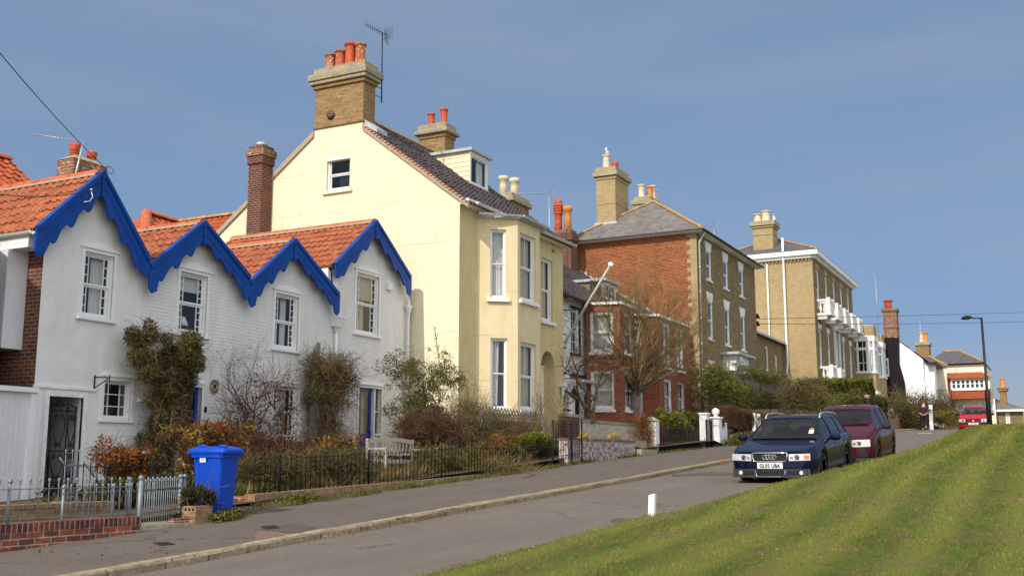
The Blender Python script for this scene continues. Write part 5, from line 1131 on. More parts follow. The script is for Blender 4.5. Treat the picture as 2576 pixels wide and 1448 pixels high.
# red stack with tall pots against the flank
tq_ = stack(rh, 49.4, 50.2, 21.95, 23.2, 10, 13.35, M['cbrick'], cap=[(12.9, 13.35, .06, M['cbrick']), (13.35, 13.5, -.02, M['lichbrick'])])
pot(tq_, (49.8, 22.85, 13.45), .20, 1.75, M['pot'], 'louvre'); pot(tq_, (49.8, 22.3, 13.45), .20, 1.35, M['potO'], 'roll')
aerial('aerial', 'long-boomed aerial on a tall mast behind the ochre house, left of the red louvred pot', (47.5, 22.3, 11.2), 3.75, (-.9, .45, -.12), 1.9, M['alum'], 12, False, True, el=.17)

# ---------------------------------------------------------------- hipped, three-storey and two-material blocks
def hip(par, x0, x1, y0, y1, ez, rz, ov, mat, rm, dx=None):
    X0, X1, Y0, Y1 = x0 - ov, x1 + ov, y0 - ov, y1 + ov; yc = (Y0 + Y1) / 2; d = dx or (Y1 - Y0) / 2; A, B = (X0 + d, yc, rz), (X1 - d, yc, rz); mb = MB()
    c = [(X0, Y0, ez), (X1, Y0, ez), (X1, Y1, ez), (X0, Y1, ez)]
    mb.quad(c[0], c[1], B, A); mb.add([c[1], c[2], B], [(0, 1, 2)]); mb.quad(c[2], c[3], A, B); mb.add([c[3], c[0], A], [(0, 1, 2)])
    mb.quad(*[(q[0], q[1], ez - .02) for q in c]); ro = mb.build('roof', mat, par)
    r = MB()
    for a, b in ((A, B), (A, c[0]), (A, c[3]), (B, c[1]), (B, c[2])): ridge(r, a, b, .10, 6)
    r.build('ridge_tiles', rm, ro); return ro
h2 = T('house', 'three-storey house with a red brick flank, buff brick front and flared white lintels', 'house', (56, 15.75, 3), 'houses further up the street')
EX, EY, EH = 51.0, 15.75, 13.0
fl = side(EX); m = MB(); wall(m, fl, [(-22.6, EH), (-EY - .34, EH)], 2.0); m.build('flank_wall', M['fbrick'], h2)
q = MB(); k = 0; z = 2.0
while z < EH: w = .34 if k % 2 else .52; q.fbox(fl, -EY - w, -EY, z, z + .225, -.02, .012); z += .225; k += 1
q.build('quoins', M['gbrick'], h2)
F2_ = front(EY); sc_ = EY / 15.6
WX = [(52.05 * sc_, 52.85 * sc_), (55.15 * sc_, 55.95 * sc_), (58.3 * sc_, 59.1 * sc_)]; WZ = [(10.85, 12.35), (7.78, 9.72), (4.7, 6.2)]
ops = [(a, b, z0, z1) for i, (a, b) in enumerate(WX) for j, (z0, z1) in enumerate(WZ) if not (i == 1 and j == 2)]
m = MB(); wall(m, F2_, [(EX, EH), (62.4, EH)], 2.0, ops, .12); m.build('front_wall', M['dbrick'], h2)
for o in ops: window(h2, F2_, o, rec=.025, cols=1, rows=1, fw=.045, sill=(.1, .08, .1, M['wpaint']), head=(.48, .2, M['wpaint']))
MB().quad((62.4, EY, 2), (62.4, 22.6, 2), (62.4, 22.6, EH), (62.4, EY, EH)).quad((EX, 22.6, 2), (62.4, 22.6, 2), (62.4, 22.6, EH), (EX, 22.6, EH)).build('rear_wall', M['dbrick'], h2)
hr = hip(h2, EX, 62.4, EY, 22.6, 13.12, 15.75, .42, M['slate'], M['ridgeL'])
m = MB(); m.box(EX - .34, 62.7, EY - .34, EY - .0, EH - .02, EH + .09); m.box(EX - .34, EX, EY, 22.6, EH - .02, EH + .09); m.build('soffit', M['wworn'], h2)
gutter(h2, (EX - .42, EY - .45, 13.1), (62.8, EY - .45, 13.1), M['iron'], .07); gutter(h2, (EX - .45, EY - .42, 13.1), (EX - .45, 22.8, 13.1), M['alum'], .07)
downpipe(h2, [(EX + .1, EY - .4, 13), (EX + .12, EY - .1, 12.5), (EX + .12, EY - .08, 3.5)], .055, M['alum'])
cA = stack(h2, 52.3, 54.25, 20.6, 21.7, 13.0, 17.0, M['gbrick'], cap=[(15.35, 15.42, .02, M['gbrick']), (16.72, 16.9, .05, M['gbrick']), (16.9, 17.15, .17, M['lichstone']), (17.15, 17.42, .05, M['gbrick'])])
pot(cA, (52.9, 21.35, 17.4), .2, .85, M['potC']); pot(cA, (53.2, 20.95, 17.4), .18, .48, M['pot'], 'short'); pot(cA, (54.0, 21.1, 17.4), .09, .25, M['alum'])
MB().hexa([(52.25, 20.55, 14.02), (52.15, 21.75, 14.0), (52.2, 21.75, 14.3), (52.28, 20.55, 14.3), (52.25, 20.52, 14.0), (54.4, 20.52, 14.3), (54.4, 20.58, 15.1), (52.3, 20.58, 14.3)]).build('flashing', M['lead'], cA) if 0 else MB().box(52.18, 52.3, 20.5, 21.8, 13.95, 14.32).build('flashing', M['lead'], cA)
cB = stack(h2, 57.2, 59.3, 20.42, 21.3, 14.5, 16.1, M['gbrick'], cap=[(16.1, 16.35, .14, M['lichstone']), (16.35, 16.6, .22, M['lichstone']), (16.6, 16.85, .06, M['lichstone'])])
for (x, y, h, mm) in ((57.6, 21.05, .85, 'potC'), (58.2, 20.75, .85, 'potO'), (58.5, 20.68, .95, 'potC'), (59.0, 20.75, .8, 'potC')): pot(cB, (x, y, 16.8), .19, h, M[mm])
gs = Vector((52.9, 21.35, 18.28)); g = MB()                    # the gull on the pot: body, head, bill, tail, legs as one bird
g.lathe(gs + Vector((.16, 0, .12)), [(.01, -.28), (.05, -.2), (.11, -.06), (.12, .06), (.09, .16), (.03, .22)], 10, axis=(-.8, -.2, .5)); g.sphere(gs + Vector((-.06, -.04, .33)), .07, 8); g.lathe(gs + Vector((-.11, -.05, .33)), [(.02, 0), (.012, .05), (.004, .09)], 6, axis=(-1, -.2, -.1)); g.tube([gs + Vector((.02, 0, .18)), gs + Vector((-.06, -.04, .3))], [.07, .05], 8)
g.tube([gs + Vector((.1, .03, .08)), gs + Vector((.1, .03, -.02))], .012, 4); g.tube([gs + Vector((.1, -.03, .08)), gs + Vector((.1, -.03, -.02))], .012, 4)
tag(g.build('gull', M['wwall'], loc=tuple(gs)), 'white gull perched on the tallest pot of the buff brick chimney', 'bird')
aerial('aerial', 'small distant aerial above the far end of the slate roof', (60.5, 17.6, 13.6), 1.75, (-1, .55, .02), 1.35, M['alum'], 8, False, True, el=.12)
# porch
pX0, pX1 = onY(1825, 900, EY).x, onY(1856, 900, EY).x; pX0, pX1 = 55.0, 57.6; pz = onY(1840, 880, 15).z
pr = MB(); pr.fbox(F2_, pX0, pX1, pz - .75, pz - .15, -.05, .7); pr.fbox(F2_, pX0 - .05, pX0 + .35, 3, pz - .75, -.05, .65); pr.fbox(F2_, pX1 - .35, pX1 + .05, 3, pz - .75, -.05, .65); pr.fbox(F2_, pX0 - .15, pX1 + .15, pz - 1.15, pz - 1.05, -.05, .78); po_ = pr.build('porch', M['wpaint'], h2)
MB().fbox(F2_, pX0 - .4, pX1 + .45, pz - .15, pz - .02, -.05, 1.0).build('porch_roof', M['lead'], po_)
MB().fbox(F2_, pX0 + .4, pX1 - .4, 3, pz - 1.2, -.02, .03).build('door', M['wworn'], h2)
MB().fbox(F2_, EX + .6, EX + 1.7, 7.15, 7.5, -.01, .02).build('name_stone', M['ybrick'], h2)
q = onY(1863, 905, 14.9); MB().lathe(q, [(.05, -.15), (.1, -.1), (.12, .1), (.04, .18), (.02, .22)], 8).build('porch_lamp', M['wworn'], po_)
ins = MB(); q = onX(1902, 775, 62.3); ins.box(62.42, 62.8, EY + .1, EY + .2, 10.0, 10.1); 
for dz in (-.25, .2): ins.tube([(62.5, EY + .1, 10.0 + dz), (62.5, EY - .1, 10.0 + dz)], .09, 6); ins.tube([(62.75, EY + .1, 9.9 + dz), (62.75, EY - .1, 9.9 + dz)], .09, 6)
ins.build('insulators', M['iron'], h2)
# link between the two buff blocks
lk = T('house', 'low buff brick link with two narrow white windows between the tall buff blocks', 'house', (68, 17.2, 4), 'houses further up the street')
FL = front(17.2); q = [FL.uv(1902, 837), FL.uv(1978, 868)]
lo = [(FL.uv(x0, 900)[0], FL.uv(x1, 900)[0], 6.0, FL.uv(x0, yt)[1]) for x0, x1, yt in ((1925, 1933, 870), (1949, 1955, 892))]
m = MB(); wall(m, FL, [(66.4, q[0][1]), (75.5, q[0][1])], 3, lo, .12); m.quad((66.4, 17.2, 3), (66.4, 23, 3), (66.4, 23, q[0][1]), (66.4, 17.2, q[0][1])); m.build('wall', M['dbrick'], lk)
for o in lo: window(lk, FL, o, rec=.06, cols=1, sill=(.1, .06, .08, M['wpaint']), fw=.08)
m = MB(); m.quad((66.2, 16.9, q[0][1] + .05), (75.6, 16.9, q[0][1] + .05), (75.6, 23, q[0][1] + 1.6), (66.2, 23, q[0][1] + 1.6)); m.quad((66.2, 16.9, q[0][1] - .1), (75.6, 16.9, q[0][1] - .1), (75.6, 16.9, q[0][1] + .05), (66.2, 16.9, q[0][1] + .05)); m.build('roof', M['lead'], lk)
downpipe(lk, [(66.4, 17.0, q[0][1]), (66.9, 17.05, q[0][1] - .5), (66.95, 17.1, 4)], .07)

h3 = T('house', 'big buff brick block with rows of small white balconies and a long white soil pipe', 'house', (83, 14.9, 4), 'houses further up the street')
x3, x3b, y3, e3 = 75.4, 91.2, 14.9, 16.0
f3 = side(x3); m = MB(); wall(m, f3, [(-21.5, e3), (-y3, e3)], 3); m.build('flank_wall', M['gbrick'], h3)
FH = front(y3); wx = [x3 + 1.55 + k * 3.05 for k in range(5)]
ops = []
for k, x in enumerate(wx): ops += [(x - .55, x + .55, 12.35, 15.2), (x - .55, x + .55, 8.2, 10.9)]
ops[5] = (wx[2] - .8, wx[2] + .8, 8.0, 11.4)
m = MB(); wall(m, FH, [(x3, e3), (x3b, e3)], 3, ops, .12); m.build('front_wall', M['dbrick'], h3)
MB().quad((x3b, y3, 3), (x3b, 21.5, 3), (x3b, 21.5, e3), (x3b, y3, e3)).quad((x3, 21.5, 3), (x3b, 21.5, 3), (x3b, 21.5, e3), (x3, 21.5, e3)).build('rear_wall', M['gbrick'], h3)
for o in ops: window(h3, FH, o, rec=.08, cols=1, fw=.1, head=(.4, .05, M['gbrick'] if o[2] > 12 else M['wworn']))
r3 = hip(h3, x3, x3b, y3, 21.5, 16.35, 18.1, .45, M['slateD'], M['ridgeL'])
m = MB(); m.box(x3 - .45, x3b + .45, y3 - .45, y3, e3 + .0, e3 + .32); m.box(x3 - .45, x3, y3, 21.9, e3 + .0, e3 + .32); m.box(x3 - .25, x3, y3, 21.9, e3 - .2, e3); m.box(x3, x3b + .2, y3 - .2, y3, e3 - .2, e3); m.build('eaves', M['wpaint'], h3)
dn = MB()
for k in range(26): dn.box(x3 - .12, x3, y3 + .1 + k * .26, y3 + .22 + k * .26, e3 - .38, e3 - .2)
dn.build('dentils', M['gbrick'], h3)
c_ = stack(h3, 76.0, 77.4, 17.75, 19.2, 15.8, 18.45, M['gbrick'], cap=[(17.9, 18.0, .04, M['gbrick']), (18.45, 18.6, .1, M['gbrick']), (18.6, 18.95, .2, M['lichstone'])])
pot(c_, (76.6, 18.95, 18.95), .3, .65, M['potC']); pot(c_, (76.6, 18.35, 18.95), .32, .85, M['potC']); pot(c_, (76.6, 17.75, 18.95), .16, .55, M['alum'])
qy = onX(1970, 600, x3).y; downpipe(h3, [(x3 - .25, qy, onX(1970, 600, x3).z), (x3 - .25, qy, 15.2), (x3 - .15, onX(1981, 880, x3).y, 8.4), (x3 - .15, onX(1979, 900, x3).y, 7.9), (x3 - .15, onX(1978, 940, x3).y, 4)], .085)
downpipe(h3, [(x3 - .15, onX(1930, 660, x3).y, 15.6), (x3 - .15, onX(1937, 845, x3).y, 8.7)], .065)
MB().box(x3 - .04, x3, y3 - .03, y3 + 1.1, 6.95, 7.35).build('band', M['wpaint'], h3)
def balcony(par, F, uc, v, w, d=1.05, h=1.1, cols=3):
    mb = MB(); a, b = uc - w / 2, uc + w / 2
    mb.fbox(F, a - .08, b + .08, v - .16, v, 0, d + .08)
    for u in (a + .12, b - .12): mb.fbox(F, u - .1, u + .1, v - .42, v - .16, 0, d * .75)
    mb.fbox(F, a, b, v + h - .14, v + h, d - .18, d); mb.fbox(F, a, a + .18, v + h - .14, v + h, 0, d - .18); mb.fbox(F, b - .18, b, v + h - .14, v + h, 0, d - .18)
    for u in (a, b - .22): mb.fbox(F, u - .02, u + .24, v, v + h + .1, d - .24, d + .02)
    pr = [(.06, 0), (.05, .1), (.1, .3), (.1, .42), (.05, .62), (.06, h - .2), (.06, h - .14)]
    for k in range(cols): mb.lathe(F.p(a + .4 + (w - .8) * k / max(1, cols - 1), v, d - .09), pr, 6)
    for k in range(2):
        for u in (a + .09, b - .09): mb.lathe(F.p(u, v, .25 + .35 * k), pr, 6)
    mb.build('balcony', M['wworn'], par)
for k in range(5): balcony(h3, FH, wx[k], 11.95, 1.45, .9, 1.0)
for k in (0, 1): balcony(h3, FH, wx[k], 7.2, 1.45, .9, 1.0)
m = MB(); m.fbox(FH, wx[2] - 1.0, wx[2] - .8, 7, 11.6, 0, .12); m.fbox(FH, wx[2] + .8, wx[2] + 1.0, 7, 11.6, 0, .12); m.fbox(FH, wx[2] - 1.1, wx[2] + 1.1, 11.4, 11.8, 0, .2); m.build('window_surround', M['wpaint'], h3)
m = MB(); m.fbox(FH, wx[3] - 1.9, wx[3] + 1.6, 6.1, 6.5, 0, 1.9); m.fbox(FH, wx[3] - 1.7, wx[3] + 1.4, 5.6, 6.1, 0, 1.7); m.fbox(FH, wx[3] - 1.5, wx[3] + 1.2, 4.9, 5.6, 0, 1.5); m.build('portico', M['wpaint'], h3); balcony(h3, FH, wx[3] - .1, 6.5, 3.2, 1.7, 1.0, 6)
for x in (wx[0], wx[1]): MB().fprism(FH, [(x - .5, 5.3), (x + .5, 5.3), (x + .65, 6.0), (x - .65, 6.0)], -.02, .03).build('lintel', M['wpaint'], h3)

# ---------------------------------------------------------------- brick house with white-framed bays beyond it
bb_ = T('house', 'brick house with two flat-topped, white-framed canted bays overhanging on brick corbels', 'house', (94, 14.5, 4), 'houses further up the street')
zt_, zw1, zw0, zb0 = onX(2160, 820, 91.5).z, onX(2160, 845, 91.5).z, onX(2160, 930, 91.5).z, onX(2160, 950, 91.5).z
MB().quad((91.3, 15.6, 3), (98, 15.6, 3), (98, 15.6, zt_), (91.3, 15.6, zt_)).quad((91.3, 15.6, zt_), (98, 15.6, zt_), (98, 22, zt_), (91.3, 22, zt_)).quad((91.3, 15.6, 3), (91.3, 22, 3), (91.3, 22, zt_), (91.3, 15.6, zt_)).build('wall', M['dbrick'], bb_)
def fbay(x0, x1, yo, yi, zt, off=0):
    pts = [(x0, yi), (x0 + .0, yo + .45), (x0 + .35, yo), (x1 - .6, yo), (x1, yo + .6), (x1, yi)]
    fs = [(pts[i], pts[i + 1]) for i in range(5)]; a = MB(); pa = MB(); mids = []
    zs = zw0 + off, zw1 + off
    for p, q in fs:
        F, L = face(p, q)
        pa.fbox(F, 0, L, zs[1] - .0, zt, -.25, 0); a.fbox(F, 0, L, zb0 - 1.05 + off, zs[0] - .3, -.25, 0); mids.append((F, L))
    o = a.build('bay', M['gbrick'], bb_); pa.build('parapet', M['gbrick'], o); w = MB(); g = MB()
    for F, L in mids:
        w.fbox(F, -.03, L + .03, zs[1] - .45, zs[1] + .02, -.2, .06); w.fbox(F, -.03, L + .03, zs[0] - .3, zs[0] - .1, -.2, .08); w.fbox(F, -.03, L + .03, zb0 - 1.35 + off, zb0 - 1.05 + off, -.2, .05)
        n = 2 if L > 1.2 else 1; w.fbox(F, 0, L, zs[0] + (zs[1] - zs[0]) * .58, zs[0] + (zs[1] - zs[0]) * .66, -.1, .0)
        for k in range(n + 1): u = min(L - .16, max(0, L * k / n - .08)); w.fbox(F, u, u + .16, zs[0] - .1, zs[1] - .45, -.15, .02)
        for k in range(n):
            c = L * (k + .5) / n; w.fbox(F, c - .025, c + .025, zs[0] - .1, zs[1] - .45, -.08, -.04); w.fbox(F, L * k / n, L * (k + 1) / n, zs[0] + .55, zs[0] + .6, -.08, -.04)
        g.quad(F.p(0, zs[0] - .1, -.07), F.p(L, zs[0] - .1, -.07), F.p(L, zs[1] - .4, -.07), F.p(0, zs[1] - .4, -.07))
    wf = w.build('window', M['wpaint'], o); g.build('pane', M['glass'], wf)
    c = MB()
    for F, L in mids[:3]:
        if L > .8: curtain_mesh(c, F, .2, L * .42, zs[0] - .1, zs[1] - .4, -.3, per=.2)
    c.build('curtain', M['curtain'], wf)
    MB().prism([(x, y, zt) for x, y in pts], (0, 0, .1)).build('bay_roof', M['lead'], o)
    MB().box(x0 + .7, x1 - .5, yo + .9, yi + .2, zb0 - 1 + off, zt - .1).build('room_interior', M['room'], o)
    k = MB()
    for i in range(7): e = i * .17; z = zb0 - 1.35 + off - .17 * (i + 1); k.prism([(x0 + e, yi), (x0 + e, yo + .3 + e), (x0 + .3 + e, yo + e), (x1 - .6 - e * .6, yo + e), (x1 - e * .6, yi)] and [(x0 + e, yi, z), (x0 + e, yo + .3 + e, z), (x0 + .3 + e, yo + e, z), (x1 - .6 - e * .6, yo + e, z), (x1 - e * .6, yi, z)], (0, 0, .165))
    k.build('corbel', M['dbrick'], o)
fbay(91.5, 94.2, 13.45, 15.6, zt_); fbay(95.3, 97.8, 13.35, 15.6, zt_ - .35, -.15)

# ---------------------------------------------------------------- white gabled house with the black chimney breast
bw = T('house', 'white gabled house whose tall chimney breast is painted black up to a red brick stack', 'house', (100, 12, 4), 'houses further up the street')
XW = 98.5; fw_ = side(XW); Q = lambda x, y: fw_.uv(x, y)
pr_ = [Q(2225, 845), Q(2264, 866), Q(2322, 905)]
m = MB(); a0 = Q(2322, 1010); top = [(-16.5, Q(2225, 930)[1]), (Q(2255, 860)[0] , Q(2264, 864)[1] + .4), (Q(2322, 905)[0], Q(2322, 903)[1])]; wall(m, fw_, top, 2.5); m.build('gable_wall', M['wwall'], bw)
u1_, z1_ = top[2]; m = MB(); m.quad((XW, -u1_, 2.5), (XW + 9, -u1_, 2.5), (XW + 9, -u1_, z1_), (XW, -u1_, z1_)); m.build('front_wall', M['wwall'], bw)
m = MB(); pk = top[1]; m.quad((XW - .1, -u1_ - .3, z1_ - .1), (XW + 9, -u1_ - .3, z1_ - .1), (XW + 9, -pk[0], pk[1] + .08), (XW - .1, -pk[0], pk[1] + .08)); m.quad((XW - .1, 16.6, top[0][1]), (XW + 9, 16.6, top[0][1]), (XW + 9, -pk[0], pk[1] + .08), (XW - .1, -pk[0], pk[1] + .08)); m.build('roof', M['slateD'], bw)
br_ = [Q(2221, 850), Q(2262, 850), Q(2263, 912), Q(2277, 962), Q(2282, 1035), Q(2221, 1035)]
br_ = [br_[0], (br_[0][0], 2.5), (br_[4][0], 2.5), br_[4], br_[3], br_[2], br_[1]]
MB().fprism(fw_, br_, .0, .55).build('chimney_breast', M['blkwall'], bw)
c0, c1 = Q(2226, 850), Q(2260, 850); zt5 = Q(2245, 780)[1]
sk_ = stack(bw, XW - .5, XW + .8, -c1[0], -c0[0], c0[1] - .1, zt5, M['cbrick'] if 0 else M['lichbrick'], cap=[(zt5 - .15, zt5 + .12, .1, M['lichbrick']), (c0[1] + .8, c0[1] + .95, .05, M['lichbrick'])])
pot(sk_, (XW + .1, -(c0[0] + c1[0]) / 2 + .15, zt5 + .1), .32, .85, M['pot'], 'roll')
wq = [Q(2226, 910), Q(2232, 943)]; 
u_, z_ = Q(2228, 925); m = MB(); m.fbox(fw_, u_ - .4, u_ + .35, z_ - .8, z_ + .8, .55, .62); wf = m.build('window', M['wpaint'], bw); m = MB()
for a in (-.28, .02):
    for b in (-.6, .05): m.fbox(fw_, u_ + a, u_ + a + .22, z_ + b, z_ + b + .55, .62, .625)
m.build('pane', M['room'], wf)
m = MB(); q = onX(2337, 900, XW + .5); m.box(XW + .6, XW + 2.2, -u1_ - .8, -u1_, 2.5, z1_ - .4); m.build('porch', M['wwall'], bw)
MB().box(XW - .2, XW + 9, -u1_ - 1.1, -u1_ - .3, z1_ - .45, z1_ - .3).build('eaves', M['iron'], bw)
aerial('aerial', 'tall thin aerial on a mast left of the red stack above the black wall', (95.2, -c0[0] + .05, zt_ - .5), 5.6, (-.75, .66, -.02), 1.9, M['alum'], 10, False, True, el=.2)

# ---------------------------------------------------------------- far cream house with tile-hung oriel, and the small brick house
fh = T('house', 'far cream house with an orange tile-hung upper storey and a strip of eight white windows', 'house', (106, 8, 4), 'houses further up the street')
XF = 105; ff = side(XF); q = lambda x, y: ff.uv(x, y)
zr0 = q(2400, 918)[1]
fops = [ff.rect(2407, 2426, 1013, 1036), ff.rect(2464, 2481, 1006, 1030), ff.rect(2482, 2499, 1006, 1030)]
m = MB(); wall(m, ff, [(q(2325, 920)[0], zr0), (q(2479, 920)[0], zr0), (q(2479.5, 1002)[0], q(2480, 1002)[1]), (q(2503, 1002)[0], q(2490, 1002)[1])], 2.5, fops, .1); m.quad((XF, -q(2478, 920)[0], 2.5), (XF + 10, -q(2478, 920)[0], 2.5), (XF + 10, -q(2478, 920)[0], zr0), (XF, -q(2478, 920)[0], zr0)); m.build('wall', M['crmR'], fh)
yl, yr = -q(2282, 905)[0], -q(2480, 920)[0]; A = q(2395, 884)[1]
m = MB(); ap1, ap2 = (XF + 4, -q(2380, 890)[0], onX(2375, 884, XF + 4).z), (XF + 4, -q(2400, 890)[0] - 0, onX(2408, 885, XF + 4).z)
c = [(XF - .4, yr, zr0 + .1), (XF - .4, yl - 1.4, zr0 + .1), (XF + 9, yl - 1.4, zr0 + .1), (XF + 9, yr, zr0 + .1)]
ym_ = (yr + yl - 1.4) / 2; R1, R2 = (XF + 4, ym_ + 1.2, ap1[2]), (XF + 4, ym_ - 0.2, ap1[2]); m.quad(c[0], c[1], R1, R2); m.add([c[0], R2, c[3]], [(0, 1, 2)]); m.quad(c[2], c[3], R2, R1); m.add([c[1], c[2], R1], [(0, 1, 2)])
ro = m.build('roof', M['slateD'], fh); r = MB(); ridge(r, R2, c[0], .12); ridge(r, R1, R2, .12); r.build('ridge_tiles', M['ridgeL'], ro)
# lower wing roof on the left
m = MB(); e0, e1 = onX(2302, 922, XF - 1.5), onX(2383, 920, XF - 1.5); t0, t1 = onX(2283, 887, XF + 1.5), onX(2318, 886, XF + 1.5); m.quad(e0, e1, t1, t0); ro2 = m.build('wing_roof', M['slateD'], fh); r = MB(); ridge(r, t0, t1, .14); ridge(r, t1, e1, .14); r.build('ridge_tiles', M['ridgeL'], ro2)
wff = side(e0.x + .3); wops = [wff.rect(2337, 2346, 935, 955), wff.rect(2342, 2350, 1000, 1022)]
m = MB(); wall(m, wff, [(-(e0.y - .4), e1.z), (-(e1.y + .1), e1.z)], 2.5, wops, .1); m.build('wing_wall', M['crmR'], fh)
for op_ in wops: window(fh, wff, op_, rec=.02, kind='casement', cols=1, fw=.12, sill=(.1, .08, .1, M['wpaint']))
# oriel: projects towards the viewer
XO = XF - 1.6; fo_ = side(XO); o = lambda x, y: fo_.uv(x, y)
ua, ub = o(2394, 970)[0], o(2488, 970)[0]; zc = o(2440, 951)[1]; zd = o(2440, 978)[1]; ze = o(2440, 1002)[1]
m = MB(); m.hexa([(XO, -ub, ze), (XF, -ub, ze), (XF, -ua, ze), (XO, -ua, ze), (XO, -ub, zd), (XF, -ub, zd), (XF, -ua, zd), (XO, -ua, zd)]); m.build('tile_hanging', M['claytile'], fh)
m = MB(); m.quad((XO + .02, -ua + .0, ze), (XF, -ua + .9, ze), (XF, -ua + .9, zr0 - .8), (XO + .02, -ua, zc)); m.build('side_tile_hanging', M['claytile'], fh)
m = MB(); m.quad((XO - .4, -ub - .3, zc), (XO - .4, -ua + .1, zc), (XF, -ua + .9, zr0 - .7), (XF, -ub + .6, zr0 - .7)); m.add([(XO - .4, -ub - .3, zc), (XF, -ub + .6, zr0 - .7), (XF, -ub - .3, zc)], [(0, 1, 2)]); m.build('oriel_roof', M['claytile'], fh)
n = 8; mm = MB(); pn = MB(); W8 = ub - ua
mm.fbox(fo_, ua, ub, zd - .12, zd + .12, -.3, .1); mm.fbox(fo_, ua, ub, zc - .15, zc, -.3, .05)
for k in range(n + 1): u = ua + W8 * k / n; mm.fbox(fo_, u - .08, u + .08, zd, zc, -.15, .04)
for k in range(n): a = ua + W8 * k / n; mm.fbox(fo_, a, a + W8 / n, (zd + zc) / 2 - .03, (zd + zc) / 2 + .03, -.1, .0)
wf = mm.build('window', M['wpaint'], fh); pn.quad(fo_.p(ua, zd, -.05), fo_.p(ub, zd, -.05), fo_.p(ub, zc, -.05), fo_.p(ua, zc, -.05)).build('pane', M['glass'], wf); MB().box(XO + .25, XO + .3, -ub, -ua, zd, zc).build('room_interior', M['room'], wf)
for op_, c_, r_2 in zip(fops, (2, 3, 3), (3, 4, 4)):
    window(fh, ff, op_, rec=.02, kind='casement', cols=c_, rows=r_2, fw=.14, bar=.05, sill=(.1, .08, .1, M['wpaint']))
q4 = q(2365, 1045); m = MB(); m.box(XF - 3.4, XF - .2, -q(2403, 1040)[0], -q(2340, 1040)[0], q(2365, 1027)[1] - .3, q(2365, 1027)[1]); m.build('flat_roof', M['slateD'], fh); MB().box(XF - 3.0, XF - .2, -q(2400, 1040)[0], -q(2343, 1040)[0], 2.5, q(2365, 1027)[1] - .3).build('lean_to', M['crmR'], fh)
rl = MB(); zz = q(2365, 1027)[1]; ya_, yb_2 = -q(2340, 1040)[0], -q(2400, 1040)[0]; xx = XF - 3.2
for z in (zz + .1, zz + 1.5): rl.tube([(xx, ya_, z), (xx, yb_2, z)], .03, 4)
for k in range(15): y = ya_ + (yb_2 - ya_) * k / 14; dy = (yb_2 - ya_) / 14; rl.tube([(xx, y - dy * .7, zz + .1), (xx, y + dy * .7, zz + 1.5)], .02, 4); rl.tube([(xx, y + dy * .7, zz + .1), (xx, y - dy * .7, zz + 1.5)], .02, 4)
rl.build('balcony_railing', M['woodgrey'], fh)
window(fh, side(XF - 3.0), side(XF - 3.0).rect(2373, 2388, 1040, 1068), rec=.02, kind='casement', cols=1, fw=.15)
zc_ = onX(2320, 884, XF + .5).z; cz = onX(2320, 868, XF + .5).z; yc0, yc1 = onX(2296, 880, XF + .5).y, onX(2337, 880, XF + .5).y
fc = stack(fh, XF + .5, XF + 2, yc1, yc0 - .3, zc_ - 1.8, cz, M['stackb'], cap=[(cz, cz + .3, .12, M['lichstone'])])
for y, mm_ in ((yc0 - .8, 'potC'), ((yc0 + yc1) / 2 - .2, 'potO'), (yc1 + .35, 'potO')): pot(fc, (XF + 1.2, y, cz + .3), .26, .95, M[mm_])
aerial('aerial', 'tiny aerial on the far three-pot chimney of the cream house', (XF + 1.1, (yc0 + yc1) / 2, cz), 2.6, (-.4, -1, 0), 1.0, M['alum'], 7, False, True, el=.35)
downpipe(fh, [(XF - .3, -q(2396, 970)[0], zd), (XF - .3, -q(2399, 1060)[0], 3)], .09, M['iron'])
sh = T('house', 'single-storey brick house with a grey slate roof at the far right edge', 'house', (112, 4, 4), 'houses further up the street')
XS = 112; fs_ = side(XS); s_ = lambda x, y: fs_.uv(x, y)
za = s_(2530, 1031)[1]; ua, ub = s_(2494, 1040)[0], s_(2574, 1040)[0]
ops = [fs_.rect(2530, 2541, 1038, 1067)]
m = MB(); wall(m, fs_, [(ua, za), (ub, za)], 2.5, ops, .1); m.build('wall', M['dbrick'], sh); window(sh, fs_, ops[0], rec=.05, cols=3, rows=2, fw=.1, bar=.04, sill=(.1, .08, .1, M['wpaint']), blind=.45)
m = MB(); P1_, P2_ = s_(2495, 1003), s_(2576, 1030); m.quad((XS - .4, -ua, za), (XS - .4, -ub - .3, za), (XS + 3, -ub - .3, za + .2), (XS + 3, -ua, P1_[1] + .3)); ro = m.build('roof', M['slate'], sh); MB().box(XS - .5, XS - .3, -ub - .4, -ua, za - .15, za + .05).build('fascia', M['wpaint'], sh)
ca, cb_ = onX(2515, 1000, XS + 2), onX(2532, 1000, XS + 2); zt9 = onX(2522, 978, XS + 2).z
sc9 = stack(sh, XS + 2, XS + 3.2, cb_.y, ca.y, za - .5, zt9, M['stackb'], cap=[(zt9 - .2, zt9, .14, M['stackb']), (zt9, zt9 + .15, .2, M['stackb'])]); pot(sc9, (XS + 2.6, ca.y - .25, zt9 + .1), .2, .9, M['potO']); pot(sc9, (XS + 2.6, cb_.y + .25, zt9 + .1), .2, 1.0, M['potO'])
# ---------------------------------------------------------------- garden walls, railings, bin, bench, posts, lamp
def pv(X, Y=12): return G(X) + .095 + .012 * (Y - 8.8)
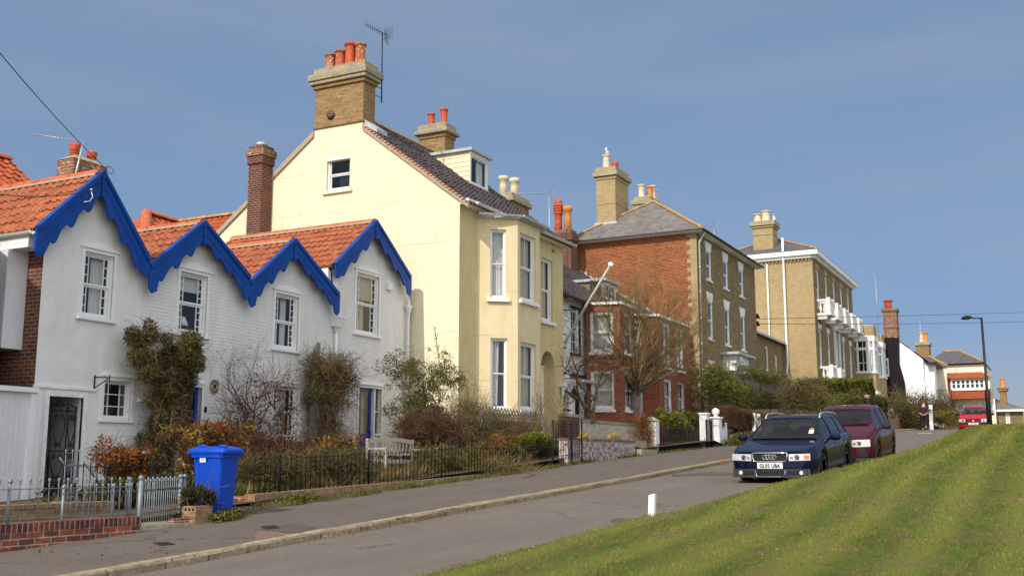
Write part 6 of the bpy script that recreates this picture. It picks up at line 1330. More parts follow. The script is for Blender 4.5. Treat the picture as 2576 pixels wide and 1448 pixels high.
# foreground brick wall with steel railing and gate
FA = front(10.9); wz = pv(10, 10.9)
w1_ = MB(); w1_.box(6.2, 10.5, 10.9, 11.12, .2, onY(180, 1308, 10.9).z - .105); w_o = w1_.build('garden_wall', M['rbrick'], loc=(8.4, 11, .45)); tag(w_o, 'low red brick wall in the left foreground, topped with a soldier course', 'wall')
zt1 = onY(180, 1308, 10.9).z - .105
M['soldier'] = brickm('soldier_course', (.30, .075, .045), (.16, .05, .04), (.40, .33, .25), .5, bw=.075, rh=.3, dark=(.05, .03, .035), offset=0, ms=.008)
M['soldierY'] = brickm('buff_soldier_course', (.36, .24, .12), (.26, .13, .07), (.36, .30, .2), .4, bw=.075, rh=.3, offset=0, ms=.008, patches=[((.17, .15, .07), 4, .58, .15)])
attach(MB().box(6.2, 10.502, 10.895, 11.125, zt1, zt1 + .105).build('soldier_course', M['soldier']), w_o); w_o.children[0].matrix_parent_inverse = Matrix.Translation((-8.4, -11, -.45))
def part_of(o, p): o.parent = p; o.matrix_parent_inverse = Matrix.Translation(-p.location); return o
def finial_bar(mb, p, z0, z1, r=.007, ball=.017):
    mb.tube([(p[0], p[1], z0), (p[0], p[1], z1)], r, 5); mb.lathe((p[0], p[1], z1), [(r, -.03), (.013, -.025), (r, -.015), (ball * .7, .0), (ball, ball), (ball * .7, ball * 2), (.002, ball * 2.4)], 8)
def railing(name, label, a, b, n, h, mat, posts=(), z0=None, rails=(.06, .85), tip='ball', group=None, r=.007, br=None, zf=None):
    a, b = Vector(a), Vector(b); t = T(name, label, 'railing', tuple(a), group); mb = MB()
    for k in range(n):
        p = a.lerp(b, (k + .5) / n); 
        if tip == 'ball': finial_bar(mb, p, p.z, p.z + h, r)
        else: mb.tube([p, (p.x, p.y, p.z + h - .04), (p.x, p.y, p.z + h)], [r, r, .001], 5); mb.lathe((p.x, p.y, p.z + h - .07), [(r, 0), (r * 2, .012), (r, .024)], 6)
    for f in rails: mb.bar(a + Vector((0, 0, h * f)), b + Vector((0, 0, h * f)), .03 if not br else br, .01 if not br else br)
    mb.build('bars', mat, t)
    for f in posts:
        p = a.lerp(b, f); m = MB(); m.tube([(p.x, p.y, p.z - .1), (p.x, p.y, p.z + h * .97)], .019 if tip == 'ball' else .02, 8)
        m.sphere((p.x, p.y, p.z + h * .97 + (.02 if tip == 'ball' else .01)), .03 if tip == 'ball' else .022, 8) ; m.build('post', mat, t)
    return t
zr1 = zt1 + .105 + .05
ht = onY(230, 1208, 10.95).z - zr1
railing('steel_railing', 'galvanised steel railing with ball finials on top of the foreground brick wall', (6.3, 11.0, zr1), (10.42, 11.0, zr1), 30, ht, M['galv'], (.55, .99), rails=(.0, .80))
# second run set further back (garden side of the alley) with the raised swan-neck end
a2, b2 = onY(150, 1305, 12.3), onY(352, 1303, 12.3); h2_ = .62
railing('steel_railing', 'second galvanised railing set back behind the foreground one, by the passage', (a2.x, 12.3, .62), (b2.x + .3, 12.3, .62), 16, onY(250, 1222, 12.3).z - .62, M['galv'], (.02, .52), rails=(.02, .86))
sw = T('steel_railing', 'tall galvanised railing end that sweeps down from the white gate post', 'railing', (12.0, 13.3, .7)); mb = MB()
SWY = 13.6; tops = [(166, 1136), (183, 1136), (201, 1136), (220, 1136), (238, 1153), (256, 1182), (274, 1205), (293, 1222)]; pts_ = []
for (x, y) in tops: q = onY(x, y, SWY); finial_bar(mb, q, .7, q.z); pts_.append(q - Vector((0, 0, .2)))
mb.tube([onY(150, 1150, SWY)] + pts_[:4] , .012, 5); mb.tube([pts_[3] + Vector((0, 0, 0)), pts_[4] - Vector((0, 0, .06)), pts_[5] - Vector((0, 0, .04)), pts_[6], pts_[7]], .02, 6)
for z in (.85, pts_[0].z - .55): mb.tube([(pts_[0].x - .2, SWY, z), (pts_[7].x + .1, SWY, z)], .012, 5)
mb.build('bars', M['galv'], sw)
gt = T('steel_gate', 'open galvanised garden gate with ball finials, hung on round steel posts beside the brick pier', 'gate', (10.7, 11.2, .6)); mb = MB(); ga, gb = Vector((10.62, 11.05, .62)), onY(448, 1345, 11.75); gb.z = .62; gh = onY(410, 1205, 11.3).z - .62
for k in range(9): p = ga.lerp(gb, (k + .5) / 9); finial_bar(mb, p, p.z, p.z + gh)
for k in range(8): p = ga.lerp(gb, (k + 1) / 9); finial_bar(mb, p, p.z, p.z + gh * .96)
for f in (.02, .38, .82): mb.bar(ga + Vector((0, 0, gh * f)), gb + Vector((0, 0, gh * f)), .03, .012)
mb.build('leaf', M['galv'], gt)
for p in (ga, gb + Vector((.08, 0, 0)), gb): m = MB(); m.tube([(p.x, p.y, p.z - .15), (p.x, p.y, p.z + gh)], .03, 8); m.sphere((p.x, p.y, p.z + gh + .03), .038, 8); m.build('post', M['galv'], gt)
mb = MB().fbox(Fr(ga, gb - ga, (0, -1, 0)), .02, .2, gh * .62 + .62, gh * .62 + .65, -.02, .03); mb.build('latch', M['galv'], gt)
# step and red wall behind the gate
def wbox(name, label, x0, x1, y0, y1, z0, z1, mat, cap=None, cat='wall', bevel=0, capm=None, ov=.015):
    o = MB().box(x0, x1, y0, y1, z0, z1 if not isinstance(z1, tuple) else z1[0]).build(name, mat, loc=((x0 + x1) / 2, (y0 + y1) / 2, z0)) if not isinstance(z1, tuple) else MB().hexa([(x0, y0, z0), (x1, y0, z0), (x1, y1, z0), (x0, y1, z0), (x0, y0, z1[0]), (x1, y0, z1[1]), (x1, y1, z1[1]), (x0, y1, z1[0])]).build(name, mat, loc=((x0 + x1) / 2, (y0 + y1) / 2, z0))
    tag(o, label, cat)
    if cap:
        a, b = (z1, z1) if not isinstance(z1, tuple) else z1
        part_of(MB().hexa([(x0 - ov, y0 - ov, a), (x1 + ov, y0 - ov, b), (x1 + ov, y1 + ov, b), (x0 - ov, y1 + ov, a), (x0 - ov, y0 - ov, a + cap), (x1 + ov, y0 - ov, b + cap), (x1 + ov, y1 + ov, b + cap), (x0 - ov, y1 + ov, a + cap)]).build('coping', capm or M['ybrick'], bevel=bevel), o)
    return o
wbox('stone_step', 'worn stone step under the open steel gate', 10.52, 11.95, 10.95, 11.7, .3, pv(11, 11) + .05, M['step'], cat='step')
wbox('garden_wall', 'bright red brick wall end seen through the steel gate', 10.5, 12.2, 11.95, 12.15, .2, onY(400, 1300, 11.95).z, M['rbrick'])
zc1 = onY(260, 1262, 12.9).z
wbox('planter_wall', 'buff and red brick planter wall behind the railings, with a flat coping', 9.3, onY(450 / 2.403 / 1.59 * 2.403 * 1.59 * .6, 1262, 12.9).x + .15, 12.9, 13.1, .2, zc1 - .05, M['ybrick'], cap=.06, capm=M['soldierY'])
zc2 = onY(370, 1290, 12.9).z
wbox('planter_wall', 'lower buff brick edging behind the steel gate, running to the square pier', onY(281, 1290, 12.9).x, onY(445, 1290, 12.9).x + .5, 12.9, 13.08, .2, onY(370, 1283, 12.9).z - .04, M['ybrick'], cap=.05, capm=M['soldierY'])
PQ = gnd(491, 1321, .1); PY = PQ.y; pxa, pxb = PQ.x + .1, PQ.x + .33
pier = wbox('brick_pier', 'square brown brick pier with cored bricks on top, left of the blue bin', pxa - .1, pxb, PY, PY + .26, .3, onY(505, 1272, PY).z, M['ybrick'], cat='pier')
hb = MB()
for k in range(3): hb.lathe((pxa - .102, PY + .05 + .07 * k, onY(505, 1272, PY).z - .045), [(.02, 0), (.02, .003)], 10, axis=(-1, 0, 0))
part_of(hb.build('core_holes', M['black']), pier)
wbox('garden_wall', 'stub of red brick wall joining the steel gate post to the square pier', onY(448, 1320, PY + .1).x, pxa - .1, PY + .12, PY + .3, .3, onY(458, 1303, PY + .1).z, M['rbrick'])
# the long low wall beside the pavement, rising with the street
YL = 11.95; la, lb = onY(640, 1280, YL).x, onY(1212, 1195, YL).x
def zl(x): return interp([(13.6, onY(640, 1245, YL).z), (23.2, onY(1195, 1188, YL).z)], x)
wbox('garden_wall', 'long low brick wall with a soldier coping, climbing along the pavement past the blue bin', la, lb, YL, YL + .22, .5, (zl(la) - .11, zl(lb) - .11), M['ybrick'], cap=.11, capm=M['soldierY'], ov=.004)
wbox('garden_wall', 'short red brick return behind the blue bin', la - .02, la + .2, YL + .22, YL + 1.0, .5, zl(13.7) - .02, M['rbrick'])
wbox('stone_step', 'flat stone threshold at the foot of the wall right of the blue bin', la - 1.0, la, YL - .02, YL + .5, .4, pv(13.2) + .05, M['step'], cat='step')
# thin black railings behind that wall
def zrb(x): return zl(x) - .02
zi = onY(900, 1132, YL + .12).z
def iron_run(label, x0, x1, y, n, h, posts, group='black garden railings', zf=None):
    zf = zf or zrb; return railing('iron_railing', label, (x0, y, zf(x0)), (x1, y, zf(x1)), n, h, M['iron'], posts, rails=(.12, .88), tip='spike', group=group, r=.008)
hI = onY(1030, 1128, YL + .12).z - zrb(onY(1030, 1128, YL + .12).x)
iron_run('thin black spiked railings along the low wall, between the blue bin and the wooden bench', 14.0, 19.5, YL + .12, 40, hI, (.13, .62))
iron_run('thin black railings with spiked tips in front of the bench and the brown shrub', 19.5, 25.9, YL + .12, 44, hI + .06, (.1, .66, .99))
iron_run('black railings behind the orange shrub and the steel gate', 11.6, 13.6, 13.35, 15, onY(400, 1157, 13.35).z - .75, (.72,), zf=lambda x: .75)
iron_run('black gate railings by the round green topiary bush', 25.9, 27.9, YL + .15, 13, 1.1, (.0, .62, .98), zf=lambda x: G(x) + .28)
# worn painted wall beyond, steps, second wall and piers
worn = brickm('flaking_painted_brick', (.32, .12, .07), (.24, .10, .06), (.34, .30, .25), .4, patches=[((.46, .43, .43), 7, .47, .06), ((.56, .54, .53), 17, .55, .04), ((.20, .15, .12), 2, .62, .15)])
wornl = brickm('flaking_cream_painted_brick', (.45, .20, .11), (.38, .17, .10), (.42, .36, .28), .3, patches=[((.56, .52, .40), 6, .40, .08), ((.62, .58, .47), 15, .52, .05), ((.36, .3, .2), 1.6, .6, .15)])
za_, zb_2 = onY(1425, 1101, 12.2).z, onY(1600, 1108, 12.2).z
x0, x1 = onY(1430, 1140, 12.2).x, onY(1598, 1140, 12.2).x
wbox('garden_wall', 'old red brick wall with flaking pale paint, facing the pavement before the stone steps', x0, x1, 12.2, 12.5, 1, (za_ - .05, zb_2 - .05), worn, cap=.06, capm=M['lichbrick'], ov=.02)
YM = 14.6; xa_, xb_ = onY(1458, 1085, YM).x, onY(1640, 1085, YM).x; zm = onY(1550, 1062, YM).z
wbox('garden_wall', 'cream painted brick wall with a stone coping, behind the daffodils', xa_, xb_, YM, YM + .25, 1, zm - .08, wornl, cap=.1, capm=M['lichstone'], ov=.03)
wbox('garden_wall', 'red brick stub wall at the corner of the ochre house', xa_ - 1.1, xa_, YM, YM + .25, 1, zm + .05, M['cbrick'], cap=.1, capm=M['lichstone'], ov=.03)
pp = onY(1645, 1112, 12.3); pz1 = onY(1640, 1046, 12.3).z
PX = onY(1649, 1080, 12.4).x; pz1 = onY(1640, 1050, 12.5).z
pr2 = wbox('brick_pier', 'square painted pier with a peaked stone cap at the foot of the bare tree', PX, PX + .34, 12.4, 12.76, 1.3, pz1 - .1, wornl, cat='pier')
cx_, cy_ = PX + .17, 12.58; part_of(MB().hexa([(cx_ - .22, cy_ - .23, pz1 - .1), (cx_ + .22, cy_ - .23, pz1 - .1), (cx_ + .22, cy_ + .23, pz1 - .1), (cx_ - .22, cy_ + .23, pz1 - .1), (cx_ - .05, cy_ - .05, pz1 + .04), (cx_ + .05, cy_ - .05, pz1 + .04), (cx_ + .05, cy_ + .05, pz1 + .04), (cx_ - .05, cy_ + .05, pz1 + .04)]).build('pier_cap', M['lichstone']), pr2)
part_of(MB().box(PX - .012, PX + .35, 12.388, 12.40, onY(1650, 1115, 12.4).z, pz1 - .12).build('white_face', M['wpaint']), pr2)
for (xl, xr, yt, yb, lab) in ((1555, 1640, 1158, 1172, 'lowest stone step at the pavement below the painted pier'), (1550, 1600, 1138, 1150, 'upper stone step below the painted pier')):
    a = gnd(xl + 30, yb, .1); b = onY(xr, yb, a.y - .1); zt = onY((xl + xr) / 2, yt, a.y).z; wbox('stone_step', lab, x1 + .05, x1 + 1.5, 12.0 if yt > 1150 else 12.35, 12.5 if yt > 1150 else 12.9, 1, pv(x1) + (.22 if yt > 1150 else .5), M['step'], cat='step')
# black plinth wall with ornamental black railings and gate
x2, x3_ = PX + .38, onY(1766, 1120, 12.35).x; zp0, zp1 = onY(1655, 1115, 12.35).z, onY(1770, 1117, 12.35).z
wbox('garden_wall', 'black painted plinth wall under the ornamental railings', x2, x3_, 12.35, 12.6, 1.2, (zp0, zp1), M['plinth'])
hR = onY(1700, 1073, 12.45).z - (zp0 + zp1) / 2
ir = railing('iron_railing', 'black railings on the black plinth, with close-set bars and scrolls', (x2, 12.45, zp0), (x3_, 12.45, zp1), 30, hR, M['iron'], (.0, .45, .98), rails=(.1, .9, .55), tip='spike', group=None, r=.014)
sc = MB(); Fs = front(12.45)
for (u, z, s) in ((x3_ - .55, zp1 + hR + .1, 1), (x3_ - .3, zp1 + hR + .22, -1), (x2 + 2.6, zp0 + hR + .12, 1)): scroll(sc, Fs, u, z, 0, .15, s, 0, 1.5, .014)
sc.build('scrollwork', M['iron'], ir)
def pillar(lab, xe, yt, yb, Y, ball=False, d=.3, w=.34):
    """xe = photo position of the corner between the flank and the street face"""
    a = onY(xe, (yt + yb) / 2, Y).x; b = a + w; zt = onY(xe, yt, Y).z
    o = MB().box(a, b, Y, Y + d, pv(a) - .3, zt).build('gate_pier', M['wbrickS'], loc=(a, Y, pv(a))); tag(o, lab, 'pier')
    part_of(MB().box(a - .04, b + .04, Y - .04, Y + d + .04, zt, zt + .07).build('pier_cap', M['wwall'], bevel=.02), o)
    if ball: c = ((a + b) / 2, Y + d / 2, zt + .07); part_of(MB().lathe(c, [(.10, 0), (.075, .04), (.065, .07), (.13, .11), (.155, .18), (.155, .23), (.12, .30), (.03, .35)], 14).build('ball_finial', M['wwall']), o)
    return o
M['wbrickS'] = render_m('white_painted_pier_brick', (.80, .80, .80), .04, .6, 1.6, (.66, .64, .6), 3)
pillar('white painted brick gate pier beside the black railings', 1779, 1042, 1125, 12.3, d=.30)
pb = pillar('white painted brick pier topped by a white ball finial', 1810, 1052, 1128, 12.0, True, d=.38, w=.4)
xb2 = onY(1810, 1090, 12.0).x + .4; xb3 = onY(1831, 1090, 12.0).x
o = MB().prism([(xb2, 12.02, 1.9), (xb3, 12.02, 1.9), (xb3, 12.02, onY(1829, 1062, 12).z), (xb3 - .15, 12.02, onY(1826, 1062, 12).z), (xb2 + .45, 12.02, onY(1820, 1082, 12).z), (xb2, 12.02, onY(1816, 1079, 12).z)], (0, .25, 0)).build('garden_wall', M['wbrickS'], loc=(xb2, 12, 1.9)); tag(o, 'white brick wing wall with a scooped top beside the ball-topped pier', 'wall')
g_ = MB(); a = onY(1777, 1100, 12.3).x; b = onY(1788, 1100, 12.3).x + .2
for k in range(7): g_.bar((a + (b - a) * k / 6, 12.3, 2.05), (a + (b - a) * k / 6, 12.3, onY(1783, 1055, 12.3).z), .03)
for z in (2.2, 2.7, onY(1783, 1058, 12.3).z): g_.bar((a, 12.3, z), (b, 12.3, z), .04)
tag(g_.build('iron_gate', M['iron'], loc=(a, 12.3, 2.05)), 'small black iron gate between the white piers', 'gate')
YW = 11.9; xc, xd = xb3 + .3, onY(1862 + 40, 1090, YW).x
wbox('garden_wall', 'grey brick retaining wall under the brown clipped hedge', xc, 60, YW, YW + .3, 1.8, (onY(1840, 1092, YW).z, onY(1840, 1092, YW).z + 1.0), M['ybrick'])
def wgate(lab, xl, xr, yt, yb, Y, dip=.18):
    a, b = onY(xl, (yt + yb) / 2, Y).x, onY(xr, (yt + yb) / 2, Y).x; zt, zb = onY((xl + xr) / 2, yt, Y).z, onY((xl + xr) / 2, yb, Y).z; t = T('wooden_gate', lab, 'gate', (a, Y, zb), 'white gates and posts')
    n = 8; tp = [(a + (b - a) * k / n, zt - dip * sin(pi * k / n)) for k in range(n + 1)]; MB().prism([(a, Y, zb), (b, Y, zb)] + [(x, Y, z) for x, z in tp[::-1]], (0, .06, 0)).build('gate_leaf', M['wpaint'], t)
    w = max(.1, (b - a) * .12)
    for x in (a - w, b): MB().box(x, x + w, Y - .05, Y + .1, zb - .2, zt + .12).build('post', M['wpaint'], t)
    return t
wgate('white wooden garden gate with a dipped top, just left of the dark blue car', 1899, 1910, 1046, 1100, 11.8, .12)
wgate('white close-boarded gate with two round-topped posts near the walking man', 2236, 2246, 1030, 1078, 10.0, .1)
wo_ = T('white_post', 'white post standing on the pavement behind the walking man', 'post', (72.3, 8.0, 3.6)); MB().bar(onY(2344, 1082, 7.6), onY(2341, 1018, 7.6), .22, .16).build('shaft', M['wworn'], wo_)
# trellis fence in front of the ochre house, ivy-covered board fence, far walls
tr = MB(); YT = 14.0; q0, q1 = onY(1215, 1040, YT), onY(1375, 1050, YT); zt0, zt1_ = onY(1290, 1028, YT).z, onY(1290, 1078, YT).z
n = 22; H = zt0 - zt1_
for k in range(-4, n):
    a = q0.x + (q1.x - q0.x) * k / n; b = a + H * 1.0
    for (p, q) in (((a, YT, zt1_), (b, YT, zt0)), ((b, YT + .02, zt1_), (a, YT + .02, zt0))):
        if p[0] > q0.x - .2 and q[0] < q1.x + .3 and p[0] < q1.x + .3 and q[0] > q0.x - .2: tr.bar(p, q, .035, .012, up=(0, 1, 0))
tag(tr.build('trellis', M['woodgrey'], loc=(q0.x, YT, zt1_)), 'weathered diamond trellis below the bay windows of the ochre house', 'trellis')
YG = 14.2; xa3, xb3_ = onY(1775, 960, YG).x, onY(1984, 985, YG).x
fz0, fz1 = onY(1855, 945, YG).z, onY(1984, 945, YG).z
bf = T('board_fence', 'tall grey board fence half hidden by climbing greenery below the buff house', 'fence', (xa3, YG, 3)); mb = MB(); mb.hexa([(xa3, YG, 2.5), (xb3_, YG, 3), (xb3_, YG + .08, 3), (xa3, YG + .08, 2.5), (xa3, YG, fz0), (xb3_, YG, fz1), (xb3_, YG + .08, fz1), (xa3, YG + .08, fz0)]); mb.build('boards', M['woodgrey'], bf)
mb = MB()
for z in (-.15, -1.2): mb.bar((xa3, YG - .05, fz0 + z), (xb3_, YG - .05, fz1 + z), .08, .1)
mb.build('rail', M['woodgrey'], bf)
for k in range(6): x = xa3 + (xb3_ - xa3) * k / 5; MB().box(x - .07, x + .07, YG - .12, YG, 3, fz0 + (fz1 - fz0) * k / 5 + .1).build('post', M['woodgrey'], bf)
wbox('garden_wall', 'brown brick garden wall beside the white gate near the walking man', 74, 77, 9.6, 9.9, 3, onX(2255, 1042, 74.5).z, M['ybrick'])
wbox('garden_wall', 'grey stone wall behind the white post, below the shrubs', 79.5, 90, onX(2350, 1060, 80).y + 1.0, onX(2350, 1060, 80).y + 1.4, 3, onX(2350, 1048, 80).z, M['step'])
a, b = onX(2374, 1066, 90), onX(2409, 1066, 90); wbox('garden_wall', 'low buff brick wall left of the red car in the distance', 90, 94, b.y, a.y, 3, onX(2390, 1062, 90).z, M['ybrick'], cap=.12, capm=M['lichstone'])
wbox('garden_pier', 'small stone pier among the hedges above the maroon car', 66, 66.5, onX(2185, 1000, 66).y, onX(2175, 1000, 66).y, 3.5, onX(2180, 992, 66).z, M['lichstone'], cat='pier')

# white boarded gates at the far left
gz0 = T('garden_gates', 'tall white boarded gates at the left edge, beside the passage doorway', 'gate', (12.5, 16.8, .5)); YX = 16.85
zt4, zb4 = onY(50, 985, YX).z, onY(50, 1275, YX).z; xr = onY(80, 1100, YX).x
MB().box(10, xr - .12, YX, YX + .05, .75, zt4).build('boards', M['board'], gz0)
m = MB(); k = 10.05
while k < xr - .14: m.box(k, k + .012, YX - .004, YX + .001, .76, zt4 - .01); k += .115
m.build('board_joints', M['wworn'], gz0)
m = MB(); m.box(10, xr, YX - .1, YX + .12, zt4, zt4 + .09); m.box(xr - .12, xr, YX - .06, YX + .1, .65, zt4); m.box(xr + .02, xr + .16, YX + .0, YX + .15, .65, zt4 + .05); m.build('frame', M['wpaint'], gz0)
MB().box(9.8, xr + .3, YX - .15, YX + .2, .2, .74).build('footing', M['step'], gz0)

# blue wheelie bin
bn = T('wheelie_bin', 'bright blue wheelie bin with a closed lid, standing beside the brick pier', 'bin', (13.3, 12.2, pv(13.3)))
bc = gnd(531, 1306, .1); BX, BYY = bc.x + .12, bc.y + .06; bz = pv(BX); yaw = radians(-84); bsc = 1.0
def Rb(x, y, z): return Vector((BX + bsc * (x * cos(yaw) - y * sin(yaw)), BYY + bsc * (x * sin(yaw) + y * cos(yaw)), bz + bsc * z))
def sidebox(x0, x1, z0, z1, d0, d1):
    f = lambda x, z, d: Rb(x, -(.1975 + (z - .25) * .05) - d, z)
    return [f(x0, z0, d1), f(x1, z0, d1), f(x1, z0, d0), f(x0, z0, d0), f(x0, z1, d1), f(x1, z1, d1), f(x1, z1, d0), f(x0, z1, d0)]
def ring(w, d, z, r=.05, n=4, dy=0):
    out = []
    for (sx, sy, a0) in ((1, 1, 0), (-1, 1, 90), (-1, -1, 180), (1, -1, 270)):
        for k in range(n + 1): a = radians(a0 + 90 * k / n); out.append(Rb(sx * (w / 2 - r) + r * cos(a), sy * (d / 2 - r) + r * sin(a) + dy, z))
    return out
def loft(rings, mb, sm=True):
    n = len(rings[0]); vs = [q for r in rings for q in r]; fs = [(i * n + k, i * n + (k + 1) % n, (i + 1) * n + (k + 1) % n, (i + 1) * n + k) for i in range(len(rings) - 1) for k in range(n)]
    mb.add(vs, fs, sm); mb.add(rings[0], [tuple(range(n))[::-1]]); mb.add(rings[-1], [tuple(range(n))]); return mb
# x = depth (handle side at -x faces the viewer's left), y = width
bd = MB(); loft([ring(.42, .38, .02, .05), ring(.44, .395, .25, .05), ring(.515, .45, .80, .05), ring(.53, .46, .92, .05), ring(.53, .46, .93, .05)], bd); bd.build('body', M['bplastic'], bn)
bd = MB(); loft([ring(.57, .50, .87, .05), ring(.57, .50, .925, .05)], bd); bd.build('rim', M['bplastic'], bn)
bd = MB(); loft([ring(.66, .53, .925, .06), ring(.68, .55, .955, .06), ring(.66, .53, .985, .07), ring(.58, .46, 1.015, .08), ring(.45, .34, 1.035, .1)], bd); lid = bd.build('lid', M['bplastic'], bn)
m = MB()
for x in (-.12, .24): m.tube([Rb(x + .06, -.2, .98), Rb(x + .06, -.2, 1.045), Rb(x - .06, -.2, 1.045), Rb(x - .06, -.2, .98)], .014, 6)
m.build('lid_handle', M['bplastic'], lid)
MB().tube([Rb(-.31, .24, .93), Rb(-.38, .2, .93), Rb(-.38, -.2, .93), Rb(-.31, -.24, .93)], .02, 6).build('handle', M['bplastic'], bn)
m = MB()
for x in (-.2, .0, .24): m.hexa(sidebox(x, x + .014, .82, .93, -.01, .03))
m.build('rib', M['bplastic'], bn)
for y in (-.2, .2): MB().lathe(Rb(-.19, y, .1), [(.1, -.03), (.1, .03)], 14, axis=Rb(0, 1, 0) - Rb(0, 0, 0)).build('wheel', M['iron'], bn)
lo_ = MB().hexa(sidebox(-.12, -.02, .80, .875, -.01, .008)).build('label', M['wwall'], bn)
la_ = MB()
for (z, w) in ((.858, .05), (.84, .06), (.822, .045)): la_.hexa(sidebox(-.07 - w / 2, -.07 + w / 2, z, z + .007, 0, .0095))
la_.build('lettering', M['iron'], lo_)

# slatted bench in the garden
q = onY(985, 1170, 13.6); b0 = onY(928, 1105, 13.7).x; b1 = onY(1043, 1105, 13.7).x; zs = onY(985, 1155, 13.4).z; zb = zs - .42; zk = onY(985, 1104, 13.7).z
bt = T('bench', 'weathered pale wooden bench with a slatted back, behind the black railings', 'bench', ((b0 + b1) / 2, 13.5, zb)); by = 13.72
sl2 = MB()
for k in range(5): sl2.box(b0 + .03, b1 - .03, by - .45 + k * .09, by - .38 + k * .09, zs - .025, zs)
sl2.build('seat', M['wood'], bt)
for x in (b0, b1 - .06):
    for y, z in ((by - .48, zs + .22), (by, zk)): MB().box(x, x + .06, y, y + .06, zb - .1, z).build('leg', M['wood'], bt)
    MB().box(x - .01, x + .07, by - .5, by + .02, zs + .22, zs + .255).build('armrest', M['wood'], bt)
bk = MB(); bk.box(b0 + .06, b1 - .06, by + .005, by + .045, zs + .1, zs + .16)
n = 10; arc = [(b0 + .06 + (b1 - b0 - .12) * k / n, zk - .10 + .05 * sin(pi * k / n)) for k in range(n + 1)]
for (a, za), (b, zb2) in zip(arc, arc[1:]): bk.hexa([(a, by, za), (b, by, zb2), (b, by + .045, zb2), (a, by + .045, za), (a, by, za + .09), (b, by, zb2 + .09), (b, by + .045, zb2 + .09), (a, by + .045, za + .09)])
for k in range(12): x = b0 + .1 + (b1 - b0 - .26) * k / 11; bk.box(x, x + .045, by + .012, by + .035, zs + .16, zk - .07)
bk.build('backrest', M['wood'], bt); MB().box(b0 + .04, b1 - .04, by - .46, by - .43, zs - .09, zs - .025).build('seat_rail', M['wood'], bt)

# white marker post at the grass edge
mp_ = gnd(1645, 1300); wp = MB(); X, Y = mp_.x, 5.48; z0, z1 = G(X) - .1, onY(1648, 1240, 5.5).z; wv = .048
wp.hexa([(X - wv, Y - wv, z0), (X + wv, Y - wv, z0), (X + wv, Y + wv, z0), (X - wv, Y + wv, z0), (X - wv + .02, Y - wv - .015, z1), (X + wv + .02, Y - wv - .015, z1), (X + wv + .02, Y + wv - .015, z1 - .01), (X - wv + .02, Y + wv - .015, z1 - .02)])
tag(wp.build('marker_post', M['wwall'], loc=(X, Y, G(X)), bevel=.01), 'short white painted marker post at the corner of the grass and the road', 'post')

# lamp post on the bank
XL = 53; a, b, c_, d = onX(2490, 1072, XL), onX(2469, 800, XL), onX(2466, 800, XL), onX(2432, 798, XL)
lp = T('street_lamp', 'black street lamp with one arm and a curved lantern, standing on the grass bank', 'street lamp', tuple(a))
k = a.lerp(b, .335); bb2 = a.lerp(b, .35); aa = a - Vector((0, 0, .3))
MB().tube([aa, k - (b - a) * .02, bb2, b + (b - a) * .006], [.115, .105, .062, .05], 10).build('column', M['blackg'] if 'blackg' in M else M['iron'], lp)
arm_end = onX(2445, 800, XL); MB().tube([b, arm_end], .032, 8).build('arm', M['iron'], lp)
he = onX(2417, 801, XL); dv = (he - arm_end); L_ = dv.length; hd = MB(); rings_ = []
for t, w, h_ in ((-.04, .05, .04), (.1, .09, .08), (.35, .15, .13), (.65, .16, .12), (.9, .10, .06), (1.0, .02, .015)):
    c0 = arm_end + dv * t + Vector((0, 0, .03 - .04 * t)); sx_ = dv.normalized().cross(Vector((0, 0, 1))).normalized(); rings_.append([c0 + sx_ * (w * cos(2 * pi * j / 12)) + Vector((0, 0, 1)) * (h_ * sin(2 * pi * j / 12) * (1 if sin(2 * pi * j / 12) > 0 else .55)) for j in range(12)])
M['lampblk'] = paintm('lamp_black', (.015, .015, .016), .3, .2); loft(rings_, hd); hd.build('lantern_head', M['lampblk'], lp)
rings_ = [[Vector((q.x, q.y, q.z - .035)) + (q - (arm_end + dv * .5)) * -.15 for q in r] for r in rings_[1:5]]; hd = MB(); loft(rings_, hd); hd.build('lamp_glass', M['glass'], lp)

# overhead wires
def wire(lab, a, b, sag=.3, r=.012, n=14):
    a, b = Vector(a), Vector(b); pts = [a.lerp(b, k / n) - Vector((0, 0, sag * 4 * (k / n) * (1 - k / n))) for k in range(n + 1)]; tag(MB().tube(pts, r, 4).build('overhead_wire', M['iron'], loc=tuple(a)), lab, 'wire', 'overhead wires')
wire('black telephone wire dropping from the top left corner to the two-pot chimney', onY(-300, -240, 12), onY(262, 420, 20.4), .15, .012)
wire('upper of the two thin wires crossing the sky on the right', (62.8, 15.7, 10.0), onY(3000, 763, -30), .4, .016, 20)
wire('lower of the two thin wires crossing the sky on the right', (62.8, 15.7, 9.7), onY(3000, 769, -30), 1.2, .016, 20)
wire('thin cable looping from the left edge to the hook on the first blue bargeboard', onY(-60, 478, 15), onY(366, 723, 16.6) * 0 + onY(366 / 1.59 * 1.585, 722, 16.6) * 0 + onY(229, 486 - 8, 16.6), .12, .008)

# stone retaining wall following the back of the pavement below the hedges
m = MB(); xs_ = fr_(46, 73, 18)
for a, b in zip(xs_, xs_[1:]):
    ya, yb = interp(BACK, a) + .1, interp(BACK, b) + .1; za, zb = G(a) + .75, G(b) + .75
    m.hexa([(a, ya, G(a) - .2), (b, yb, G(b) - .2), (b, yb + .3, G(b) - .2), (a, ya + .3, G(a) - .2), (a, ya, za), (b, yb, zb), (b, yb + .3, zb), (a, ya + .3, za)])
tag(m.build('garden_wall', M['ybrick'], loc=(46, 11, 2.2)), 'long brown retaining wall half hidden behind the two parked cars', 'wall')
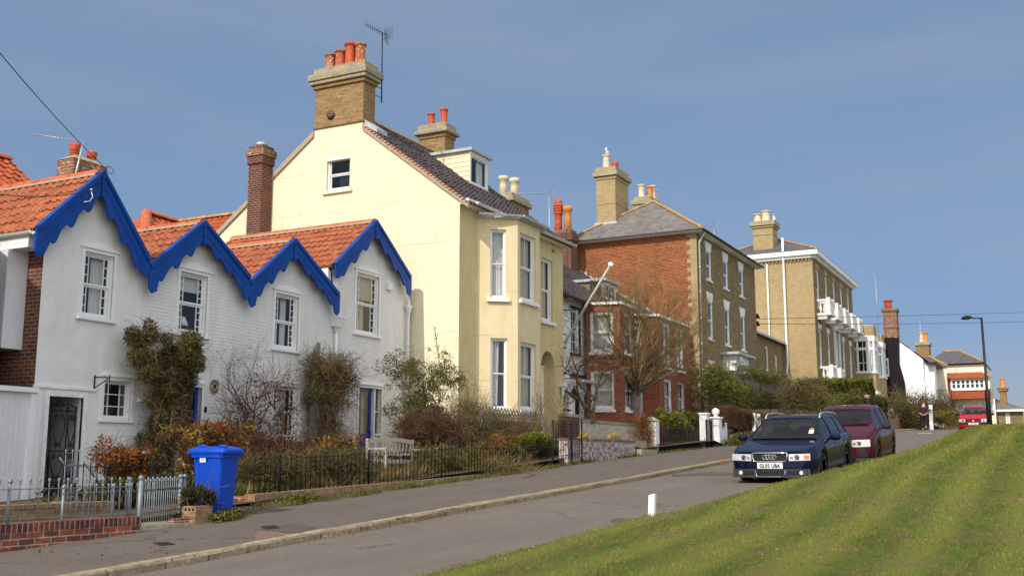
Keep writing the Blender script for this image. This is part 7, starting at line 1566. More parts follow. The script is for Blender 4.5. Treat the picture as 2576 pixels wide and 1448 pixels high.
# ---------------------------------------------------------------- cars: lofted shells with real arches, glass, lamps, wheels
M['tyre'] = plain('tyre_rubber', (.018, .018, .018), .85, var=.2, sc=20)
M['alloy'] = plain('alloy_wheel', (.42, .42, .43), .35, .7, var=.1)
M['chrome'] = plain('chrome_trim', (.75, .75, .76), .12, 1.0, var=.03)
M['trim'] = plain('black_plastic_trim', (.022, .022, .024), .55, var=.15)
M['cgrey'] = plain('grey_plastic_bumper', (.04, .042, .048), .5, var=.1)
M['plate'] = plain('white_number_plate', (.80, .80, .78), .4, var=.03)
M['lampc'] = plain('headlamp_reflector', (.80, .80, .78), .22, .35, var=.1, sc=30)
M['amber'] = plain('amber_lens', (.75, .22, .03), .2)
M['cglass'] = glassm('car_glass', (.50, .56, .58), .32); M['lens'] = glassm('clear_lens', (.95, .95, .95), .7)
M['seat'] = plain('dark_seats', (.03, .03, .034), .9, var=.2); M['seatR'] = plain('maroon_seats', (.16, .05, .065), .9, var=.2)
M['navy'] = paintm('navy_car_paint', (.004, .0055, .021), .35, .1); M['maroon'] = paintm('maroon_car_paint', (.065, .004, .011), .35, .1); M['redp'] = paintm('red_car_paint', (.42, .012, .025), .3, .2)
def ip(t, x): return interp(t, x)
def car(label, X0, Yc, yaw, L, HW, top, belt, roofw, wheels, R, plate, paint, seat, glass_x, pill, sill=.20, nose=.10, zc=None, kind='wagon'):
    z0 = G(X0 + wheels[0]); pitch = -math.atan((G(X0 + wheels[1]) - G(X0 + wheels[0])) / (wheels[1] - wheels[0]))
    Mx = Matrix.Translation((X0, Yc, z0 - .05 * 0)) @ Matrix.Rotation(yaw, 4, 'Z') @ Matrix.Rotation(pitch, 4, 'Y')
    off = -(wheels[0]) * math.sin(-pitch) 
    w = lambda x, y, z: Mx @ Vector((x, y, z + off))
    t = T('parked_car', label, 'car', tuple(w(L / 2, 0, 0)))
    n = int(L / .045); xs = [L * i / n for i in range(n + 1)]
    ws, rs = glass_x                                        # windscreen base/top x, rear screen top/base x
    def hw(x):
        e = min(x, L - x); k = 1 - (max(0, 1 - e / .55)) ** 2.4 * (.17 if x < L / 2 else .12); return HW * k
    def zbot(x):
        for xw in wheels:
            d = abs(x - xw)
            if d < R + .045: return R * .98 + sqrt(max(0, (R + .045) ** 2 - d * d)) * 1.0
        return sill if (x > .5 and x < L - .5) else sill - .02
    rows = []
    for x in xs:
        h, b, tp = hw(x), ip(belt, x), ip(top, x); rw = ip(roofw, x) * h / HW; zb = min(zbot(x), b - .12); b = min(b, tp - .03)
        g = sstep((tp - b - .05) / .25)                      # how much greenhouse this station has
        pts = [(h * .965, zb), (h * .985, zb + (b - zb) * .3), (h * 1.0, zb + (b - zb) * .58), (h * .988, zb + (b - zb) * .82), (h * .955, b)]
        pts += [(h * (.955 - .035 * g) * (1 - .02), b + .012 * g + (tp - b) * .12 * (1 - g))]
        e1 = (rw + (h * .92 - rw) * (1 - g) * .8, b + (tp - b) * (.86 if g > .5 else .86)); a1 = pts[-1]
        for f in (.33, .66): pts.append((a1[0] + (e1[0] - a1[0]) * f + .012 * g * sin(pi * f), a1[1] + (e1[1] - a1[1]) * f))
        pts += [e1, (e1[0] * .92, b + (tp - b) * .945), (e1[0] * .7, b + (tp - b) * .985), (e1[0] * .35, tp - .003), (0, tp)]
        rows.append(pts)
    m = len(rows[0]); full = 2 * m - 1
    def bul(y, h): return nose * (1 - min(1, abs(y) / h) ** 2)
    def V(i, j):
        s = 1 if j < m else -1; jj = j if j < m else 2 * m - 2 - j; y, z = rows[i][jj]; x = xs[i]
        f = max(0, 1 - x / .45); x2 = x - bul(y, HW) * f + .06 * f * f * max(0, (z - .35)) - (0)
        f2 = max(0, 1 - (L - x) / .45); x2 += nose * .7 * f2 * (1 - min(1, abs(y) / HW) ** 2) ; return w(x2, s * y, z)
    P = [V(i, j) for i in range(n + 1) for j in range(full)]
    body, gl, gs, cut = [], [], [], {}
    for i in range(n):
        xm = (xs[i] + xs[i + 1]) / 2
        for j in range(full - 1):
            q = (i * full + j, (i + 1) * full + j, (i + 1) * full + j + 1, i * full + j + 1); jj = j if j < m - 1 else 2 * m - 3 - j
            b, tp = ip(belt, xm), ip(top, xm); isg = None
            if 5 <= jj <= 7 and tp - b > .10 and ws[0] + .10 < xm < rs[1] - .16 and not any(a < xm < c for a, c in pill): isg = 'side_window'
            if jj >= 9 and ws[0] + .05 < xm < ws[1] - .03: isg = 'windscreen'
            if jj >= 9 and rs[0] + .05 < xm < rs[1] - .08: isg = 'rear_window'
            if isg is None: body.append(q)
            else: cut.setdefault((isg, 0 if isg != 'side_window' else (1 if j < m - 1 else 2) * 10 + sum(1 for a, c in pill if xm > c)), []).append(q)
    vs = list(P); nb = len(vs)
    # nose and tail closed by strips
    for (i, sg) in ((0, 1), (n, -1)):
        jn = 5; K = 12; cols = []
        for j in range(jn + 1):
            y, z = rows[i][j]; row = []
            for k in range(K + 1): yy = y - 2 * y * k / K; x = xs[i] - sg * bul(yy, HW) * (1 if i == 0 else .7) + (.06 * max(0, z - .35) if i == 0 else 0); vs.append(w(x, yy, z)); row.append(len(vs) - 1)
            cols.append(row)
        for j in range(jn):
            for k in range(K): body.append((cols[j][k], cols[j][k + 1], cols[j + 1][k + 1], cols[j + 1][k])[::sg])
        base = cols[jn]; yt, zt = rows[i][-1]
        topv = [i * full + j for j in range(jn, full - jn)]
        for k in range(min(len(base), len(topv)) - 1): body.append((base[k], base[k + 1], topv[min(len(topv) - 1, round((k + 1) * (len(topv) - 1) / K))], topv[round(k * (len(topv) - 1) / K)])[::sg])
    used = sorted({k for f in body for k in f}); mp_ = {k: i for i, k in enumerate(used)}
    body = [tuple(dict.fromkeys(mp_[k] for k in f)) for f in body]; body = [f for f in body if len(f) > 2]
    bo = mk('body', [vs[k] for k in used], body, paint, t, smooth=True)
    so_ = bo.modifiers.new('thick', 'SOLIDIFY'); so_.thickness = .012; so_.offset = -1
    for (nm, _), fs in cut.items():
        us = sorted({k for f in fs for k in f}); mm = {k: i for i, k in enumerate(us)}; mk(nm, [vs[k] for k in us], [tuple(mm[k] for k in f) for f in fs], M['cglass'], t, smooth=True)
    # surface helper on the nose
    def N(y, z, o=0): return w(0 - bul(y, HW) + .06 * max(0, z - .35) - o, y, z)
    def patch(y0, y1, z0, z1, o, mat, name, par=t, K=6, sk=0, th=.02):
        mb = MB(); a = [N(y0 + (y1 - y0) * k / K, z0 + sk * k / K, o) for k in range(K + 1)]; b = [N(y0 + (y1 - y0) * k / K, z1 + sk * .3 * k / K, o) for k in range(K + 1)]
        a2 = [q + (w(1, 0, 0) - w(0, 0, 0)) * th for q in a]; b2 = [q + (w(1, 0, 0) - w(0, 0, 0)) * th for q in b]; nn = K + 1
        mb.add(a + b + b2 + a2, [(k, nn + k, nn + k + 1, k + 1) for k in range(K)] + [(nn + k, 2 * nn + k, 2 * nn + k + 1, nn + k + 1) for k in range(K)] + [(k, k + 1, 3 * nn + k + 1, 3 * nn + k) for k in range(K)] + [(0, 3 * nn, 2 * nn, nn), (K, nn + K, 2 * nn + K, 3 * nn + K)])
        return mb.build(name, mat, par)
    # wheels
    for xw in wheels:
        for s in (1, -1):
            c = w(xw, s * (HW - .11), R); ax = w(0, s, 0) - w(0, 0, 0); wb = MB(); wd = .10
            wb.lathe(c, [(R * .62, -wd), (R * .93, -wd), (R, -wd * .7), (R, wd * .7), (R * .93, wd), (R * .66, wd), (R * .63, wd * .7), (R * .62, -wd)], 28, axis=ax); wl_ = MB(); 
            wh_ = T('x', None, None) if 0 else wb.build('wheel', M['tyre'], t)
            wl_.lathe(c, [(R * .66, wd * .98), (R * .63, wd * .98), (R * .60, wd * .3), (R * .15, wd * .3)], 28, axis=ax); A = Vector(ax).normalized(); B = A.orthogonal().normalized(); C_ = A.cross(B)
            for k in range(7 if kind == 'wagon' else 5):
                a = 2 * pi * k / (7 if kind == 'wagon' else 5); d = B * cos(a) + C_ * sin(a); wl_.bar(c + A * wd * .75 + d * R * .08, c + A * wd * .85 + d * R * .63, R * .17, .03, up=A)
            wl_.lathe(c, [(R * .16, wd * .6), (R * .16, wd * .9), (R * .1, wd * .95)], 12, axis=ax); wl_.build('rim', M['alloy'] if kind != 'hatch' else M['cgrey'], wh_)
            MB().lathe(c, [(R * .6, wd * .25), (R * .6, wd * .28)], 20, axis=ax).build('brake_shadow', M['black'], wh_) if 0 else None
    # underside, arches, cabin
    ub = MB(); a = .12; q = lambda x, y, z: w(x, y, z)
    ub.hexa([q(.25, -HW * .9, a + .02), q(L - .2, -HW * .9, a + .02), q(L - .2, HW * .9, a + .02), q(.25, HW * .9, a + .02), q(.25, -HW * .78, .42), q(L - .2, -HW * .78, .42), q(L - .2, HW * .78, .42), q(.25, HW * .78, .42)]); ub.build('underbody', M['black'], t)
    cb = MB(); bz2 = ip(belt, L / 2) - .06; c0, c1 = ws[0] + .15, rs[1] - .25
    cb.hexa([q(c0, -HW * .86, .42), q(c1, -HW * .86, .42), q(c1, HW * .86, .42), q(c0, HW * .86, .42), q(c0, -HW * .86, bz2 - .0), q(c1, -HW * .86, bz2 - .25), q(c1, HW * .86, bz2 - .25), q(c0, HW * .86, bz2 - .0)]); cb.build('cabin', M['seat'], t)
    for (sx_, ys) in ((ws[1] + .25, (-.38, .38)), (ws[1] + 1.15, (-.42, 0, .42))):
        for y in ys:
            s_ = MB(); loft([[q(sx_ + r * .07 + dx * .5, y + ww * cos(2 * pi * k / 10), zz) if 0 else q(sx_ + dx + .07 * sin(2 * pi * k / 10) * r, y + ww * cos(2 * pi * k / 10), zz) for k in range(10)] for zz, ww, dx, r in ((.5, .22, 0, 1), (bz2, .24, .08, 1), (bz2 + .1, .2, .11, .9), (bz2 + .13, .1, .12, .5))], s_)
            loft([[q(sx_ + dx + .045 * sin(2 * pi * k / 8) * r, y + ww * cos(2 * pi * k / 8), zz) for k in range(8)] for zz, ww, dx, r in ((bz2 + .16, .06, .11, .6), (bz2 + .19, .12, .115, 1), (bz2 + .27, .13, .125, 1), (bz2 + .32, .07, .13, .5))], s_); s_.build('seat', seat, t)
    sw_ = MB(); sc_ = q(ws[1] - .18, .36, bz2 + .03); sw_.tube([sc_ + (q(.18 * -cos(a) * .4, .17 * sin(a), .17 * cos(a)) - q(0, 0, 0)) for a in [2 * pi * k / 16 for k in range(17)]], .014, 5, cap=False); sw_.build('steering_wheel', M['trim'], t)
    # mirrors, door lines, handles, wipers
    for s in (1, -1):
        mx_, mz = ws[0] + .42, ip(belt, ws[0] + .4) + .06; c = MB(); loft([[q(mx_ + dx + .06 * sin(2 * pi * k / 10) * r, s * (HW + .03 + d), mz + .07 * cos(2 * pi * k / 10) * r) for k in range(10)][::s] for d, r, dx in ((-.03, .3, .04), (.03, .9, .0), (.13, 1.05, -.0), (.19, .8, .02), (.21, .3, .03))], c); c.bar(q(mx_ + .04, s * (HW - .07), mz - .06), q(mx_ + .02, s * (HW + .03), mz - .04), .05, .05); c.build('wing_mirror', paint if kind == 'wagon' else M['trim'], t)
        ln = MB(); sg_ = lambda x, z: q(x, s * (ip([(0, .9), (.3, 1.0), (.7, 1.0), (1, .956)], max(0, min(1, (z - .3) / (ip(belt, x) - .3)))) * hw(x) + .004), z)
        for a, c2 in pill[:2]:
            xx = (a + c2) / 2; ln.tube([sg_(xx, z) for z in (.27, .4, .55, .7, ip(belt, xx) - .01)], .005, 3)
        xx = ws[0] + .28; ln.tube([sg_(xx, z) for z in (.30, .45, .6, .75, ip(belt, xx) - .02)], .005, 3); ln.build('door_gap', M['black'], t)
        for a, c2 in pill[:2]: 
            xx = (a + c2) / 2 - .16; hb_ = MB(); hb_.bar(sg_(xx - .09, ip(belt, xx) - .12), sg_(xx + .09, ip(belt, xx) - .11), .03, .025); hb_.build('door_handle', paint if kind != 'hatch' else M['trim'], t)
        rb = MB(); rb.tube([sg_(wheels[0] + R + .12, .42), sg_((wheels[0] + wheels[1]) / 2, .43), sg_(wheels[1] - R - .12, .44)], .016, 5); rb.build('side_moulding', paint if kind == 'wagon' else M['trim'], t)
        st = MB(); xa = [ws[0] + .15 + (rs[1] - ws[0] - .5) * k / 14 for k in range(15)]; st.tube([q(x, s * (hw(x) * .948), ip(belt, x) + .012) for x in xa], .008, 4); st.build('window_trim', M['chrome'] if kind == 'wagon' else M['trim'], t)
    wp_ = MB(); zt_ = ip(top, ws[0] + .08) + .015
    for y in (.52, -.05): wp_.bar(q(ws[0] + .05, y, zt_), q(ws[0] + .08, y - .5, zt_ + .015), .012, .02)
    wp_.build('wiper', M['trim'], t); cw = MB(); cw.bar(q(ws[0] + .02, .68, zt_ - .03), q(ws[0] + .02, -.68, zt_ - .03), .1, .02); cw.build('scuttle', M['trim'], t)
    # number plate
    py, pz0, pz1 = plate[1], plate[2], plate[3]; po = patch(-py, py, pz0, pz1, .022, M['plate'], 'number_plate', K=2)
    F = Fr(N(0, (pz0 + pz1) / 2, .024), w(0, -1, 0) - w(0, 0, 0), w(-1, 0, 0) - w(0, 0, 0)); F.up = (w(0, 0, 1) - w(0, 0, 0)); F.O = F.O - Vector((0, 0, 0))
    h = pz1 - pz0; tx = plate[0] and text(po, F, plate[0], 0, -h * .30, .003, h * .88, M['black'], depth=.001, sx=.98 * (py * 2 * .92) / (plate[4] * h * .88), bold=.002)
    return t, w, N, patch, F
def headlamp(par, N, w, ys, zs, patch, big=True, amber=True):
    for s in (1, -1):
        o = patch(s * ys[0], s * ys[1], zs[0], zs[1], .006, M['lampc'], 'headlight', K=6, sk=.012)
        c = ys[0] + (ys[1] - ys[0]) * .38; zc = (zs[0] + zs[1]) / 2; mb = MB(); ax = w(-1, 0, 0) - w(0, 0, 0)
        mb.lathe(N(s * c, zc, .006), [(.05, 0), (.052, .008), (.03, .003), (.02, .012)], 14, axis=ax); mb.build('bulb_ring', M['cgrey'], o)
        c2 = ys[0] + (ys[1] - ys[0]) * .14; MB().lathe(N(s * c2, zc, .006), [(.03, 0), (.03, .008), (.012, .002)], 12, axis=ax).build('bulb_ring', M['chrome'], o)
        if amber: patch(s * (ys[0] + (ys[1] - ys[0]) * .72), s * (ys[0] + (ys[1] - ys[0]) * .96), zs[0] + .03, zs[1] - .03, .009, M['amber'] if s < 0 else M['lampc'], 'indicator', o, K=2)
        patch(s * ys[0], s * ys[1], zs[0], zs[1], .018, M['lens'], 'lens', o, K=6, sk=.012, th=.004)

# dark blue estate
t, w, N, patch, F = car('dark blue estate car with silver roof rails, the nearest parked car, facing the viewer', 22.18, 5.40, radians(0), 4.80, .885,
    [(0, .655), (.12, .69), (.5, .76), (1.0, .835), (1.22, .87), (1.6, 1.10), (2.02, 1.32), (2.3, 1.37), (2.8, 1.39), (3.5, 1.38), (4.15, 1.33), (4.4, 1.18), (4.68, .96), (4.8, .84)],
    [(0, .60), (.5, .70), (1.0, .785), (1.5, .84), (3.0, .89), (4.3, .93), (4.8, .80)], [(0, .80), (1.2, .76), (2.0, .62), (3, .615), (4.2, .60), (4.8, .7)],
    (.98, 3.74), .315, ('GL02 UBA', .26, .325, .44, 4.9), M['navy'], M['seat'], ((1.22, 2.02), (4.18, 4.68)), [(2.42, 2.50), (3.42, 3.50), (4.22, 4.25)])
au = t
g = patch(-.345, .345, .47, .635, .012, M['trim'], 'grille', K=8); bars = MB()
for k in range(7): z = .485 + .021 * k; bars.tube([N(y, z, .02) for y in [-.33 + .66 * i / 10 for i in range(11)]], .004, 4)
bars.build('grille_bars', M['cgrey'], g); fr = MB(); fr.tube([N(y, z, .024) for y, z in [(-.36, .635)] + [(-.36 + .72 * i / 10, .64 if 0 < i < 10 else .635) for i in range(1, 10)] + [(.36, .635), (.35, .55), (.325, .47)] + [(.325 - .65 * i / 10, .462) for i in range(1, 10)] + [(-.325, .47), (-.35, .55), (-.36, .635)]], .013, 6); fr.build('grille_frame', M['chrome'], g)
em = MB()
for k in range(4):
    cy = -.096 + .064 * k; em.tube([N(cy + .042 * cos(a), .555 + .042 * sin(a), .034) for a in [2 * pi * i / 20 for i in range(21)]], .0075, 5, cap=False)
em.build('emblem', M['chrome'], g)
headlamp(t, N, w, (.385, .80), (.475, .615), patch)
lb = patch(-.79, .79, .14, .31, .004, M['cgrey'], 'bumper_skirt', K=12)
patch(-.29, .29, .175, .295, .012, M['trim'], 'lower_grille', K=6); ch = MB(); ch.tube([N(y, z, .02) for y, z in [(-.31, .30), (-.275, .165)] + [(-.275 + .55 * i / 8, .16) for i in range(1, 8)] + [(.275, .165), (.31, .30)]], .007, 5); ch.build('lower_grille_trim', M['chrome'], t)
lg = MB()
for k in range(5): lg.tube([N(y, .19 + .022 * k, .02) for y in [-.27 + .54 * i / 8 for i in range(9)]], .004, 4)
lg.build('lower_grille_bars', M['cgrey'], t)
for s in (1, -1):
    patch(s * .34, s * .66, .19, .285, .010, M['trim'], 'side_intake', K=4); MB().lathe(N(s * .62, .235, .012), [(.04, 0), (.042, .01), (.03, .006)], 14, axis=w(-1, 0, 0) - w(0, 0, 0)).build('fog_lamp', M['lampc'], t)
    r = MB(); zz = lambda x: ip([(2.0, 1.32), (2.3, 1.365), (2.8, 1.385), (3.5, 1.375), (4.15, 1.325)], x); r.tube([w(2.15, s * .60, zz(2.15) - .03)] + [w(2.3 + 1.75 * k / 8, s * .59, zz(2.3 + 1.75 * k / 8) + .045) for k in range(9)] + [w(4.2, s * .58, 1.29)], .018, 6); r.build('roof_rail', M['alum'], t)
st = MB(); q = w(1.5, -.56, 1.02); 
st2 = MB(); a = w(1.40, -.60, .99); b = w(1.40, -.50, .99); up = (w(1.52, -.55, 1.065) - w(1.40, -.55, .99)); st2.add([a, b, b + up, a + up], [(0, 1, 2, 3)]); st2.build('windscreen_sticker', M['wwall'], t)
a = w(1.40, -.55, .99) + up * 1.3; d1 = (b - w(1.40, -.60, .99)).normalized(); d2 = up.normalized(); MB().add([a] + [a + d1 * .045 * cos(2 * pi * k / 12) + d2 * .035 * sin(2 * pi * k / 12) for k in range(12)], [(0, 1 + k, 1 + (k + 1) % 12) for k in range(12)]).build('windscreen_sticker', M['yflower'], t)

# maroon people carrier behind it
t, w, N, patch, F = car('maroon people carrier with a tall windscreen, parked behind the dark blue estate', 27.75, 5.12, radians(0), 4.33, .915,
    [(0, .74), (.1, .80), (.5, .93), (.9, 1.03), (1.02, 1.06), (1.35, 1.26), (1.78, 1.48), (2.1, 1.555), (2.6, 1.59), (3.3, 1.57), (3.85, 1.50), (4.1, 1.32), (4.26, 1.05), (4.33, .9)],
    [(0, .68), (.5, .84), (1.0, .93), (2.0, .985), (3.6, 1.04), (4.33, .9)], [(0, .80), (1.0, .80), (1.8, .66), (3, .64), (4.0, .62), (4.33, .7)],
    (.92, 3.56), .32, ('', .26, .36, .47, 4.9), M['maroon'], M['seatR'], ((1.02, 1.78), (3.9, 4.28)), [(2.25, 2.33), (3.15, 3.23), (3.82, 3.86)], kind='mpv')
headlamp(t, N, w, (.42, .84), (.54, .72), patch, amber=False); patch(-.34, .34, .58, .70, .012, M['trim'], 'grille', K=6); patch(-.82, .82, .14, .27, .004, M['cgrey'], 'bumper_skirt', K=12); patch(-.45, .45, .22, .33, .012, M['trim'], 'lower_grille', K=6)
for s in (1, -1):
    patch(s * .52, s * .78, .30, .44, .010, M['trim'], 'side_intake', K=4); vb = MB()
    for k in range(3): vb.tube([N(s * (.54 + .22 * i / 3), .33 + .035 * k, .016) for i in range(4)], .005, 4)
    vb.build('intake_bars', M['cgrey'], t)
MB().tube([w(2.0, 0, 1.54), w(2.12, 0, 1.66)], .007, 5).build('roof_aerial', M['trim'], t)

# small red hatchback in the distance
t, w, N, patch, F = car('small bright red hatchback parked at the top of the street, behind the street lamp', 66.6, 4.55, radians(0), 3.77, .82,
    [(0, .66), (.1, .72), (.5, .83), (.85, .92), (.95, .95), (1.3, 1.17), (1.62, 1.335), (1.9, 1.395), (2.3, 1.415), (3.0, 1.375), (3.35, 1.3), (3.6, 1.02), (3.77, .82)],
    [(0, .60), (.5, .74), (1.0, .85), (2.0, .90), (3.3, .95), (3.77, .8)], [(0, .72), (.95, .72), (1.6, .57), (2.8, .56), (3.4, .56), (3.77, .62)],
    (.76, 3.23), .29, ('Y721 BOL', .26, .345, .455, 4.9), M['redp'], M['seat'], ((.95, 1.62), (3.3, 3.68)), [(2.1, 2.18), (3.05, 3.2)], kind='hatch')
headlamp(t, N, w, (.42, .76), (.50, .66), patch); patch(-.80, .80, .36, .47, .014, M['trim'], 'bumper_strip', K=10)
for s in (1, -1): patch(s * .08, s * .40, .535, .615, .010, M['trim'], 'grille', K=3)
em = MB(); c = [(0, .65), (.045, .575), (0, .50), (-.045, .575)]; em.prism([N(y, z, .03) for y, z in c], (w(-.01, 0, 0) - w(0, 0, 0))); em.build('emblem', M['chrome'], t)
patch(-.35, .35, .235, .30, .010, M['trim'], 'lower_grille', K=6)

# ---------------------------------------------------------------- the walking man, seen from behind: one skinned body, clothes over it
mq = onY(2310, 1081, 7.6); MXX, MYY = 71.6, 7.72; mz = G(MXX) + .0
man = T('person', 'man in a dark jumper and trousers walking away uphill, hands clasped behind his back', 'person', (MXX, MYY, mz))
def skinmesh(name, J, E, R_, mat, par, sub=1):
    me = bpy.data.meshes.new(name); me.from_pydata([(MXX + a, MYY + b, mz + c) for a, b, c in J], E, []); o = bpy.data.objects.new(name, me); COL.objects.link(o); me.materials.append(mat); attach(o, par)
    s = o.modifiers.new('skin', 'SKIN'); s.use_smooth_shade = True
    for v, r in zip(me.skin_vertices[0].data, R_): v.radius = r if isinstance(r, tuple) else (r, r); v.use_root = False
    me.skin_vertices[0].data[0].use_root = True; b = o.modifiers.new('sub', 'SUBSURF'); b.levels = sub; b.render_levels = sub; return o
# +X away from the viewer, +Y to the viewer's left
M['skin'] = plain('skin', (.55, .28, .20), .55, var=.08); M['jumper'] = plain('dark_jumper', (.045, .032, .040), .9, var=.15, sc=20); M['trous'] = plain('dark_trousers', (.022, .020, .030), .85, var=.2, sc=12); M['shoe'] = plain('brown_shoes', (.16, .11, .07), .6, var=.15); M['hair'] = plain('greying_hair', (.20, .15, .13), .8, var=.3, sc=30)
J = [(0, 0, .93), (0, 0, 1.1), (.01, 0, 1.3), (.02, 0, 1.44), (.05, 0, 1.52), (.08, 0, 1.60), (.085, 0, 1.70),
     (0, .09, .88), (.0, .10, .50), (-.05, .10, .09), (.10, .10, .05), (0, -.09, .88), (-.05, -.10, .50), (-.28, -.10, .18), (-.17, -.10, .06),
     (.02, .18, 1.40), (-.02, .27, 1.14), (-.17, .12, .96), (.02, -.18, 1.40), (-.02, -.27, 1.14), (-.17, -.12, .97), (-.21, .03, .93), (-.22, -.04, .95)]
Ed = [(0, 1), (1, 2), (2, 3), (3, 4), (4, 5), (5, 6), (0, 7), (7, 8), (8, 9), (9, 10), (0, 11), (11, 12), (12, 13), (13, 14), (3, 15), (15, 16), (16, 17), (3, 18), (18, 19), (19, 20), (17, 21), (20, 22)]
Rr = [.10, .09, .09, .07, .05, .085, .075, .09, .06, .045, .035, .09, .06, .045, .035, .06, .045, .03, .06, .045, .03, .035, .035]
skinmesh('body', J, Ed, Rr, M['skin'], man, 1)
skinmesh('jumper', [J[0], J[1], J[2], J[3], J[15], J[16], (-.08, .2, 1.06), J[18], J[19], (-.08, -.2, 1.06)], [(0, 1), (1, 2), (2, 3), (3, 4), (4, 5), (5, 6), (3, 7), (7, 8), (8, 9)], [(.17, .145), (.175, .15), (.20, .145), (.15, .12), .095, .072, .058, .095, .072, .058], M['jumper'], man, 1)
skinmesh('trousers', [(0, 0, .95), J[7], J[8], (-.04, .10, .12), J[11], J[12], (-.25, -.10, .22)], [(0, 1), (1, 2), (2, 3), (0, 4), (4, 5), (5, 6)], [(.16, .14), .115, .085, .07, .115, .085, .07], M['trous'], man, 1)
for s, a, b in ((1, (-.09, .10, .06), (.15, .10, .045)), (-1, (-.33, -.10, .17), (-.17, -.10, .05))):
    o = skinmesh('shoe', [a, b], [(0, 1)], [.055, .045], M['shoe'], man, 1)
skinmesh('hair', [(.03, 0, 1.66), (.04, 0, 1.72), (.10, 0, 1.765)], [(0, 1), (1, 2)], [(.07, .075), (.09, .085), (.07, .06)], M['hair'], man, 1)
MB().lathe((MXX + .055, MYY, mz + 1.53), [(.075, -.02), (.08, .0), (.074, .03), (.06, .025)], 14).build('collar', M['wwall'], man)
hd = MB()
for s in (1, -1):
    for k in range(4): z = .975 - .018 * k - (0 if s > 0 else .0); hd.tube([(MXX - .205, MYY + s * .05, mz + z), (MXX - .235, MYY + s * .0, mz + z - .01), (MXX - .235, MYY - s * .045, mz + z - .012)], .0095, 5)
    hd.tube([(MXX - .2, MYY + s * .05, mz + .99), (MXX - .225, MYY + s * .02, mz + 1.01)], .011, 5)
hd.build('fingers', M['skin'], man)
for s in (1, -1): MB().lathe((MXX + .075, MYY + s * .083, mz + 1.63), [(.008, -.03), (.025, -.01), (.025, .02), (.008, .035)], 8).build('ear', M['skin'], man)
# ---------------------------------------------------------------- planting
def C3(x, y, Y): return onY(x, y, Y)
def SC(x, y, Y): d = ray(x, y); return (Y / d.y) / FPX              # metres per photo pixel there
def ell(x0, x1, y0, y1, Y, dep):
    c = C3((x0 + x1) / 2, (y0 + y1) / 2, Y); k = SC((x0 + x1) / 2, (y0 + y1) / 2, Y); th = 1 / max(.35, abs(cos(HEAD) * 1.0 - 0)); fx = 1.0 / abs((ray(x1, (y0 + y1) / 2).x / ray(x1, (y0 + y1) / 2).y - ray(x0, (y0 + y1) / 2).x / ray(x0, (y0 + y1) / 2).y) * Y / (x1 - x0)) if 0 else abs(C3(x1, (y0 + y1) / 2, Y).x - C3(x0, (y0 + y1) / 2, Y).x) / 2
    return tuple(c), (fx, dep, (y1 - y0) / 2 * k)
def plant(name, label, cat, ells, Y, n, size, mat, seed, base=None, stems=60, smat=None, clumps=14, tight=.33, dep=.35, group=None, asp=.5, sL=.4, sr=.004, second=None, low=0.0, up=0.0):
    """ells: (x0,x1,y0,y1[,Y]) photo extents; leaves split by area"""
    GX = 1.14; E_ = [(ell(*e[:4], e[4] if len(e) > 4 else Y, dep)) for e in ells]; A = [r[0] * r[2] for _, r in E_]; tot = sum(A)
    bx = base if base else (C3((ells[-1][0] + ells[-1][1]) / 2, ells[-1][3], ells[-1][4] if len(ells[-1]) > 4 else Y)); bx = Vector(bx); bx.z = min(bx.z, bx.z)
    t = T(name, label, cat, tuple(bx), group); P = []; segs = []
    E_ = [(c, (r[0] * GX, r[1], r[2] * GX)) for c, r in E_]
    for i, ((c, r), a) in enumerate(zip(E_, A)):
        k = int(n * a / tot); P.append(blobs(k, seed + i, c, r, clumps, tight, 0)); segs += scribble(max(4, int(stems * a / tot)), seed + 7 + i, c, tuple(q * .95 for q in r), sL, sr)
        e = Vector(c); m_ = bx.lerp(e, .5) + Vector((RN.uniform(-.1, .1), RN.uniform(-.05, .05), 0)); segs += [(tuple(bx), tuple(m_), sr * 4, sr * 3), (tuple(m_), tuple(e), sr * 3, sr)]
        for q in range(6):
            f = e + Vector((RN.uniform(-.8, .8) * r[0], RN.uniform(-.6, .6) * r[1], RN.uniform(-.2, .85) * r[2])); segs.append((tuple(m_), tuple(f), sr * 2.2, sr * .8))
    P = np.concatenate(P)
    leaves('foliage', P, size, mat, t, seed=seed, asp=asp, up=up)
    if second:
        m2, n2, s2 = second; rs_ = np.random.RandomState(seed + 99); idx = rs_.choice(len(P), n2); leaves('foliage', P[idx] + rs_.normal(0, .04, (n2, 3)), s2, m2, t, seed=seed + 3, asp=asp)
    sticks('stems', segs, smat or M['twig'], t); return t
WY = 16.62
M['lfClimb'] = leafm('olive_brown_leaves', [(.11, .09, .03), (.17, .12, .05), (.08, .075, .025), (.21, .15, .07), (.13, .13, .035), (.25, .19, .08)])
plant('climbing_shrub', 'tall dark olive climber on the wall between the first and second cottage', 'climber', [(330, 420, 815, 930), (400, 505, 825, 960), (345, 505, 880, 1000), (365, 480, 960, 1090), (365, 500, 1050, 1190)], WY - .08, 46000, .045, M['lfClimb'], 21, stems=900, clumps=16, tight=.34, dep=.36, smat=M['twig'], asp=.55, second=(M['lfGreen'], 2600, .06))
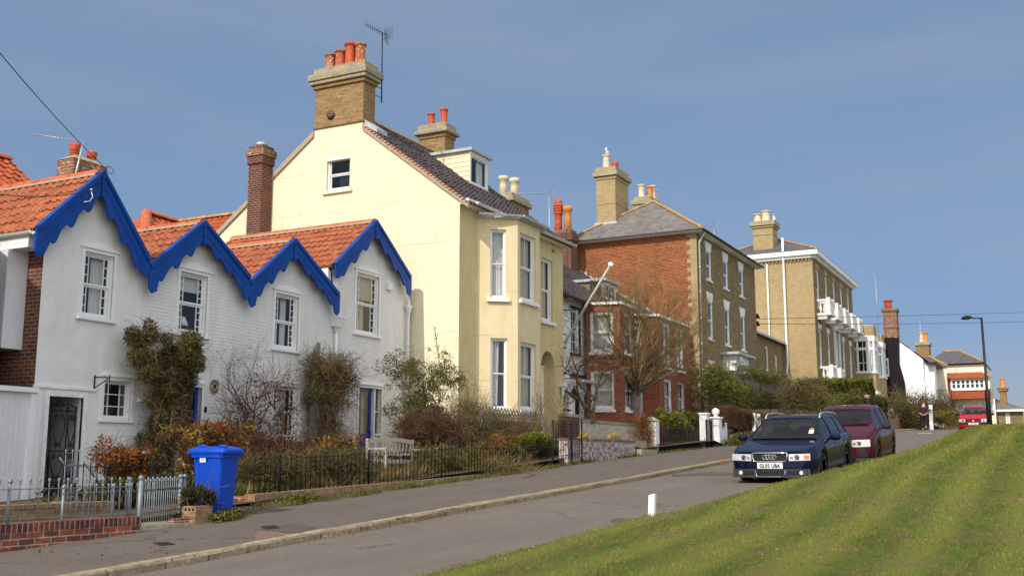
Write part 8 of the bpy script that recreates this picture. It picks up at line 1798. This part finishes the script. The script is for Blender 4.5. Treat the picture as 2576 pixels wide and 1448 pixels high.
# rose-like bare climber
def climber(label, basepx, Y, L, seed, r0, depth, mat, nb=3, spread=.7, up=.25, dirs=((0, 0, 1),), flat=.16, name='climbing_rose', cat='climber', leafpts=None, ln=.74, wob=.14, loc=None):
    b = C3(*basepx, Y); t = T(name, label, cat, tuple(b)); rr = random.Random(seed); segs = []; tips = []
    pull = lambda q: Vector((0, (Y - .0 - q.y) * flat, 0))
    for d in dirs: grow(b + Vector((rr.uniform(-.08, .08), 0, 0)), d, L, r0, depth, rr, segs, spread, up, nb, .66, wob, pull, ln, tips)
    sticks('branches', segs, mat, t, n=4 if r0 > .03 else 3)
    if leafpts:
        m_, n_, s_ = leafpts; rs_ = np.random.RandomState(seed); P = np.array(tips)[rs_.choice(len(tips), n_)] + rs_.normal(0, .03, (n_, 3)); leaves('foliage', P, s_, m_, t, seed=seed)
    return t, segs
climber('bare reddish climbing rose fanning out over the second and third cottage', (620, 1110), 16.7, .85, 5, .028, 6, M['twigR'], nb=3, dirs=((-.35, -.02, 1), (.25, 0, 1), (.05, 0, 1)), ln=.70, up=.12, leafpts=(M['lfMar'], 260, .045), wob=.10)
plant('climbing_shrub', 'tangle of maroon-leaved stems in front of the third cottage window', 'climber', [(560, 640, 980, 1130), (600, 700, 1040, 1160), (690, 745, 1000, 1130), (640, 720, 940, 1010)], 16.2, 2000, .055, M['lfMar'], 31, stems=420, smat=M['twigR'], dep=.4, sL=.6, sr=.005, clumps=20)
plant('climbing_shrub', 'yellow-green and brown bushy climber with a bare woody base, left of the last blue door', 'climber', [(765, 850, 882, 960), (800, 905, 890, 990), (770, 890, 940, 1050), (785, 860, 1020, 1160)], WY, 6500, .05, M['lfGreen'], 41, stems=1500, smat=M['twig'], dep=.4, sL=.55, sr=.005, clumps=14)
tk = C3(790, 1150, 16.7); MBk = MB(); MBk.hexa([tk + Vector(v) for v in ((-.1, 0, 0), (.25, 0, 0), (.25, .1, 0), (-.1, .1, 0), (-.1, 0, 2.6), (.1, 0, 2.9), (.1, .1, 2.9), (-.1, .1, 2.6))]); tag(MBk.build('trellis_post', M['woodgrey'], loc=tuple(tk)), 'dark weathered wooden support board under the yellow-green climber', 'post')
t = plant('shrub', 'large loose green shrub by the white drainpipe at the corner of the cream house', 'shrub', [(975, 1060, 885, 985), (1020, 1110, 900, 1010), (985, 1100, 960, 1070), (1090, 1165, 900, 990), (1000, 1120, 1000, 1090)], 14.9, 13000, .055, M['lfGreen'], 51, stems=260, smat=M['twigG'], dep=.6, sL=.6, clumps=22, tight=.27)
sg = []; p = [C3(x, y, 14.8) for x, y in ((1110, 960), (1104, 900), (1098, 855), (1093, 822))]
for a, b in zip(p, p[1:]): sg.append((tuple(a), tuple(b), .012, .009))
for x, y in ((1078, 878), (1118, 884)): sg.append((tuple(C3(1101, 892, 14.8)), tuple(C3(x, y, 14.8)), .008, .006))
sticks('tall_shoot', sg, M['twigG'], t); rs_ = np.random.RandomState(2); PP = np.array([tuple(p[1].lerp(p[3], f)) for f in rs_.uniform(-.5, 1, 90)] + [tuple(C3(x, y, 14.8)) for x, y in ((1078, 878), (1118, 884)) for _ in range(22)]); leaves('foliage', PP + rs_.normal(0, .03, PP.shape), .06, M['lfGreen'], t, seed=9)
plant('shrub', 'orange-leaved shrub against the white wall, right of the iron gate', 'shrub', [(250, 320, 1100, 1190), (290, 372, 1120, 1200), (255, 360, 1150, 1215)], 14.6, 5200, .05, M['lfOr'], 61, stems=160, dep=.45, smat=M['twigR'], asp=.6, second=(M['lfDark'], 900, .06), clumps=20)
plant('shrub', 'red, yellow and green leaved shrub rising behind the blue bin', 'shrub', [(437, 520, 1055, 1150), (490, 600, 1060, 1160), (540, 625, 1070, 1165), (440, 560, 1110, 1200)], 13.6, 3000, .115, M['lfRed'], 71, stems=260, dep=.5, asp=.32, clumps=17, tight=.26, up=.35, smat=M['twigR'], sr=.006)
plant('shrub', 'red, yellow and green leaved shrub behind the railings, left of the bench', 'shrub', [(770, 860, 1090, 1165), (830, 905, 1085, 1160), (780, 900, 1120, 1185)], 13.7, 2300, .10, M['lfRed'], 81, stems=240, dep=.5, asp=.32, clumps=15, tight=.27, up=.35, smat=M['twigR'], second=(M['pflower'], 14, .09))
plant('shrub', 'thicket of dark red-brown stems and leaves between the two coloured shrubs', 'shrub', [(600, 700, 1090, 1190), (680, 790, 1100, 1190)], 14.2, 3600, .06, M['lfMar'], 91, stems=900, smat=M['twigR'], dep=.6, sL=.5, clumps=20)
t = plant('shrub', 'dense brown dome-shaped shrub right of the bench', 'shrub', [(1012, 1145, 1032, 1150)], 14.0, 5000, .035, M['lfBrown'], 101, stems=4200, smat=M['twigR'], dep=.75, sL=.35, sr=.0045, clumps=30, tight=.3)
plant('shrub', 'straggly half-bare shrub at the foot of the cream flank wall', 'shrub', [(1130, 1215, 985, 1110), (1100, 1180, 1040, 1130), (1170, 1240, 1010, 1110)], 14.3, 3200, .045, M['lfBrown'], 111, stems=900, smat=M['twigG'], dep=.5, sL=.7, clumps=20, up=.2)
plant('shrub', 'bare twiggy bush in front of the left bay window sill', 'shrub', [(1230, 1290, 1040, 1110), (1270, 1350, 1055, 1120)], 13.9, 1300, .045, M['lfYel'], 121, stems=620, smat=M['twig'], dep=.4, sL=.6, clumps=14)
climber('bare upright bush in front of the arched doorway', (1345, 1100), 13.9, .55, 17, .02, 4, M['twig'], nb=3, dirs=((-.3, 0, 1), (.3, 0, 1), (0, 0, 1)), name='shrub', cat='shrub', up=.25, spread=.5)
climber('second bare bush with orange buds beside the red brick stub wall', (1410, 1100), 13.7, .5, 18, .018, 4, M['twig'], nb=3, dirs=((-.4, 0, 1), (.35, 0, 1), (0, 0, 1)), name='shrub', cat='shrub', up=.2, spread=.6, leafpts=(M['lfOr'], 60, .04))
plant('shrub', 'low red-leaved shrub behind the railings below the bay', 'shrub', [(1215, 1300, 1095, 1160), (1180, 1260, 1110, 1165)], 13.2, 4200, .05, M['lfRed'], 131, stems=200, dep=.4, second=(M['lfMar'], 1500, .05), clumps=20)
def topiary(lab, e, Y, seed, n):
    c, r = ell(*e, Y, .42); t = T('topiary_bush', lab, 'topiary', (c[0], c[1], c[2] - r[2])); r_ = np.random.RandomState(seed); q = r_.normal(size=(n, 3)); q /= np.linalg.norm(q, axis=1)[:, None]; rad = (1 + .05 * np.sin(q[:, 0:1] * 9 + seed) + .05 * np.sin(q[:, 2:3] * 8) + .04 * np.sin(q[:, 1:2] * 11)) * r_.uniform(.86, 1.02, (n, 1)); P = np.array(c) + q * rad * np.array(r) * .98
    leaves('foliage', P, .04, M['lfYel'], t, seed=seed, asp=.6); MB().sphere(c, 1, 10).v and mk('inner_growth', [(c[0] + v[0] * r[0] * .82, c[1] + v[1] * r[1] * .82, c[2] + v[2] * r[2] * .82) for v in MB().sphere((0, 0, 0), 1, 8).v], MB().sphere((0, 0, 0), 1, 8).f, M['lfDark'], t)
    sticks('stems', [((c[0], c[1], c[2] - r[2] * 2.2), (c[0], c[1], c[2]), .03, .02)], M['twig'], t)
topiary('round clipped bright green bush, upper of the two at the end of the railings', (1312, 1380, 1086, 1124), 13.1, 3, 5200); topiary('smaller clipped bright green ball beside the flaking wall, lower of the two', (1370, 1412, 1120, 1152), 13.0, 4, 3400)
plant('shrub', 'loose yellow-green clump left of the round topiary', 'shrub', [(1262, 1318, 1118, 1152)], 13.0, 2600, .045, M['lfYel'], 141, stems=60, dep=.35)
plant('trailing_shrub', 'brown-green shrub sprawling over the low wall towards the pavement', 'shrub', [(1200, 1290, 1150, 1215), (1260, 1350, 1165, 1225), (1230, 1320, 1175, 1232)], 12.15, 7500, .045, M['lfBrown'], 151, stems=900, smat=M['twigG'], dep=.42, sL=.5, clumps=26, second=(M['lfGreen'], 1500, .05), asp=.3)
plant('shrub', 'small dark green bush growing behind the square brick pier', 'shrub', [(463, 500, 1232, 1270), (490, 527, 1225, 1272)], 11.2, 1500, .075, M['lfDark'], 161, stems=60, dep=.2, asp=.3, up=.3)
plant('shrub', 'tall glossy rhododendron behind the black railings', 'shrub', [(1655, 1705, 1032, 1085), (1690, 1748, 1035, 1085)], 13.4, 3600, .10, M['lfYel'], 171, stems=60, dep=.6, asp=.4, clumps=26, second=(M['lfGreen'], 2400, .10))
plant('fern', 'rusty brown dead fern against the painted pier', 'fern', [(1600, 1640, 1030, 1080), (1590, 1645, 1070, 1112)], 12.7, 1600, .09, M['lfOr'], 181, stems=300, smat=M['twigR'], dep=.25, asp=.2)

# bare street-side tree
tb = C3(1597, 1068, 14.9); tt = T('bare_tree', 'bare spreading tree with a grey trunk in front of the red brick bays', 'tree', tuple(tb)); top_ = C3(1598, 985, 14.9)
tr_ = MB().tube([tb - Vector((0, 0, .5)), tb, tb.lerp(top_, .5) + Vector((.01, 0, 0)), top_], [.22, .19, .175, .19], 12); tr_.build('trunk', M['bark'], tt)
rr = random.Random(77); segs = []; tips = []
for k in range(38):
    a = 2 * pi * k / 38 * 5 + rr.uniform(-.2, .2); el_ = radians(rr.choice((15, 28, 40, 52, 64, 76))); d = Vector((cos(a) * cos(el_), sin(a) * cos(el_) * .9, sin(el_)))
    grow(top_ - Vector((0, 0, rr.uniform(-.1, .3))), d, rr.uniform(1.75, 2.2), .055 * rr.uniform(.6, 1.1), 6, rr, segs, .36, .05, 3, .68, .06, None, .62, tips)
sticks('crown', segs, M['twigG'], tt, n=3); rs_ = np.random.RandomState(8); P = np.array(tips)[rs_.choice(len(tips), 700)]; leaves('buds', P, .035, M['straw'], tt, seed=3)['kind'] = 'stuff'
# wisteria on the white house and thin tree by the second bay
t, sg = climber('twisted old wisteria climbing between the white house and the first red bay', (1492, 1062), 14.55, 1.3, 23, .075, 5, M['twig'], nb=3, dirs=((-.25, .25, 1), (.2, .2, 1), (-.6, .2, .8)), name='wisteria', cat='climber', up=.05, spread=.75, wob=.2)
climber('thin pale-stemmed shrub against the ground floor of the second red bay', (1690, 1040), 14.2, .62, 29, .02, 5, M['straw'], nb=3, dirs=((-.6, 0, .8), (.5, 0, .8), (0, 0, 1)), name='shrub', cat='shrub', up=.08, spread=.7)
climber('dark wiry climber beside the small window of the white house', (1418, 1062), 16.3, .6, 37, .02, 5, M['twigR'], nb=3, dirs=((-.1, 0, 1), (.15, 0, 1)), name='climbing_shrub', cat='climber', up=.25, spread=.35)

# hedges and shrubs up the hill
M['lfFar'] = leafm('hedge_leaves', [(.14, .16, .035), (.19, .20, .04), (.10, .12, .03), (.24, .22, .06), (.13, .15, .03)])
plant('ivy', 'thick green ivy mound at the corner of the buff three-storey house', 'ivy', [(1755, 1820, 915, 985), (1765, 1850, 930, 1040), (1790, 1850, 925, 1000)], 13.7, 8000, .11, M['lfFar'], 201, stems=100, dep=.8, clumps=24, smat=M['twigG'])
plant('ivy', 'green climbers hanging over the grey board fence', 'ivy', [(1850, 1960, 925, 960), (1840, 1905, 960, 1035), (1890, 1960, 985, 1040), (1935, 1985, 930, 965)], 13.95, 9000, .10, M['lfFar'], 211, stems=300, dep=.35, clumps=26, smat=M['straw'], sL=1.2)
def hedge(name, label, x0, x1, yt0, yt1, yb0, yb1, Y0, Y1, mat, n, size, seed, dep=1.0, stems=300, smat=None, rough=.12, second=None):
    a, b = C3(x0, yb0, Y0), C3(x1, yb1, Y1); za, zb = C3(x0, yt0, Y0).z, C3(x1, yt1, Y1).z; t = T(name, label, 'hedge', tuple(a)); r = np.random.RandomState(seed); m = n; f = r.uniform(0, 1, m); d = r.uniform(0, 1, m); h = r.uniform(0, 1, m); side_ = r.choice(4, m, p=(.42, .33, .15, .10))
    w_ = dep; d = np.where(side_ == 0, r.uniform(0, .08, m), d); h = np.where(side_ == 1, r.uniform(.93, 1.0, m), h); f = np.where(side_ == 2, r.uniform(0, .05, m), np.where(side_ == 3, r.uniform(.95, 1, m), f))
    X = a.x + (b.x - a.x) * f; Y = a.y + (b.y - a.y) * f + w_ * d; zt = za + (zb - za) * f; z0 = a.z + (b.z - a.z) * f; nz_ = np.sin(X * 3.1) * .5 + np.sin(X * 7.3 + Y * 2) * .3 + r.normal(0, .35, m); Z = z0 + (zt - z0) * h + rough * nz_ * h; Y = Y + rough * (np.sin(X * 4 + Z * 5)) * (d < .1) - rough * .4
    P = np.stack([X, Y, Z], 1); leaves('foliage', P, size, mat, t, seed=seed, asp=.55)
    if second: idx = r.choice(m, second[1]); leaves('foliage', P[idx] + r.normal(0, .05, (second[1], 3)), second[2], second[0], t, seed=seed + 2)
    c = MB(); e = .16; c.hexa([(a.x + e, a.y + e, a.z), (b.x - e, b.y + e, b.z), (b.x - e, b.y + dep - e, b.z), (a.x + e, a.y + dep - e, a.z), (a.x + e, a.y + e, za - e), (b.x - e, b.y + e, zb - e), (b.x - e, b.y + dep - e, zb - e), (a.x + e, a.y + dep - e, za - e)]); c.build('inner_growth', mat if smat is None else smat, t); return t
hedge('hedge', 'brown clipped hedge on the grey wall between the ball-topped pier and the white gate', 1822, 1897, 1018, 1040, 1070, 1082, 12.0, 11.95, M['lfHedgeB'], 9000, .07, 221, .7)
hedge('hedge', 'brown clipped hedge right of the white gate, partly behind the blue car', 1915, 2010, 1038, 1052, 1075, 1085, 11.9, 11.5, M['lfHedgeB'], 7000, .07, 222, .7)
plant('shrub', 'mixed brown and green bushes right of the grey board fence', 'shrub', [(1980, 2040, 950, 1040), (2010, 2070, 965, 1060), (1985, 2060, 1000, 1075), (2040, 2085, 990, 1060)], 12.6, 9000, .11, M['lfBrown'], 231, stems=900, smat=M['twig'], dep=1.2, clumps=28, sL=1.2, sr=.008, second=(M['lfFar'], 2600, .12))
hedge('hedge', 'bright green square-cut hedge under the brick house with white bays', 2062, 2197, 955, 957, 1000, 1002, 12.9, 11.7, M['lfFar'], 15000, .13, 241, 1.3, second=(M['lfYel'], 7000, .13))
plant('shrub', 'olive conifer bushes just above the roof of the maroon car', 'shrub', [(2070, 2120, 985, 1035), (2105, 2160, 992, 1040), (2060, 2110, 1010, 1050)], 11.6, 7000, .11, M['lfFar'], 251, stems=60, dep=1.0, clumps=24)
plant('shrub', 'dry brown bush below the end of the bright green hedge', 'shrub', [(2140, 2200, 985, 1030)], 11.4, 3000, .11, M['lfBrown'], 256, stems=200, dep=.8, smat=M['straw'])
hedge('hedge', 'dark green block of hedge behind the maroon car', 2152, 2232, 1003, 1006, 1080, 1080, 10.3, 9.6, M['lfDark'], 12000, .11, 261, 1.6, second=(M['lfFar'], 3500, .11))
plant('shrub', 'rounded olive bush above the white boarded gate', 'shrub', [(2222, 2265, 990, 1035)], 11.5, 3500, .13, M['lfFar'], 271, stems=40, dep=1.0)
plant('shrub', 'tall brown and green bushes behind the walking man', 'shrub', [(2245, 2300, 985, 1050), (2262, 2312, 1010, 1082), (2255, 2300, 1045, 1088)], 9.6, 8000, .11, M['lfBrown'], 281, stems=600, smat=M['twig'], dep=1.2, clumps=28, sL=1.2, sr=.008, second=(M['lfFar'], 2800, .12))
plant('shrub', 'leafy bush with upright bare shoots on the stone wall, right of the walking man', 'shrub', [(2318, 2350, 1000, 1060), (2345, 2385, 1010, 1060), (2325, 2380, 1030, 1062)], 8.0, 4500, .12, M['lfFar'], 291, stems=700, smat=M['twigR'], dep=1.0, clumps=22, sL=1.6, sr=.01, second=(M['lfBrown'], 2000, .11))
plant('shrub', 'small orange-green bush in the low brick planter left of the red car', 'shrub', [(2368, 2412, 1035, 1062)], 6.9, 2500, .14, M['lfFar'], 301, stems=60, dep=1.0, second=(M['lfOr'], 500, .12))
plant('shrub', 'weedy green tuft at the foot of the grey wall beside the blue car', 'shrub', [(1832, 1870, 1098, 1128), (1855, 1890, 1090, 1120)], 11.6, 1800, .08, M['lfGreen'], 311, stems=200, smat=M['straw'], dep=.4)

# daffodils: countable clumps, each bloom a cup and petals
def daffs(label, pts, Y, h, seed):
    b = C3(*pts[0], Y); t = T('daffodils', label, 'flowers', tuple(b - Vector((0, 0, h)))); segs = []; P = []; bl = MB(); rr = random.Random(seed)
    for (x, y) in pts:
        q = C3(x, y, Y); g = q - Vector((rr.uniform(-.05, .05), 0, h)); segs.append((tuple(g), tuple(q), .006, .005)); ax = Vector((rr.uniform(-1, -.4), rr.uniform(-.8, .2), .1)).normalized(); bl.lathe(q, [(.012, 0), (.02, .03), (.026, .04)], 8, axis=ax); A = ax.orthogonal().normalized(); B = ax.cross(A)
        for k in range(6): a = pi / 3 * k; d = A * cos(a) + B * sin(a); s = A * -sin(a) + B * cos(a); bl.add([q, q + d * .03 + s * .016, q + d * .055, q + d * .03 - s * .016], [(0, 1, 2, 3)])
        for _ in range(9): P.append(tuple(g + Vector((rr.uniform(-.1, .1), rr.uniform(-.1, .1), 0))))
    bl.build('bloom', M['yflower'], t); sticks('stalks', segs, M['blade'], t); leaves('leaves', np.array(P), h * 1.0, M['blade'], t, seed=seed, asp=.09, up=2.2)
daffs('clump of yellow daffodils behind the flaking wall, the left one', [(1461, 1092), (1467, 1098), (1456, 1100), (1473, 1094), (1479, 1090), (1464, 1088)], 13.4, .28, 1)
daffs('clump of yellow daffodils behind the flaking wall, nearer the stone steps', [(1520, 1097), (1534, 1096), (1541, 1091), (1548, 1089), (1553, 1094), (1545, 1099), (1530, 1100)], 13.4, .26, 2)
daffs('pair of orange-yellow blooms behind the railings by the brown dome shrub', [(1095, 1130), (1100, 1128), (1098, 1134)], 13.0, .35, 3)

# ground cover nobody could count: weeds on the verge, dry stems and bulbs inside the railings
def strip(name, label, segs_, n, size, mat, seed, up=1.6, asp=.12, hz=.0, zf=None):
    r = np.random.RandomState(seed); P = []
    tot = sum(abs(b[0] - a[0]) for a, b, w in segs_)
    for a, b, w in segs_:
        k = max(1, int(n * abs(b[0] - a[0]) / tot)); cl = r.uniform(0, 1, max(3, k // 60)); f = np.clip(cl[r.choice(len(cl), k)] + r.normal(0, .03, k), 0, 1); X = a[0] + (b[0] - a[0]) * f; Y = a[1] + (b[1] - a[1]) * f + r.uniform(-w, w, k) * np.sqrt(r.uniform(0, 1, k)); Z = np.array([zf(x, y) if zf else pv(x, y) for x, y in zip(X, Y)]) + r.uniform(0, max(1e-6, hz), k); P.append(np.stack([X, Y, Z], 1))
    return tag(leaves(name, np.concatenate(P), size, mat, None, seed=seed, asp=asp, up=up), label, 'weeds', kind='stuff')
VS = [((11.8, 10.9), (13.2, 11.35), .25), ((13.4, 11.55), (17, 11.65), .22), ((17, 11.7), (21, 11.8), .16), ((21, 11.8), (25.5, 11.9), .22), ((25.5, 12.0), (28, 12.1), .14)]
strip('weeds', 'green weeds and grass tufts along the foot of the low brick wall', VS, 4200, .10, M['blade'], 401); strip('weeds', 'dry brown grass and leaf litter along the foot of the low brick wall', VS, 4200, .09, M['straw'], 402, up=.7)
strip('weeds', 'broad-leaved green weeds on the pavement edge under the blue bin', [((11.75, 10.75), (12.8, 11.1), .16), ((14.2, 11.6), (15.2, 11.65), .15)], 1300, .06, M['lfGreen'], 403, up=.3, asp=.6, hz=.12)
strip('weeds', 'thin line of moss and weeds at the foot of the flaking wall', [((28, 12.15), (39, 11.95), .07)], 1500, .09, M['lfGreen'], 404, up=.8, asp=.3)
strip('weeds', 'sparse grass growing in the kerb joint', [((10, 8.62), (60, 8.62), .04)], 2600, .045, M['blade'], 405, zf=lambda x, y: G(x) + .01)
gz2 = lambda x, y: G(x) + .095 + interp(RAISE, x)
strip('ground_cover', 'dry stems and dead plants behind the railings of the cottage gardens', [((14, 12.6), (20, 12.6), .4), ((14, 13.8), (22, 13.8), .6), ((20, 12.9), (26, 13.0), .3), ((22, 14), (27, 14), .5)], 9000, .28, M['straw'], 406, up=1.0, asp=.06, zf=gz2)
strip('ground_cover', 'green bulb leaves and ground plants behind the railings', [((14, 12.5), (15.2, 12.5), .25), ((18.3, 13.0), (22.5, 13.0), .35), ((17, 13.5), (25, 13.6), .6)], 5200, .27, M['blade'], 407, up=1.6, asp=.09, zf=gz2)
strip('ground_cover', 'bright green lawn patch behind the railings below the brown dome shrub', [((22.2, 13.2), (24.6, 13.4), .7)], 5200, .12, leafm('lawn', [(.10, .22, .02), (.16, .28, .03)]), 408, up=1.5, asp=.12, zf=gz2)
strip('ground_cover', 'mixed low greenery filling the gardens in front of the cottages', [((14, 14.6), (26, 14.6), .9), ((11.5, 13.6), (14, 14.6), .8), ((26, 13.6), (29, 14), .6)], 6500, .12, M['lfBrown'], 409, up=.6, asp=.4, hz=.35, zf=gz2)
strip('ground_cover', 'dark greenery in the passage garden behind the orange shrub and steel railings', [((12.2, 13.3), (14.2, 13.5), .3)], 1600, .14, M['lfDark'], 410, up=.8, asp=.35, hz=.4, zf=lambda x, y: .85)
strip('ground_cover', 'rough grass and brambles on the bank below the hedges', [((46, 11.9), (60, 11.6), .8), ((58, 11.6), (74, 10.2), 1.0)], 7000, .22, M['lfBrown'], 411, up=.6, asp=.3, hz=.5, zf=lambda x, y: G(x) + .8)
strip('fallen_leaves', 'fallen brown leaves and grit scattered over the pavement and road edge', [((8, 10), (30, 10.5), 1.6), ((8, 8.3), (30, 8.4), .25), ((8, 10.8), (26, 11.9), .15)], 420, .035, M['lfOr'], 412, up=-.1, asp=.7)

plant('perennials', 'dry and green border plants behind the railings, just right of the blue bin', 'plants', [(600, 690, 1150, 1228), (660, 760, 1145, 1218), (600, 650, 1160, 1235)], 12.75, 4200, .07, M['lfBrown'], 501, stems=900, smat=M['straw'], dep=.4, asp=.2, up=.6, clumps=24, second=(M['lfGreen'], 1300, .09), sr=.004)
plant('perennials', 'dry straw-coloured border plants behind the railings, left of the bench', 'plants', [(760, 860, 1140, 1205), (830, 925, 1140, 1195)], 12.8, 3600, .06, M['lfBrown'], 511, stems=1100, smat=M['straw'], dep=.4, asp=.2, up=.6, clumps=22, second=(M['lfGreen'], 900, .08), sr=.004)
plant('perennials', 'green leafy border plants behind the railings, in front of the brown dome shrub', 'plants', [(1050, 1130, 1115, 1185), (1110, 1200, 1125, 1180)], 12.9, 3600, .07, M['lfGreen'], 521, stems=300, smat=M['twigG'], dep=.4, asp=.3, up=.5, clumps=22)
